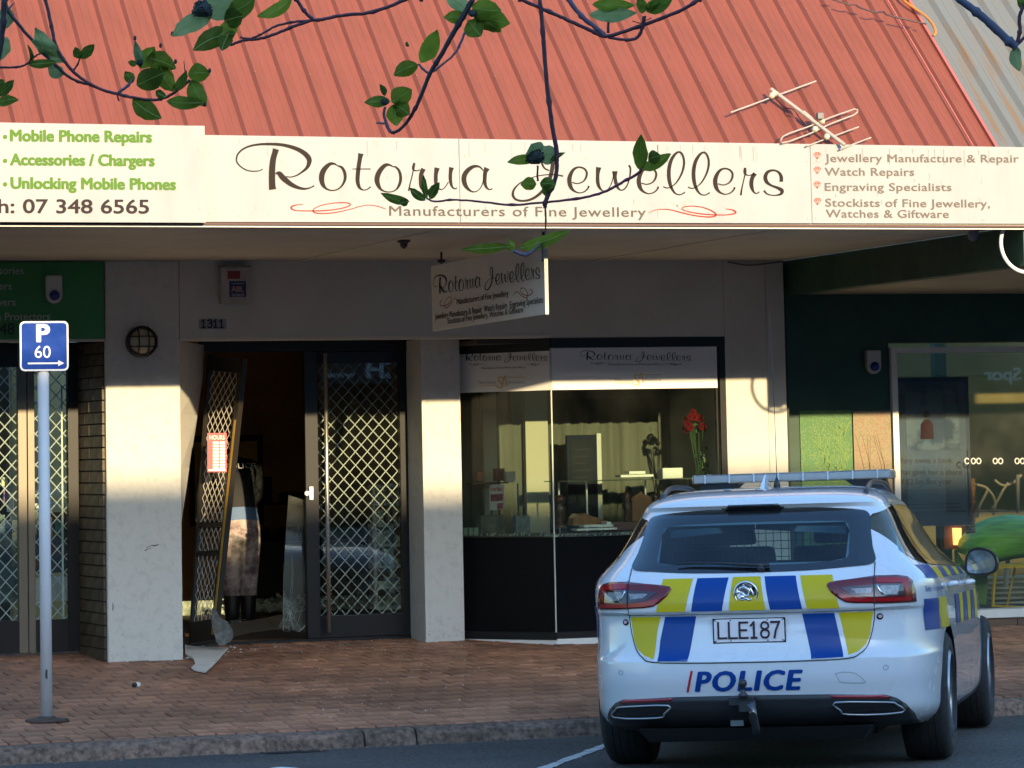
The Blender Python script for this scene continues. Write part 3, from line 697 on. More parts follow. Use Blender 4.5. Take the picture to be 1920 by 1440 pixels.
V = [px(0, 0, .90, (.15, .12)), px(0, .04, 1.04, (.145, .11)), px(0, .14, 1.22, (.18, .125)), px(0, .26, 1.36, (.17, .12)), px(.0, .35, 1.42, .06), px(.01, .42, 1.42, .085), px(.01, .50, 1.44, .095),
     px(-.08, 0, .82, .115), px(-.075, .02, .48, .09), px(-.08, -.01, .10, .06), px(-.08, .14, .035, .045),
     px(.08, 0, .82, .115), px(.07, .04, .48, .09), px(.06, .02, .10, .06), px(.06, .16, .035, .045),
     px(-.20, .24, 1.33, .065), px(-.25, .33, 1.08, .05), px(-.18, .48, .98, .036), px(.20, .24, 1.33, .065), px(.25, .36, 1.10, .05), px(.16, .52, 1.0, .036)]
E_ = [(0, 1), (1, 2), (2, 3), (3, 4), (4, 5), (5, 6), (0, 7), (7, 8), (8, 9), (9, 10), (0, 11), (11, 12), (12, 13), (13, 14), (3, 15), (15, 16), (16, 17), (3, 18), (18, 19), (19, 20)]
body = skin_figure(V, E_, blackm, 'body', off)
bm_ = body.data; trous = mat('mottled_trousers', (.50, .40, .39), .8, nscale=9, col2=(.14, .10, .11), contrast=(.4, .6), bump=.8, bscale=14); blue = mat('blue_belt', (.10, .17, .32), .7); boots = mat('black_boots', (.01, .01, .01), .4); shirt = mat('police_black', (.010, .011, .014), .7)
bm_.materials.clear(); [bm_.materials.append(q) for q in (shirt, trous, blue, boots, skin)]
for p in bm_.polygons:
    c = p.center; h = c.z - zt; fy = c.y - YO
    p.material_index = 3 if h < .30 else 1 if h < .93 and fy < .2 else 2 if h < 1.0 and fy < .22 else 4 if (fy > .44 and h < 1.04) else 0
m = MB(); m.lathe((ox + .01, YO + .50, zt + 1.46), [(.02, .115), (.07, .10), (.10, .05), (.108, 0), (.10, -.04)], 16); m.build('hair', mat('dark_hair', (.02, .014, .01), .6), off, smooth=True)
for s in (-1, 1):
    bx = ox + (-.18 if s < 0 else .16); by = YO + (.48 if s < 0 else .52); hz = zt + (.98 if s < 0 else 1.0)
    hv = [(bx, by, hz, .032), (bx, by + .06, hz - .03, .036)]; he = [(0, 1)]
    for q in range(4):
        i0 = len(hv); fx = bx + (q - 1.5) * .019; l = (.075, .085, .08, .065)[q]
        hv += [(fx, by + .09, hz - .035, .0105), (fx, by + .09 + l * .5, hz - .05, .0095), (fx, by + .09 + l, hz - .08, .008)]; he += [(1, i0), (i0, i0 + 1), (i0 + 1, i0 + 2)]
    i0 = len(hv); hv += [(bx - s * .035, by + .05, hz - .03, .012), (bx - s * .05, by + .085, hz - .05, .010)]; he += [(1, i0), (i0, i0 + 1)]
    skin_figure(hv, he, skin, 'hand', off, 0, 1)
m = MB(); p0 = Vector((ox - .12, YO + .045, zt + 1.33)); lettering(m, 'POLICE', p0 + Vector((0, -.055, 0)), p0 + Vector((.25, -.055, 0)), .045, up=(0, .5, 1), lift=.01, bold=.01); m.build('lettering', mat('reflective_white', (.35, .35, .36), .4), off)
# ------------------------------------------------------------ bay window
Pp = (Xp2 + .002, Y_PIL + .12); Pc = (Xc, Y_WALL + .012)
Xwr = at(1352, 800, Y_WALL).x
ZW = at(1200, 632, Y_WALL).z; Zst, Zsb = at(1200, 651, Y_WALL).z, at(1200, 729, Y_WALL).z; Zsh = at(1200, 1000, Y_WALL).z; Zk1, Zk0 = at(1100, 1196, Y_WALL).z, fz - .02
bw = thing('bay_window', 'bay display window of two glass panes above black panels, between the cream piers', 'shop window', (Xc, Y_WALL, fz))
m = MB(); m.box((Xc - .0, Y_WALL - .004, Zst), (Xr - .002, Y_WALL + .06, Zb - .001)); m.build('top_frame', black_frame, bw, bevel=.003)
m = MB(); m.wallbox(Pp, (Xc - .004, Y_WALL + .010), Zst - .02, Zb - .001, .06); m.build('top_frame', black_frame, bw)
m = MB(); m.box((Xwr, Y_WALL + .001, Zk1), (Xr - .002, Y_WALL + .08, Zst - .001)); m.box((Xwr - .03, Y_WALL + .012, Zk1), (Xwr - .018, Y_WALL + .05, Zst - .001)); m.build('side_frame', black_frame, bw)
m = MB(); m.box((Xc + .004, Y_WALL + .01, Zsh - .01), (Xwr - .004, Y_WALL + .018, Zst)); m.build('glass_pane', shop_glass, bw)
m = MB(); m.wallbox((Pp[0] + .005, Pp[1]), (Xc - .004, Y_WALL + .014), Zsh - .01, Zst - .02, .008); m.build('glass_pane', shop_glass, bw)
m = MB(); m.bar((Xc, Y_WALL + .012, Zk1), (Xc, Y_WALL + .012, Zst), .006, 6); m.build('corner_joint', mat('glass_edge', (.55, .60, .52), .3), bw)
m = MB(); m.box((Xc + .006, Y_WALL + .03, Zk1 + .001), (Xwr - .001, Y_WALL + .04, Zsh - .012)); m.build('black_panel', mat('gloss_black_panel', (.006, .006, .007), .18, spec=.12), bw)
m = MB(); m.wallbox((Pp[0] + .02, Pp[1] + .02), (Xc, Y_WALL + .036), Zk1 + .001, Zsh - .012, .008); m.build('black_panel', mat('gloss_black_panel', (.006, .006, .007), .18, spec=.12), bw)
pk = (at(905, 1190, Y_PIL).x, Y_PIL)
m = MB(); m.box((Xc, Y_WALL - .01, Zk0), (Xr - .002, Y_WALL + .03, Zk1)); m.build('plinth', white_p, bw, bevel=.004)
m = MB(); m.wallbox((Pp[0] + .01, Pp[1] - .03), (Xc - .002, Y_WALL - .009), Zk0, Zk1 - .01, .04); m.build('plinth', white_p, bw)
m = MB(); m.wallbox((Pp[0] + .006, Pp[1] - .012), (Xc - .004, Y_WALL + .001), Zk1 - .008, Zk1 + .05, .03); m.box((Xc, Y_WALL + .0, Zk1 + .001), (Xwr, Y_WALL + .008, Zk1 + .05)); m.build('bottom_frame', black_frame, bw)
# printed film strips on the inside of the glass (flat signs)
film = mat('white_window_film', (.70, .70, .70), .4)
m = MB(); m.box((Xc + .006, Y_WALL + .004, Zsb), (Xwr - .02, Y_WALL + .0095, Zst)); fs1 = m.build('header_film', film, bw)
Zst2, Zsb2 = at(1033, 645, Y_WALL).z, Zsb
dv = (Vector((*Pc, 0)) - Vector((*Pp, 0))).normalized(); nv = Vector((dv.y, -dv.x, 0))
m = MB(); m.wallbox(tuple((Vector((*Pp, 0)) + nv * .006 + dv * .004)[:2]), tuple((Vector((*Pc, 0)) + nv * .006 - dv * .006)[:2]), Zsb, Zst - .022, .004); m.build('header_film', film, bw)
# display floor, back, ceiling, side
YB = 25.75
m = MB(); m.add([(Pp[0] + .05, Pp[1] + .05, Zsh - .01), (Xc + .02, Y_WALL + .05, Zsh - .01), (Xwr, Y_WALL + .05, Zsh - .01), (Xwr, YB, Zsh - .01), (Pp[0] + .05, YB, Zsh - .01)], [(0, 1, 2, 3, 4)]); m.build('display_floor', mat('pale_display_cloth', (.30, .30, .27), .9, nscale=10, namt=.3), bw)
curt = mat('olive_grey_curtain', (.095, .098, .078), .9, nscale=1.5, namt=.25, stretch=(6, 6, .5))
n = 90; vs = []
for i in range(n + 1):
    x = Pp[0] + (Xwr - Pp[0]) * i / n; y = YB + .02 * math.sin(i * 1.1) + .012 * math.sin(i * 2.7)
    vs += [(x, y, Zsh), (x, y, 2.6)]
m = MB(); m.add(vs, [(2 * i, 2 * i + 2, 2 * i + 3, 2 * i + 1) for i in range(n)]); m.build('curtain', curt, bw, smooth=True)
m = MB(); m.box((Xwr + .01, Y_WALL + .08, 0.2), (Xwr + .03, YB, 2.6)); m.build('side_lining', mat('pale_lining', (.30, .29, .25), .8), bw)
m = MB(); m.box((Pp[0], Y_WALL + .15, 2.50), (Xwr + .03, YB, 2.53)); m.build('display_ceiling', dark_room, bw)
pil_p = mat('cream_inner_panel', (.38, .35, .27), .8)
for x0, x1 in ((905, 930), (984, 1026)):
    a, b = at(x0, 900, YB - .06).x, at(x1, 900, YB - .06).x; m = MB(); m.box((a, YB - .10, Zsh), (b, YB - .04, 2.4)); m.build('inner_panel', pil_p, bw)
# goods in the window --------------------------------------------------
def G(x, y, Y=24.95): return at(x, y, Y)
wood = mat('varnished_wood', (.30, .12, .035), .35, nscale=4, namt=.4, stretch=(8, 8, 1))
darkwood = mat('carved_dark_wood', (.10, .04, .025), .35, nscale=30, namt=.5)
# zebra fringe cloth along the shelf edge
m = MB(); zr = random.Random(1)
for i in range(150):
    x = Xc + .03 + (Xwr - Xc - .1) * i / 150; w = zr.uniform(.004, .014); h = zr.uniform(.012, .035)
    m.add([(x, Y_WALL + .045, Zsh - .01), (x + w, Y_WALL + .045, Zsh - .01), (x + w * 1.6 + .01, Y_WALL + .05, Zsh - .012 + h), (x + w * .6 + .01, Y_WALL + .05, Zsh - .012 + h)], [(0, 1, 2, 3)])
z0 = thing('zebra_cloth', 'black and white zebra striped cloth edge along the window display shelf', 'cloth', (Xc, Y_WALL + .05, Zsh))
m.build('stripe', blackm, z0, kind='stuff')
m = MB(); m.box((Xc + .02, Y_WALL + .053, Zsh - .012), (Xwr - .02, Y_WALL + .30, Zsh + .006)); m.build('cloth', mat('cream_cloth', (.66, .63, .55), .9), z0)
m = MB()
for i in range(26):
    t = zr.uniform(.05, .98); p = Vector((*Pp, Zsh)).lerp(Vector((*Pc, Zsh)), t) - nv * .03; m.bar(p, p + Vector((zr.uniform(-.01, .03), 0, zr.uniform(.01, .03))), .005, 4)
m.build('fringe', mat('cream_cloth', (.66, .63, .55)), z0, kind='stuff')
# white card box, stepped white stands, glass shelf
def boxthing(name, label, cat, x0, y0, x1, y1, Y, d, mt, bevel=.004):
    a, b = at(x0, y1, Y), at(x1, y0, Y); m = MB(); m.box((a.x, Y, a.z), (b.x, Y + d, b.z)); o = m.build(name, mt, bevel=bevel); tag(o, label, cat); return o
boxthing('card_box', 'plain white card box on the right end of the glass window shelf', 'box', 1243, 877, 1280, 899, 25.0, .12, white_p)
st_ = thing('ring_stand', 'low stepped white jewellery stand on the glass window shelf', 'stand', tuple(G(1195, 896, 25.0)))
for x0, y0, x1, y1 in ((1164, 889, 1225, 895), (1180, 883, 1210, 889)):
    a, b = at(x0, y1, 25.0), at(x1, y0, 25.0); m = MB(); m.box((a.x, 25.0, a.z), (b.x, 25.12, b.z - .001)); m.build('step', white_p, st_)
gsf = thing('glass_shelf', 'glass shelf on thin uprights across the bay window display', 'shelf', tuple(G(1200, 902, 25.0)))
a, b = G(1042, 904, 24.98), G(1300, 897, 24.98); b.x = min(b.x, Xwr - .05)
m = MB(); m.box((a.x, 24.9, a.z), (b.x, 25.25, a.z + .010)); m.build('shelf', glass('shelf_glass', (.55, .70, .62), 1.5, dirt=.15), gsf)
for x in (1048, 1100, 1210, 1290): p = G(x, 900, 25.2); m = MB(); m.box((p.x - .006, 25.2, Zsh), (p.x + .006, 25.21, a.z)); m.build('upright', alu, gsf)
# tall dark price board
pb_ = thing('price_board', 'tall narrow dark blue board with faint lettering standing behind the window display', 'board', tuple(G(1097, 1000, 25.4)))
a, b = at(1066, 972, 25.4), at(1118, 815, 25.4)
m = MB(); m.box((a.x, 25.4, a.z - .1), (b.x, 25.44, b.z)); m.build('frame', mat('navy_frame', (.004, .009, .022), .6, spec=.1), pb_, bevel=.004)
m = MB(); m.box((a.x + .03, 25.395, a.z), (b.x - .03, 25.399, b.z - .04)); m.build('face', mat('slate_face', (.010, .013, .018), .7, spec=.1), pb_)
m = MB(); m.box((b.x + .003, 25.4, a.z - .1), (b.x + .04, 25.43, b.z + .01)); m.build('edge', mat('pale_edge', (.42, .42, .36), .6), pb_)
m = MB()
for i in range(9):
    z = b.z - .12 - i * .055; m.box((a.x + .05, 25.392, z), (b.x - .05 - (i % 3) * .02, 25.394, z + .012))
m.build('faint_print', mat('faint_grey_print', (.02, .023, .027), .7, spec=.1), pb_, kind='stuff')
# wooden shield board, carved figures, carved koru stand, trays
def outline(name, label, cat, pts, Y, d, mt, ref):
    m = MB(); P = [at(x, y, Y) for x, y in pts]; m.quadbox(P, (0, d, 0)); o = m.build(name, mt, bevel=.004); return tag(o, label, cat)
outline('carved_shield', 'varnished wooden shield board standing behind the police car roof', 'wooden board', [(1186, 978), (1185, 935), (1190, 930), (1198, 926), (1202, 921), (1207, 926), (1218, 931), (1222, 934), (1224, 945), (1222, 978)], 24.95, .03, wood, None)
def carving(label, cx, y0, y1, Y, w, seed):
    t = thing('wood_carving', label, 'wood carving', tuple(at(cx, y1, Y))); a = at(cx, y1, Y); H = at(cx, y0, Y).z - a.z; r = random.Random(seed)
    m = MB(); prof = [(w * .5, 0), (w * .42, H * .08), (w * .25, H * .14), (w * .38, H * .3), (w * .3, H * .42), (w * .45, H * .6), (w * .3, H * .7), (w * .42, H * .82), (w * .4, H * .93), (w * .15, H)]
    m.lathe(a, prof, 10); o = m.build('body', darkwood, t, smooth=True)
    m = MB()
    for k in range(5):
        c = a + Vector((r.uniform(-w * .3, w * .3), -w * .35, H * (.2 + .15 * k))); q = [c + Vector((math.cos(s) * w * .18 * (1 - s / 12), 0, math.sin(s) * w * .18 * (1 - s / 12))) for s in [i * .7 for i in range(12)]]
        m.tube(q, w * .035, 5)
    m.build('carved_scroll', darkwood, t)
carving('dark carved wooden figure just left of the shield board', 1176, 922, 985, 24.95, .085, 1)
carving('dark carved wooden figure half hidden right of the shield board', 1230, 925, 985, 24.95, .07, 2)
carving('dark carved wooden koru figure at the bay window corner', 1050, 928, 990, 24.95, .11, 3)
outline('wooden_bowl', 'long orange brown carved wooden bowl beside the bay window corner', 'bowl', [(1073, 986), (1075, 972), (1082, 963), (1090, 966), (1098, 962), (1110, 968), (1125, 972), (1142, 978), (1150, 982), (1140, 986)], 24.95, .12, wood, None)
boxthing('wooden_tray', 'dark reddish wooden tray behind the white card sheets', 'tray', 1146, 978, 1205, 995, 24.9, .1, mat('red_wood', (.09, .02, .012), .4))
cs = thing('card_stack', 'stack of white cards on the display shelf in front of the wooden bowl', 'cards', tuple(at(1120, 996, 24.8)))
for i, (x0, y0, x1, y1) in enumerate(((1082, 989, 1157, 995), (1095, 983, 1150, 989), (1138, 978, 1146, 983))):
    a, b = at(x0, y1, 24.8), at(x1, y0, 24.8); m = MB(); m.box((a.x, 24.8, a.z), (b.x, 24.92, b.z - .001)); m.build('card', white_p, cs)
# left pane goods
def LP(x, y, back=.12):
    p = atp(x, y, tuple((Vector((*Pp, 0)) - nv * back)[:2]), tuple((Vector((*Pc, 0)) - nv * back)[:2])); return p
ps = thing('poster', 'small pink and white poster on a stand inside the narrow window pane', 'poster', tuple(LP(931, 955)))
m = MB(); m.quadbox([LP(918, 957), LP(945, 955), LP(945, 908), LP(918, 909)], -nv * .004); m.build('sheet', mat('poster_white', (.75, .68, .66), .5), ps)
m = MB(); f = lambda x, y: LP(x, y, .118); m.quad([f(920, 940), f(943, 939), f(943, 926), f(920, 927)]); m.quad([f(932, 955), f(943, 954), f(943, 943), f(932, 944)]); m.build('photo_print', mat('pink_print', (.50, .10, .16), .5, nscale=40, namt=.6), ps)
m = MB(); lettering(m, 'In the Black', f(921, 921), f(942, 920), .03, bold=.02, lift=.002); m.build('lettering', mat('poster_red', (.6, .03, .04)), ps)
tr_ = thing('watch_tray', 'grey tray of watches at the foot of the narrow window pane', 'tray', tuple(LP(930, 980, .3)))
a = LP(894, 988, .30); b = LP(960, 966, .30); m = MB(); m.box((a.x, a.y - .1, Zsh), (b.x, a.y + .05, b.z)); m.build('tray', mat('grey_stone_tray', (.10, .095, .08), .5, nscale=14, col2=(.28, .26, .2)), tr_, bevel=.01)
a = LP(965, 990, .25); b = LP(1003, 967, .25); m = MB(); m.box((a.x, a.y - .03, Zsh), (b.x, a.y + .05, b.z)); tag(m.build('watch_box', mat('glass_case', (.25, .26, .24), .2, nscale=20, namt=.5), bevel=.005), 'small clear watch case right of the grey tray in the narrow window', 'case')
for nm, lb, x0, y0, x1, y1, c in (('orange_box', 'faded orange box on the left side shelf of the narrow window pane', 895, 884, 912, 903, (.36, .12, .06)), ('maroon_box', 'maroon box in the middle of the left side shelf', 929, 878, 951, 902, (.10, .015, .015)), ('cream_bag', 'cream folded gift bag on the right of the left side shelf', 949, 884, 971, 904, (.45, .42, .32))):
    a = LP(x0, y1, .35); b = LP(x1, y0, .35); m = MB(); m.box((a.x, a.y, a.z), (b.x + .01, a.y + .06, b.z)); tag(m.build('gift_box' if 'bag' not in nm else 'gift_bag', mat(nm, c, .6), bevel=.006), lb, 'box' if 'bag' not in nm else 'bag')
m = MB(); a = LP(880, 905, .35); b = LP(975, 905, .35); m.box((a.x, a.y - .1, a.z - .012), (b.x, a.y + .1, a.z)); o = m.build('side_shelf', mat('dark_glass_shelf', (.06, .07, .06), .2)); tag(o, 'dark shelf of gift boxes behind the narrow window pane', 'shelf')
m = MB(); 
for x in (884, 922, 972): p = LP(x, 950, .34); m.box((p.x - .005, p.y, Zsh), (p.x + .005, p.y + .01, a.z - .012))
par(m.build('shelf_leg', blackm, kind='stuff'), o)
bs = thing('gift_stand', 'little green white cards at the left foot of the narrow window', 'cards', tuple(LP(885, 990, .2)))
for x in (870, 880, 890): a = LP(x, 993, .2); m = MB(); m.box((a.x, a.y, Zsh), (a.x + .03, a.y + .02, Zsh + .06)); m.build('card', mat('mint_card', (.55, .68, .52), .6), bs)
# red roses hanging upper right
rs = thing('rose_bouquet', 'bunch of deep red roses on dark stems at the right side of the bay window', 'flowers', tuple(at(1300, 850, 24.95)))
rr_ = random.Random(12); redp = mat('rose_red', (.10, .002, .005), .7, spec=.1, obj_rand=.3); ctr_ = at(1303, 790, 24.95)
def rose(c, r):
    m = MB()
    for ring_i, (k, rad, h) in enumerate(((3, .35, .5), (5, .65, .42), (6, .95, .25))):
        for j in range(k):
            a = 2 * math.pi * j / k + ring_i; d = Vector((math.cos(a), -.3, math.sin(a))).normalized(); t = Vector((-math.sin(a), 0, math.cos(a)))
            b_ = c + Vector((0, -r * h, 0)); m.add([b_ + d * r * .15, b_ + d * r * rad * .7 + t * r * .38, b_ + d * r * rad + Vector((0, -r * .2, 0)), b_ + d * r * rad * .7 - t * r * .38], [(0, 1, 2, 3)])
    return m.build('rose', redp, rs, smooth=True, fix=False)
for i in range(11): rose(ctr_ + Vector((rr_.uniform(-.08, .09), rr_.uniform(-.05, .05), rr_.uniform(-.07, .10))), rr_.uniform(.03, .042))
m = MB()
for i in range(9): p = ctr_ + Vector((rr_.uniform(-.06, .07), 0, -.03)); q = at(1312, 905, 24.95) + Vector((rr_.uniform(-.04, .04), rr_.uniform(-.03, .03), 0)); m.tube([p, p.lerp(q, .5) + Vector((rr_.uniform(-.02, .02), 0, 0)), q], .004, 5)
m.build('stem', mat('dark_stem', (.02, .05, .02), .6), rs, kind='stuff')
m = MB()
for i in range(22):
    p = ctr_ + Vector((rr_.uniform(-.02, .1), rr_.uniform(-.04, .04), rr_.uniform(-.45, -.02))); a = rr_.uniform(0, 6.28); d = Vector((math.cos(a), .2, math.sin(a))) * .05; t = Vector((-math.sin(a), 0, math.cos(a))) * .016
    m.add([p, p + d * .5 + t, p + d, p + d * .5 - t], [(0, 1, 2, 3)])
m.build('leaf', mat('rose_leaf', (.02, .06, .02), .5), rs, kind='stuff', fix=False)

# ------------------------------------------------------------ left (phone) shop
ph = thing('phone_shop', 'phone repair shop with green header sign and brick side wall left of the cream pier', 'shop', (4.5, Y_WALL, 0))
YL = 25.35
xb0 = at(147, 900, YL).x
m = MB(); m.wallbox((xb0 + .01, YL + .06), (Xl - .003, Y_WALL + .035), 0.1, Z_SOF - .02, .02); m.build('side_wall', mat('brick_mortar', (.030, .024, .018), .9), ph)
# brown glazed bricks of the reveal, one object each
brm = mat('brown_glazed_brick', (.105, .068, .036), .45, nscale=9, namt=.35, obj_rand=.25)
A_, B_ = Vector((xb0, YL + .02, 0)), Vector((Xl - .012, Y_WALL + .03, 0)); dB = (B_ - A_); LB = dB.length; dB.normalize(); nB = Vector((dB.y, -dB.x, 0))
ch = .0862; nb = 3; bl = LB / nb; z = foot_z(YL) - .02; row = 0
bmeshes = {}
def brick_me(L):
    k = round(L, 3)
    if k not in bmeshes:
        m = MB(); m.box((0, 0, 0), (L - .008, .02, ch - .011)); me_ = m.mesh('brick'); me_.materials.append(brm); bmeshes[k] = me_
    return bmeshes[k]
br_r = random.Random(3)
while z < Zb - .03:
    s = 0; cuts = [bl * .5] + [bl] * 3 if row % 2 else [bl] * 3
    for L in cuts:
        L = min(L, LB - s)
        if L > .03:
            o = bpy.data.objects.new('brick', brick_me(L)); C.objects.link(o); p = A_ + dB * s + nB * (.006 + br_r.uniform(0, .003)) + Vector((0, 0, z))
            o.parent = ph; o.matrix_parent_inverse = Matrix.Translation(-Vector(ph.location)); o.location = p; o.rotation_euler = (0, 0, math.atan2(dB.y, dB.x)); s += L
    z += ch; row += 1
m = MB(); m.box((-1, Y_WALL + .03, Zb + .02), (Xl - .004, Y_WALL + .2, Z_SOF)); m.build('header_beam', plaster, ph)
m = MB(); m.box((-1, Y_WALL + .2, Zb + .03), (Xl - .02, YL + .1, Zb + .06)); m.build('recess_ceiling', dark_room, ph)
m = MB(); m.box((-1, Y_WALL + .0, Zb + .0), (Xl - .004, Y_WALL + .029, Zb + .02)); m.build('header_trim', soffit_m, ph)
zL = foot_z(YL)
def lx(x): return at(x, 900, YL).x
ld = thing('glass_double_door', 'closed dark framed glass double door with diamond grille, behind the parking sign post', 'door', (lx(45), YL, zL))
for x0, x1 in ((33, 49.5), (51, 64)): m = MB(); m.box((lx(x0), YL - .03, zL + .02), (lx(x1), YL + .03, Zb + .02)); m.build('door_stile', mat('dark_champagne_aluminium', (.16, .14, .11), .35, metal=.3), ld, bevel=.003)
m = MB(); m.box((lx(127), YL - .03, zL + .02), (xb0 + .0, YL + .04, Zb + .02)); m.build('door_post', black_frame, ld)
m = MB(); m.box((lx(-60), YL - .02, zL + .02), (lx(32.8), YL + .03, zL + .26)); m.build('bottom_rail', black_frame, ld)
m = MB(); m.box((lx(64.2), YL - .02, zL + .02), (lx(126.8), YL + .03, zL + .26)); m.build('bottom_rail', black_frame, ld)
m = MB(); m.box((lx(-60), YL - .02, Zb - .16), (lx(126.8), YL + .03, Zb + .02)); m.build('top_rail', black_frame, ld)
for x0, x1 in ((-60, 33), (64, 127)):
    m = MB(); m.box((lx(x0), YL - .004, zL + .26), (lx(x1), YL + .002, Zb - .16)); m.build('glass_pane', door_glass, ld)
    m = MB(); diamond(m, (lx(x0), YL + .035, zL + .26), (1, 0, 0), (0, 0, 1), lx(x1) - lx(x0), Zb - .42 - zL, .105, .115, .0042, .02); m.build('grille', mesh_m, ld)
m = MB(); m.box((lx(117), YL + .03, zL + .26), (lx(120), YL + .05, Zb - .3)); m.build('grille_edge', mesh_m, ld)
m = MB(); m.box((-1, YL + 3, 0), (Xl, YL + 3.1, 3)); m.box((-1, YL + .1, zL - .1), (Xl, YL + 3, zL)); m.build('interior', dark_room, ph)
# goods behind the doors
lg = random.Random(17)
cab = thing('goods_cabinet', 'white cabinet with phone goods inside the left shop door', 'cabinet', (lx(70), YL + .6, zL))
m = MB(); a, b = at(66, 1128, YL + .6), at(130, 1082, YL + .6); m.box((a.x, YL + .6, a.z), (b.x, YL + .9, b.z)); m.build('drawer', white_p, cab)
a, b = at(62, 953, YL + .6), at(114, 943, YL + .6); m = MB(); m.box((a.x, YL + .6, a.z), (b.x, YL + .9, b.z)); m.build('shelf', white_p, cab)
m = MB(); a, b = at(66, 1075, YL + .7), at(128, 960, YL + .7); m.box((a.x, YL + .7, a.z), (b.x, YL + .9, b.z)); m.build('stock', mat('mixed_phone_goods', (.03, .06, .07), .4, nscale=7, col2=(.22, .07, .03), contrast=(.5, .6)), cab)
a, b = at(-20, 1130, YL + .7), at(32, 975, YL + .7); m = MB(); m.box((a.x, YL + .7, a.z), (b.x, YL + .9, b.z)); m.build('stock', mat('mixed_phone_goods2', (.04, .07, .08), .4, nscale=5, col2=(.22, .24, .20), contrast=(.5, .65)), cab)
for x, y0, y1, c in ((8, 895, 912, (.7, .68, .5)), (12, 915, 945, (.28, .16, .4)), (20, 925, 960, (.7, .7, .7)), (4, 965, 1000, (.2, .3, .3)), (92, 970, 1010, (.5, .2, .06)), (110, 975, 1000, (.1, .3, .2))):
    boxthing('packet', {895: 'cream packet high behind the left glass door', 915: 'purple packet behind the left glass door', 925: 'white packet behind the left glass door', 965: 'grey green packet low behind the left glass door', 970: 'orange packet behind the glass right of the sign post', 975: 'green packet behind the glass right of the sign post'}[y0], 'packet', x - 5, y0, x + 6, y1, YL + .4, .05, mat('packet%d' % y0, c, .5))
# green header sign and siren box
gsn = thing('green_header_sign', 'dark green header sign with grey lettering above the phone shop door', 'sign', (4.6, Y_WALL, Zb))
m = MB(); m.box((2.0, Y_WALL - .022, Zb + .022), (Xl - .012, Y_WALL - .002, Z_SOF - .012)); m.build('panel', green_sign, gsn)
gt = mat('grey_lettering', (.42, .44, .42), .5); gk = mat('black_lettering', (.012, .012, .015), .5)
def pl(x, y, Y=Y_WALL - .024): return at(x, y, Y)
for s, x1, y, cap in (('Accessories', 44, 514, .054), ('Chargers', 22, 543, .054), ('Screen Savers', 29, 573, .054), ('Screen Protectors', 94, 600, .054)):
    m = MB(); w = text_tris(s, .008)[2] * cap * .98; e = pl(x1, y); m_ = MB(); lettering(m_, s, e - Vector((w, 0, 0)), e, cap, bold=.008); m_.build('lettering', gt, gsn)
m = MB(); e = pl(32, 627); w = .42; lettering(m, '348 6565', e - Vector((w - .24, 0, 0)), e + Vector((.24, 0, 0)), .08, bold=.02); m.build('lettering', gk, gsn)
def siren(x0, y0, x1, y1, Y, label):
    t = thing('siren_box', label, 'alarm siren', tuple(at((x0 + x1) / 2, y1, Y)), 'alarm sirens'); a, b = at(x0, y1, Y), at(x1, y0, Y); w = (b.x - a.x) / 2; cx = a.x + w; P = [(cx - w, b.z), (cx + w, b.z)] + [(cx + w * math.cos(q), a.z + w + w * math.sin(q)) for q in [0, -.5, -1, -1.57, -2.14, -2.64, -3.14159]]
    m = MB(); m.quadbox([Vector((x, Y - .06, z)) for x, z in P], (0, .055, 0)); m.build('case', mat('siren_white', (.55, .55, .53), .45), t, bevel=.01)
    m = MB(); m.lathe((cx, Y - .06, a.z + w), [(w * .62, 0), (w * .58, .018), (w * .3, .03), (0, .032)], 16, (0, -1, 0)); m.build('strobe_lens', mat('blue_lens', (.01, .02, .22), .15), t, smooth=True); return t
siren(84, 517, 114, 570, Y_WALL - .02, 'white alarm siren with blue lens on the green header sign')

# ------------------------------------------------------------ green shop on the right
YG = 25.0; Xg = Xr2
ZG = 2.86
m = MB(); m.box((Xg + .03, Y_FAS + .07, ZG), (Xg + .16, YG, Z_SOF - .002)); m.build('side_beam', green_wall, grb)
m = MB(); m.box((Xg + .16, Y_FAS + .07, ZG + .02), (18, YG + .1, ZG + .06)); m.build('soffit', mat('soffit_beige', (.50, .44, .34), .7, nscale=1, namt=.1), grb)
xw1, xp1, xp2 = at(1499, 800, YG).x, at(1598, 800, YG).x, at(1671, 800, YG).x
Zwt = at(1750, 656, YG).z
m = MB(); m.box((Xg + .004, Y_WALL + .1, -.05), (Xg + .06, YG + .2, ZG + .02)); m.build('corner_post', mat('near_black_green', (.006, .012, .008), .5), grb)
m = MB(); m.box((Xg + .062, YG, 0), (xp2 - .003, YG + .2, ZG + .02)); m.box((xp2 - .002, YG, Zwt + .06), (18, YG + .2, ZG + .02)); m.build('wall', green_wall, grb)
def foliage_mat(name, c1, c2, c3):
    m = mat(name, c1, .45, nscale=9, col2=c2, contrast=(.35, .65)); nt = m.node_tree; v = nt.nodes.new('ShaderNodeTexVoronoi'); v.inputs['Scale'].default_value = 60
    tc = nt.nodes.new('ShaderNodeTexCoord'); nt.links.new(tc.outputs['Object'], v.inputs['Vector']); mr = nt.nodes.new('ShaderNodeMapRange'); mr.inputs['From Min'].default_value = .15; mr.inputs['From Max'].default_value = .5; nt.links.new(v.outputs['Distance'], mr.inputs['Value'])
    mx = nt.nodes.new('ShaderNodeMix'); mx.data_type = 'RGBA'; b = nt.nodes['Principled BSDF']; s = b.inputs['Base Color'].links[0].from_socket; nt.links.new(s, mx.inputs['A']); mx.inputs['B'].default_value = (*c3, 1); nt.links.new(mr.outputs[0], mx.inputs['Factor']); nt.links.new(mx.outputs['Result'], b.inputs['Base Color']); return m
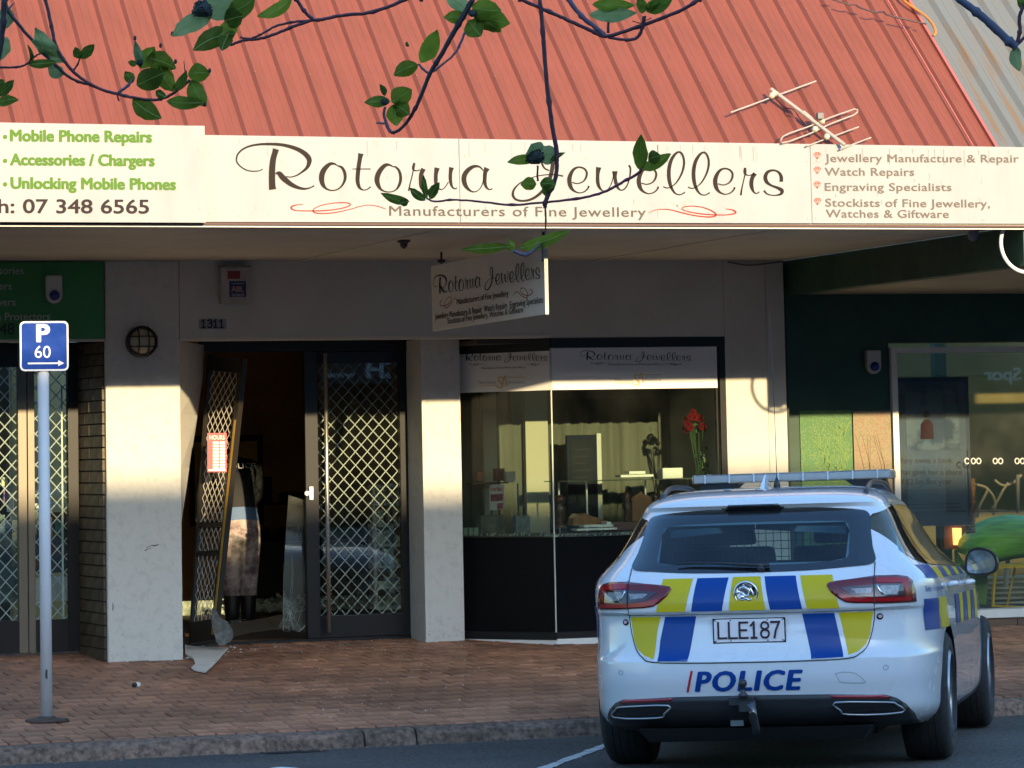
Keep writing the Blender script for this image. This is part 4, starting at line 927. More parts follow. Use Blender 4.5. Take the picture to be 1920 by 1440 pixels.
zf = at(1550, 772, YG).z  # both graphics end at the canopy's shadow line; dark wall above stands for shade
pa_ = thing('foliage_poster', 'bright green leafy wall graphic beside the cream pier', 'poster', (xw1, YG, 1))
m = MB(); m.box((xw1, YG - .012, .3), (xp1 - .01, YG - .002, zf + .01)); m.build('sheet', foliage_mat('leafy_print', (.07, .20, .045), (.20, .24, .06), (.05, .15, .04)), pa_)
m = MB(); q = random.Random(3)
for i in range(40):
    x = q.uniform(xw1 + .15, xp1 - .05); z = q.uniform(1.35, 1.72); m.tube([(x, YG - .013, z), (x + q.uniform(-.03, .03), YG - .013, z + .08), (x + q.uniform(-.06, .06), YG - .013, z + .15)], .003, 3)
m.build('grass_print', mat('lime_print', (.15, .26, .05), .5), pa_, kind='stuff')
pb2 = thing('blossom_poster', 'pink blossom wall graphic next to the white window frame', 'poster', (xp1, YG, 1))
m = MB(); m.box((xp1 + .0, YG - .02, .3), (xp2 - .012, YG - .010, zf - .0)); m.build('sheet', foliage_mat('blossom_print', (.30, .10, .09), (.10, .13, .045), (.24, .19, .11)), pb2)
m = MB()
for i in range(7):
    x = q.uniform(xp1 + .05, xp2 - .05); m.tube([(x, YG - .021, 1.2), (x + q.uniform(-.03, .03), YG - .021, 1.5), (x + q.uniform(-.1, .1), YG - .021, 1.75)], [.003, .002, .001], 4)
m.build('branch_print', mat('dark_branch_print', (.14, .08, .05), .6), pb2, kind='stuff')
siren(1621, 657, 1646, 702, YG, 'white alarm siren with blue lens on the dark green wall by the window')
wf = thing('white_framed_window', 'large white framed shop window of the green shop', 'shop window', (xp2, YG, .4))
Zs = at(1880, 1140, YG).z
m = MB(); m.box((xp2, YG - .04, Zs), (xp2 + .05, YG + .06, Zwt + .02)); m.build('frame', white_p, wf); m = MB(); m.box((xp2 + .051, YG - .04, Zwt - .025), (18, YG + .06, Zwt + .02)); m.build('frame', white_p, wf)
m = MB(); m.box((xp2 - .1, YG - .16, Zs - .07), (18, YG + .06, Zs)); m.build('sill', white_p, wf, bevel=.006)
m = MB(); m.box((xp2 + .05, YG + .01, Zs), (18, YG + .018, Zwt - .02)); m.build('glass_pane', glass('window_glass_right', (.88, .90, .86), 1.5, dirt=.04), wf)
tile = mat('brown_wall_tile', (.17, .10, .065), .5, nscale=3, namt=.3)
x = xp2 - .1
for i in range(9): m = MB(); m.box((x, YG - .13, Zs - .32), (x + .55, YG + .0, Zs - .072)); m.build('wall_tile', tile, grb); x += .556
m = MB(); m.box((xp2 - .1, YG - .12, -.1), (18, YG, Zs - .321)); m.build('base_wall', tile, grb)
inr = mat('olive_interior', (.13, .105, .03), .8, nscale=1, namt=.3)
m = MB(); m.box((xp2 - 1, YG + 4, 0), (20, YG + 4.1, 3)); m.box((xp2 - 1, YG + .2, .1), (20, YG + 4, .16)); m.build('interior', inr, grb)
m = MB(); m.box((at(1755, 700, YG + 2).x, YG + 2, .2), (at(1775, 700, YG + 2).x, YG + 2.1, 2.8)); m.build('inner_post', green_wall, grb)
# blue advertising poster hung inside
ap = thing('hanging_poster', 'tall dark blue hanging poster with lettering inside the white framed window', 'poster', tuple(at(1750, 985, YG + .12)))
yp = YG + .14; a, b = at(1681, 988, yp), at(1815, 706, yp)
m = MB(); m.box((a.x, yp, a.z), (b.x, yp + .02, b.z)); m.build('frame', mat('poster_navy', (.018, .035, .09), .4), ap)
m = MB(); c0, c1 = at(1687, 960, yp), at(1808, 715, yp); m.box((c0.x, yp - .003, c0.z), (c1.x, yp - .0005, c1.z)); m.build('sheet', mat('poster_blue', (.055, .10, .19), .35, nscale=2.5, namt=.3), ap)
m = MB(); c0, c1 = at(1700, 845, yp), at(1795, 722, yp); m.box((c0.x, yp - .006, c0.z), (c1.x, yp - .0035, c1.z)); m.build('photo_print', mat('poster_photo', (.02, .05, .12), .4, nscale=5, col2=(.07, .12, .2), contrast=(.45, .55)), ap)
m = MB(); p = at(1738, 800, yp - .008); m.quadbox([p + Vector((x, 0, z)) for x, z in ((-.06, -.1), (.06, -.1), (.055, .02), (.02, .06), (-.02, .06), (-.055, .02))], (0, .001, 0)); m.lathe(p + Vector((0, .002, .1)), [(.03, 0), (.03, .002)], 12, (0, -1, 0)); m.build('figure_print', mat('red_print', (.035, .006, .009), .7, spec=.1), ap)
m = MB(); yq = yp - .008
for s, y, x0, x1 in (('Mary owns a bank', 868, 1684, 1786), ('that gave her a share', 890, 1684, 1804), ('of $2.5m last year.', 908, 1684, 1786)): lettering(m, s, at(x0, y, yq), at(x1, y - .5, yq), .042, bold=.02)
m.build('lettering', mat('poster_dark_text', (.008, .014, .035), .5), ap)
m = MB()
for y, x1 in ((920, 1778), (927, 1750), (946, 1800), (953, 1803)): c0, c1 = at(1690, y, yq), at(x1, y - 1.6, yq); m.box((c0.x, yq, c0.z), (c1.x, yq + .001, c1.z))
m.build('small_print', mat('poster_dark_text', (.008, .014, .035)), ap, kind='stuff')
m = MB(); c0 = at(1816, 1000, yp); m.box((c0.x, yp, 1.0), (c0.x + .015, yp + .02, b.z - .6)); m.build('poster_rail', alu, ap)
# infinity marks on the glass
im = thing('infinity_decals', 'row of small white linked ring decals across the right window glass', 'decal', tuple(at(1870, 865, YG)))
for cx in (1830, 1871, 1912):
    m = MB()
    for dx in (-5, 5): c = at(cx + dx, 864.5, YG + .006); m.tube([c + Vector((math.cos(q) * .019, 0, math.sin(q) * .022)) for q in [2 * math.pi * i / 16 for i in range(16)]], .0055, 5, True)
    m.build('ring_pair', white_p, im)
m = MB(); c = at(1813, 864.5, YG + .006); m.tube([c + Vector((math.cos(q) * .019, 0, math.sin(q) * .022)) for q in [.6 + 5.0 * i / 14 for i in range(15)]], .0055, 5); m.build('open_ring', white_p, im)
# things inside / in front: green leaf chair, yellow stool frame, copper lamp, brick pillar, dry branches
gc = thing('leaf_chair', 'big curved bright green leaf shaped seat shell behind the car mirror', 'chair', tuple(at(1850, 1100, YG - .3)))
gm_ = mat('green_plastic', (.30, .75, .12), .35, nscale=5, namt=.45, stretch=(.6, 2, 6)); yc = YG + .9
o_ = [(1795, 1035), (1800, 1015), (1812, 998), (1830, 984), (1855, 974), (1885, 968), (1920, 970), (1960, 982)]; i_ = [(1815, 1060), (1830, 1058), (1850, 1054), (1862, 1050), (1880, 1046), (1905, 1042), (1930, 1045), (1965, 1055)]
o_ = [at(x, y, yc) for x, y in o_]; i_ = [at(x, y, yc) for x, y in i_]
m = MB(); nn_ = 8; vs = []
for k in range(nn_):
    for j in range(7):
        t = j / 6; p = o_[k].lerp(i_[k], t); vs.append(p + Vector((0, -.18 * math.sin(t * math.pi * .8), 0)))
m.add(vs, [(k * 7 + j, k * 7 + j + 1, (k + 1) * 7 + j + 1, (k + 1) * 7 + j) for k in range(nn_ - 1) for j in range(6)]); o = m.build('shell', gm_, gc, smooth=True); md = o.modifiers.new('s', 'SOLIDIFY'); md.thickness = .02
m = MB(); P = [at(x, y, yc) for x, y in ((1793, 1030), (1812, 1060), (1852, 1058), (1853, 1090), (1850, 1135), (1800, 1130))]; m.quadbox(P, (0, .05, 0)); m.build('side_panel', mat('green_plastic_dark', (.20, .38, .08), .45), gc, bevel=.01)
m = MB(); m.bar(at(1890, 1046, yc + .2), at(1886, 1100, yc + .2), .022, 8); m.build('stem', mat('pale_stem', (.4, .4, .34), .5), gc)
ys_ = thing('yellow_stool', 'yellow painted metal stool frame in the window right of the car mirror', 'stool', tuple(at(1870, 1140, YG + .35)))
yel = mat('yellow_steel', (.90, .55, .03), .4); yy_ = YG + .35
def ybar(a, b, r, dy0=0, dy1=0): m = MB(); m.bar(at(*a, yy_ + dy0), at(*b, yy_ + dy1), r, 8); return m
ybar((1867, 1062), (1861, 1138), .014).build('leg', yel, ys_); ybar((1904, 1062), (1888, 1135), .009, .3, .3).build('leg', yel, ys_); ybar((1950, 1062), (1950, 1140), .013).build('leg', yel, ys_)
m = MB(); m.box((at(1864, 1063, yy_).x, yy_ - .01, at(1864, 1063, yy_).z - .012), (at(1950, 1063, yy_).x, yy_ + .34, at(1864, 1063, yy_).z + .012)); m.build('seat_rim', yel, ys_)
m = MB(); m.bar(at(1862, 1136, yy_), at(1950, 1140, yy_), .009, 8); m.build('foot_rail', yel, ys_)
fl = thing('slatted_bench', 'pale slatted timber deck seen low through the right window', 'bench', tuple(at(1885, 1130, YG + 1.2)))
for i, y in enumerate((1084, 1093, 1103, 1112, 1122, 1131)): a = at(1850, y, YG + 1.3); m = MB(); m.box((a.x, YG + 1.3 - i * .02, a.z - .008), (a.x + .6, YG + 1.45 - i * .02, a.z + .008)); m.build('slat', mat('pale_slat', (.50, .46, .36), .6), fl)
cl_ = thing('copper_lamp', 'glowing amber lamp shade between the blue poster and the green chair', 'lamp', tuple(at(1801, 1020, YG + .9)))
m = MB(); P = [at(x, y, YG + .9) for x, y in ((1788, 990), (1803, 990), (1803, 1010), (1797, 1022), (1790, 1022))]; m.quadbox(P, (0, .03, 0)); m.build('shade', mat('amber_shade', (1.0, .42, .12), .5, emit=.8), cl_, bevel=.004)
m = MB(); P = [at(x, y, YG + .95) for x, y in ((1770, 985), (1815, 985), (1815, 1030), (1770, 1030))]; m.quadbox(P, (0, .05, 0)); m.build('backplate', mat('copper_wood', (.22, .10, .03), .5), cl_)
bp = thing('brick_pillar', 'thin rustic brick pillar inside the window right of the blue poster', 'pillar', tuple(at(1825, 1000, YG + .6)))
for i in range(20):
    y = 897 + i * 5.2; a, b = at(1819.5, y + 4.6, YG + .6), at(1829, y, YG + .6); m = MB(); m.box((a.x + rnd.uniform(-.006, .006), YG + .6, a.z), (b.x + rnd.uniform(-.006, .006), YG + .68, b.z)); m.build('brick', mat('rustic_brick', (.18, .09, .05), .8, obj_rand=.3), bp)
tw = thing('dry_branches', 'bare pale twisted branches standing in the right window', 'branches', tuple(at(1870, 960, YG + .8))); bm3 = mat('pale_bark', (.24, .21, .16), .8)
for pts in (((1828, 908), (1850, 915), (1846, 930), (1836, 950), (1832, 970)), ((1860, 955), (1872, 935), (1880, 920), (1890, 905)), ((1865, 900), (1880, 910), (1900, 905), (1915, 890)), ((1828, 958), (1860, 958), (1890, 958)), ((1862, 965), (1866, 950), (1862, 930), (1850, 915))):
    m = MB(); m.tube(crom([at(x, y, YG + .8) for x, y in pts], 4), .012, 6); m.build('branch', bm3, tw, smooth=True)
m = MB(); m.bar(at(1908, 890, YG + .7), at(1908, 962, YG + .7), .016, 6); m.build('post', mat('grey_post', (.16, .16, .15), .5), tw)
# corbelled ring lamp under the canopy
rl = thing('ring_light', 'white metal hoop hanging under the canopy at the right edge of the photo', 'hoop', tuple(at(1922, 460, 20.85)))
c = at(1926, 456, 20.75); m = MB(); m.tube([c + Vector((math.cos(q) * .20, 0, math.sin(q) * .20)) for q in [2 * math.pi * i / 48 for i in range(48)]], .014, 8, True); m.build('hoop', white_p, rl, smooth=True)
m = MB(); m.bar(c + Vector((0, 0, .2)), (c.x, c.y, Z_SOF), .008, 6); m.build('hanger', white_p, rl)
sp_ = thing('canopy_spotlight', 'small grey spotlight head under the canopy edge left of the white hoop', 'spotlight', tuple(at(1826, 435, 21.0)))
c = at(1824, 428, 21.2); m = MB(); m.lathe(c + Vector((0, 0, -.06)), [(.01, -.03), (.035, -.015), (.042, .02), (.03, .06), (.012, .075)], 12, (.3, 0, 1)); m.build('head', mat('grey_lamp', (.22, .22, .2), .5), sp_, smooth=True); m = MB(); m.box((c.x - .05, c.y - .02, c.z + .01), (c.x + .02, c.y + .02, c.z + .03)); m.build('bracket', mat('grey_lamp', (.22, .22, .2)), sp_)
# ------------------------------------------------------------ hand drawn script lettering of the shop name (stroke: x, y, width in source units)
def sc_(ox, oy, s, pts): return [(ox + x / s, oy + y / s, w / s) for x, y, w in pts]
A1 = lambda p: sc_(430, 250, 8.0, p)
A2 = lambda p: sc_(660, 250, 6.857, p)
A3 = lambda p: sc_(940, 250, 6.857, p)
A4 = lambda p: sc_(1200, 250, 6.857, p)
E0 = [(20, 640, 14), (90, 655, 14), (160, 630, 18), (200, 575, 26), (208, 510, 26), (170, 460, 22), (100, 445, 22), (40, 475, 36), (0, 540, 50), (-15, 610, 56), (0, 690, 50), (40, 745, 28), (110, 775, 14), (180, 758, 16), (225, 715, 20), (235, 685, 26)]
L0 = [(300, 685, 14), (345, 702, 14), (400, 688, 12), (470, 630, 18), (530, 530, 24), (562, 430, 28), (565, 340, 28), (540, 265, 26), (500, 240, 24), (450, 270, 34), (400, 350, 44), (375, 450, 48), (372, 550, 48), (385, 640, 44), (415, 720, 32), (460, 775, 18), (515, 788, 14), (560, 770, 16), (578, 755, 18)]
sh = lambda P, dx, dy: [(x + dx, y + dy, w) for x, y, w in P]
SCRIPT = [A1([(500, 535, 16), (450, 560, 14), (370, 568, 16), (270, 555, 17), (180, 505, 18), (120, 440, 20), (108, 380, 22), (130, 310, 24), (200, 240, 26), (310, 190, 28), (450, 165, 32), (600, 160, 38), (760, 168, 44), (900, 195, 52), (1040, 245, 62), (1140, 310, 72), (1195, 380, 76), (1195, 450, 64), (1160, 520, 46), (1090, 580, 30), (1010, 630, 20), (920, 655, 16), (850, 648, 14)]),
 A1([(700, 236, 96), (682, 300, 86), (660, 380, 88), (645, 500, 92), (640, 650, 95), (643, 780, 98), (650, 842, 110)]),
 A1([(690, 605, 10), (745, 600, 66), (800, 660, 84), (860, 715, 78), (940, 772, 66), (1030, 812, 48), (1120, 832, 32), (1200, 820, 20), (1250, 798, 18), (1272, 785, 24)]),
 A1([(1620, 480, 14), (1570, 455, 30), (1510, 460, 50), (1440, 520, 72), (1395, 600, 82), (1385, 690, 78), (1405, 770, 60), (1450, 825, 32), (1510, 852, 20), (1570, 855, 18), (1640, 830, 20), (1700, 770, 30), (1735, 690, 42), (1735, 610, 46), (1715, 550, 42), (1680, 505, 34), (1620, 485, 16)]),
 A2([(115, 260, 74), (105, 310, 56), (90, 400, 54), (78, 500, 54), (72, 600, 52), (85, 670, 44), (110, 710, 28), (150, 728, 14), (190, 722, 14), (225, 700, 16), (238, 685, 20)]),
 A2([(5, 458, 10), (120, 458, 12), (240, 458, 12)]),
 A2([(530, 430, 12), (480, 405, 26), (430, 410, 48), (375, 460, 60), (335, 530, 66), (322, 600, 64), (340, 670, 50), (380, 725, 26), (440, 750, 14), (510, 750, 14), (565, 725, 20), (605, 670, 34), (625, 600, 38), (622, 530, 36), (600, 470, 30), (560, 432, 22), (530, 430, 12)]),
 A2([(803, 380, 26), (795, 410, 34), (788, 450, 34), (800, 475, 20), (840, 480, 12), (875, 468, 14)]), A2([(790, 470, 14), (770, 560, 14), (745, 660, 16), (730, 740, 22)]),
 A2([(920, 455, 60), (892, 520, 54), (884, 600, 50), (887, 680, 40), (910, 725, 20), (960, 735, 14), (1000, 715, 14)]),
 A2([(1095, 443, 68), (1080, 520, 50), (1078, 600, 48), (1085, 660, 40), (1110, 705, 22), (1150, 722, 12), (1195, 695, 12), (1240, 625, 12)]),
 A2([(1280, 438, 64), (1268, 500, 46), (1265, 580, 44), (1275, 650, 36), (1295, 695, 22), (1330, 712, 14), (1350, 700, 16)]),
 A2([(1690, 480, 12), (1640, 430, 22), (1570, 425, 40), (1500, 465, 56), (1450, 530, 62), (1440, 600, 62), (1460, 670, 52), (1505, 725, 30), (1560, 752, 16), (1620, 735, 12), (1665, 680, 12), (1690, 600, 12), (1695, 500, 12)]),
 A2([(1737, 446, 76), (1715, 500, 52), (1708, 580, 46), (1712, 650, 42), (1735, 700, 26), (1770, 722, 14), (1805, 712, 16)]),
 A3([(615, 478, 16), (560, 450, 20), (525, 390, 26), (520, 310, 28), (550, 230, 26), (600, 195, 26), (650, 230, 34), (665, 330, 46), (655, 450, 52), (625, 580, 50), (570, 690, 44), (490, 780, 38), (390, 845, 32), (280, 868, 26), (190, 850, 28), (150, 795, 32), (165, 720, 26), (240, 640, 16), (350, 585, 12), (480, 545, 12), (620, 530, 14), (720, 535, 16), (795, 550, 20)]),
 A3(sh(E0, 890, -10)),
 A3([(1252, 436, 70), (1240, 520, 46), (1240, 620, 46), (1260, 690, 36), (1300, 735, 16), (1350, 735, 12), (1400, 680, 12), (1430, 600, 12), (1452, 500, 10)]),
 A3([(1460, 486, 70), (1462, 560, 46), (1475, 640, 44), (1500, 700, 30), (1540, 730, 16), (1590, 710, 18), (1630, 640, 16), (1655, 540, 20), (1660, 450, 24), (1640, 408, 24)]),
 A4(E0), A4(L0), A4(sh(L0, 318, 5)), A4(sh(E0, 982, 8)),
 A4([(1352, 442, 28), (1350, 490, 40), (1355, 520, 30), (1385, 540, 12), (1430, 535, 14), (1465, 520, 20)]), A4([(1350, 530, 16), (1330, 620, 14), (1310, 710, 18), (1297, 795, 26)]),
 A4([(1482, 515, 54), (1445, 570, 50), (1432, 640, 52), (1440, 700, 44), (1465, 755, 22), (1500, 772, 14), (1535, 752, 16)]),
 A4([(1815, 622, 46), (1818, 570, 44), (1800, 520, 36), (1760, 485, 24), (1700, 475, 26), (1640, 500, 40), (1612, 560, 50), (1630, 625, 44), (1690, 670, 28), (1770, 700, 36), (1825, 735, 48), (1815, 775, 36), (1760, 795, 18), (1690, 795, 14), (1630, 775, 18), (1595, 735, 26)])]
SWIRL_L = [A1([(1105, 1065, 8), (1000, 1075, 14), (935, 1100, 24), (935, 1130, 22), (990, 1155, 14), (1100, 1162, 14), (1250, 1162, 16), (1400, 1160, 16), (1560, 1145, 14), (1720, 1115, 14), (1815, 1075, 16), (1780, 1045, 14), (1680, 1038, 14), (1530, 1050, 12), (1380, 1080, 12), (1290, 1120, 12), (1255, 1160, 14), (1290, 1192, 16), (1400, 1202, 14), (1550, 1192, 14), (1700, 1165, 12), (1840, 1130, 10), (1960, 1096, 10), (2080, 1076, 10), (2220, 1092, 10), (2345, 1134, 10)])]
SWIRL_R = [A4([(110, 1020, 6), (200, 985, 8), (300, 975, 10), (400, 985, 12), (500, 1010, 14), (620, 1040, 14), (760, 1065, 14), (900, 1075, 16), (970, 1060, 18), (970, 1030, 18), (900, 985, 14), (800, 950, 12), (680, 935, 12), (570, 945, 12), (540, 970, 12), (600, 1000, 12), (720, 1025, 14), (860, 1042, 14), (980, 1048, 14), (1100, 1048, 12), (1200, 1035, 16), (1230, 1015, 22), (1190, 985, 14), (1100, 970, 8)])]
def script_mesh(strokes, f, seg=6, wmul=1.0):
    m = MB()
    for s in strokes: ribbon(m, s, f, seg=seg, wmul=wmul)
    return m

# ------------------------------------------------------------ main fascia sign
ink = mat('dark_brown_ink', (.022, .015, .013), .6, spec=.1)
inkg = mat('grey_brown_ink', (.10, .08, .07), .6, spec=.1); inkg2 = mat('faded_grey_ink', (.14, .115, .10), .6, spec=.1); red_ink = mat('red_ink', (.30, .03, .02), .6, spec=.1)
YS_ = Y_FAS
fsn = thing('jeweller_fascia_sign', 'long white fascia sign with brown script shop name and red swirls on the canopy', 'sign', tuple(at(960, 420, YS_)))
zb0, zt0 = at(384, 416, YS_).z, at(384, 253, YS_).z
zb1, zt1 = at(1860, 419.5, YS_).z, at(1860, 275, YS_).z
def zlerp(a, b, x): return a + (b - a) * (x - xs0) / (xs1 - xs0)
xs0, xs1 = at(384, 400, YS_).x, at(1860, 400, YS_).x
edges = [xs0 - .02, at(862, 350, YS_).x, at(1521, 350, YS_).x, 14.0]
for i in range(3):
    m = MB(); a, b = edges[i] + .0015, edges[i + 1] - .0015
    P = [(a, YS_, zlerp(zb0, zb1, a)), (b, YS_, zlerp(zb0, zb1, b)), (b, YS_, zlerp(zt0, zt1, b)), (a, YS_, zlerp(zt0, zt1, a))]
    m.quadbox(P, (0, .02, 0)); m.build('panel', white_sign, fsn, bevel=.001)
m = MB(); m.box((-2, YS_ + .004, zb0 - .018), (14, YS_ + .03, zb0 - .003)); m.build('lower_trim', mat('brown_trim', (.10, .05, .04), .7), fsn)
ff = lambda x, y: at(x, y, YS_ - .003)
names = 'Rotorua Jewellers'
script_mesh(SCRIPT, ff).build('script_lettering', ink, fsn, fix=False)
script_mesh(SWIRL_L, ff).build('swirl', red_ink, fsn, fix=False); script_mesh(SWIRL_R, ff).build('swirl', red_ink, fsn, fix=False)
def ext(mb, s, x0, x1, yb0, yb1, cap_px, Y=None, **k):
    Y = Y or YS_ - .003; p0, p1 = at(x0, yb0, Y), at(x1, yb1, Y); cap = at(x0, yb0 - cap_px, Y).z - p0.z; lettering(mb, s, p0, p1, cap, **k)
m = MB(); ext(m, 'Manufacturers of Fine Jewellery', 730, 1211, 404, 406.5, 18, spacing=1.08, bold=.008); m.build('lettering', inkg, fsn)
for s, x0, x1, y0, y1 in (('Jewellery Manufacture & Repair', 1547, 1910, 303.5, 304.5), ('Watch Repairs', 1547, 1714, 329, 329.5), ('Engraving Specialists', 1547, 1784, 357.5, 358), ('Stockists of Fine Jewellery,', 1548, 1856, 387, 389), ('Watches & Giftware', 1549, 1779, 407.5, 408.5)):
    m = MB(); ext(m, s, x0, x1, y0, y1, 14.5, spacing=1.05, bold=.02); m.build('lettering', inkg2, fsn)
def gem(mb, cx, cy, r, f, w=1.0):
    P = {'a': (-1, -.35), 'b': (-.5, -.9), 'c': (.5, -.9), 'd': (1, -.35), 'e': (0, 1), 'f': (-.4, -.35), 'g': (.4, -.35), 'h': (0, -.9)}
    for s in ('abcdea', 'ad', 'fe', 'ge', 'fhg', 'bf', 'cg'):
        for p, q in zip(s, s[1:]): ribbon(mb, [(cx + P[p][0] * r, cy + P[p][1] * r, w), (cx + P[q][0] * r, cy + P[q][1] * r, w)], f, seg=1)
m = MB()
for cx, cy in ((1532.5, 291.5), (1532.5, 319), (1532.5, 346.5), (1533, 377.5)): gem(m, cx, cy, 6.5, ff, 1.3)
m.build('gem_emblem', mat('pale_red_ink', (.40, .13, .10), .5), fsn, kind='stuff')
m = MB(); gem(m, 1290, 382, 11, ff, 1.0); m.build('gem_emblem', mat('peach_ink', (.72, .42, .34), .5), fsn)
m = MB(); w_ = [(1247, 380, 2), (1253, 388, 5), (1258, 382, 2)]; ribbon(m, w_, ff); ribbon(m, [(1244, 398, 1), (1262, 388, 2), (1286, 382, 2)], ff); ribbon(m, [(1258, 378, 1), (1270, 386, 2), (1290, 400, 1)], ff); m.build('tool_emblem', mat('grey_tool_ink', (.35, .33, .30), .5), fsn)
m = MB()
for x, y in ((503, 286), (628, 287), (852, 291), (872, 292), (1361, 300), (1513, 302), (1532, 301), (393, 284), (394, 399), (503, 401), (1515, 409), (1531, 409), (1818, 410), (1843, 412), (1100, 296)):
    m.disc(at(x, y, YS_ - .001), (0, -1, 0), .006, .004, 8)
m.build('screw', mat('sign_screw', (.40, .37, .28), .5), fsn, kind='stuff')
dr2 = random.Random(91); m = MB(); m2 = MB()
for i in range(70):
    x = dr2.uniform(390, 1915); top_ = dr2.random() < .6; y = 256 + (x - 384) * .0149 + 3 if top_ else dr2.uniform(285, 400); L = dr2.uniform(5, 34) if top_ else dr2.uniform(4, 14); w = dr2.uniform(.5, 1.6)
    (m if i % 2 else m2).add([ff(x - w / 2, y), ff(x + w / 2, y), ff(x + w * .3 + L * .02, y + L), ff(x - w * .2 + L * .02, y + L)], [(0, 1, 2, 3)])
for i in range(60):
    x, y = dr2.uniform(392, 1915), 414 - abs(dr2.gauss(0, 14)); w = dr2.uniform(.6, 2.2); m2.add([ff(x, y), ff(x + w, y + .2), ff(x + w * .9, y + w * .8), ff(x + .1, y + w)], [(0, 1, 2, 3)])
m.build('drip_stain', mat('drip_stain', (.285, .28, .265), .7), fsn, kind='stuff'); m2.build('drip_stain', mat('dirt_fleck', (.255, .24, .215), .7), fsn, kind='stuff')
# phone shop fascia sign
psn = thing('phone_fascia_sign', 'white fascia sign with green phone repair lines and a phone number, at the far left', 'sign', tuple(at(200, 418, YS_ - .05)))
yq = YS_ - .05
a, b = at(386, 417.5, yq), at(384, 236, yq); m = MB(); P = [(-1.5, yq, at(0, 416, yq).z), (a.x, yq, a.z), (a.x, yq, b.z), (-1.5, yq, at(0, 227.5, yq).z + .012)]; m.quadbox(P, (0, .045, 0)); m.build('panel', white_sign, psn, bevel=.001)
gl_ = mat('lime_green_ink', (.085, .175, .028), .7, spec=.1); kk = mat('dark_maroon_ink', (.03, .02, .024), .6, spec=.1)
for s, x0, x1, y0, y1 in (('Mobile Phone Repairs', 20, 284, 264, 266.5), ('Accessories / Chargers', 20, 289, 309, 311), ('Unlocking Mobile Phones', 21, 329, 353, 355.5)):
    m = MB(); ext(m, s, x0, x1, y0, y1, 20.5, Y=yq - .003, bold=.06); m.build('lettering', gl_, psn)
    m = MB(); m.disc(at(9.5, y0 - 7.5, yq - .002), (0, -1, 0), .013, .002, 12); m.build('bullet', gl_, psn)
m = MB(); ext(m, 'Ph: 07 348 6565', -27, 279, 399, 400, 25.5, Y=yq - .003, bold=.03); m.build('lettering', kk, psn)
m = MB()
for x, y in ((373, 279.5), (376, 389)): m.disc(at(x, y, yq - .001), (0, -1, 0), .007, .004, 8)
m.build('screw', mat('sign_screw', (.40, .37, .28)), psn, kind='stuff')

# ------------------------------------------------------------ hanging blade sign under the canopy
XH = 7.68
hz = lambda x, y: atx(x, y, XH)
hs_ = thing('hanging_sign', 'white double sided hanging sign with black script, edge on to the street under the canopy', 'sign', tuple(hz(920, 600)))
A, B, D_, C_ = hz(808, 499), hz(1020, 457), hz(811, 621), hz(1023, 589)
m = MB(); m.quadbox([D_, C_, B, A], (.02, 0, 0)); m.build('board', mat('sign_white', (.80, .79, .76), .5, nscale=3, namt=.06), hs_, bevel=.002)
m = MB(); B2, C2 = hz(1020, 457.5), hz(1023.2, 589.5); m.box((XH - .002, B2.y - .004, C2.z), (XH + .023, B2.y - .0015, B2.z)); m.build('edge_strip', mat('bright_edge', (.50, .48, .42), .6), hs_)
m = MB(); p = hz(823, 497); m.bar((XH + .02, p.y, p.z - .03), (XH + .02, p.y, Z_SOF), .008, 6); m.disc((XH + .02, p.y, p.z + .02), (0, 0, 1), .03, .02, 8); m.build('hanger', blackm, hs_)
m = MB(); p = hz(1017, 470); m.bar((XH + .02, p.y + .03, C_.z + .3), (XH + .02, p.y + .03, Z_SOF + .01), .010, 6); m.build('hanger', blackm, hs_)
def hb_(u, v): return (D_.lerp(C_, u)).lerp(A.lerp(B, u), v) + Vector((-.003, 0, 0))
def hmap(x, y): return hb_(.02 + (x - 441) / (1475 - 441) * .95, 1 - (.14 + (y - 262) / 135 * .44))
script_mesh(SCRIPT, hmap, wmul=1.3).build('script_lettering', mat('black_ink', (.010, .010, .012), .5), hs_, fix=False)
for SW in (SWIRL_L, SWIRL_R):
    script_mesh([[(x, (y - 392) * 1.9 + 392, w * 1.6) for x, y, w in s] for s in SW], lambda x, y: hb_(.08 + (x - 545) / (1380 - 545) * .82, .385 - (y - 392) / 260), wmul=1).build('swirl', mat('dull_red_ink', (.34, .05, .04), .5), hs_, fix=False)
dul = mat('dull_brown_ink', (.10, .075, .07), .5)
def hl(s, u0, u1, v, cap):
    m = MB(); a, b = hb_(u0, v), hb_(u1, v); lettering(m, s, a, b, cap, bold=.01); m.build('lettering', dul, hs_)
hl('Manufacturers of Fine Jewellery', .24, .70, .345, .040); hl('Jewellery Manufacture & Repair  Watch Repairs  Engraving Specialists', .03, .985, .17, .042); hl('Stockists of Fine Jewellery, Watches & Giftware', .15, .82, .075, .040)

# ------------------------------------------------------------ window film prints
def film_prints(f, sx, parent, k=1.0):
    script_mesh(SCRIPT, f, wmul=1.25).build('script_lettering', mat('black_ink', (.010, .010, .012)), parent, fix=False)
    script_mesh(SWIRL_L + SWIRL_R, f, wmul=2.0, seg=3).build('swirl', dul, parent, fix=False)
wf1 = lambda x, y: at(1087 + (x - 441) * (1296 - 1087) / 1034, 656 + (y - 262) * .196, Y_WALL + .0015)
film_prints(wf1, 1, fs1)
fs2 = [o for o in bw.children if o.name.startswith('header_film')][-1]
fp = lambda x, y, d=.008: atp(x, y, tuple((Vector((*Pp, 0)) + nv * (.006 + d))[:2]), tuple((Vector((*Pc, 0)) + nv * (.006 + d))[:2]))
wf2 = lambda x, y: fp(864 + (x - 441) * (1026 - 864) / 1034, 658 + (y - 262) * .196 - (x - 441) * .0015)
film_prints(wf2, 1, fs2)
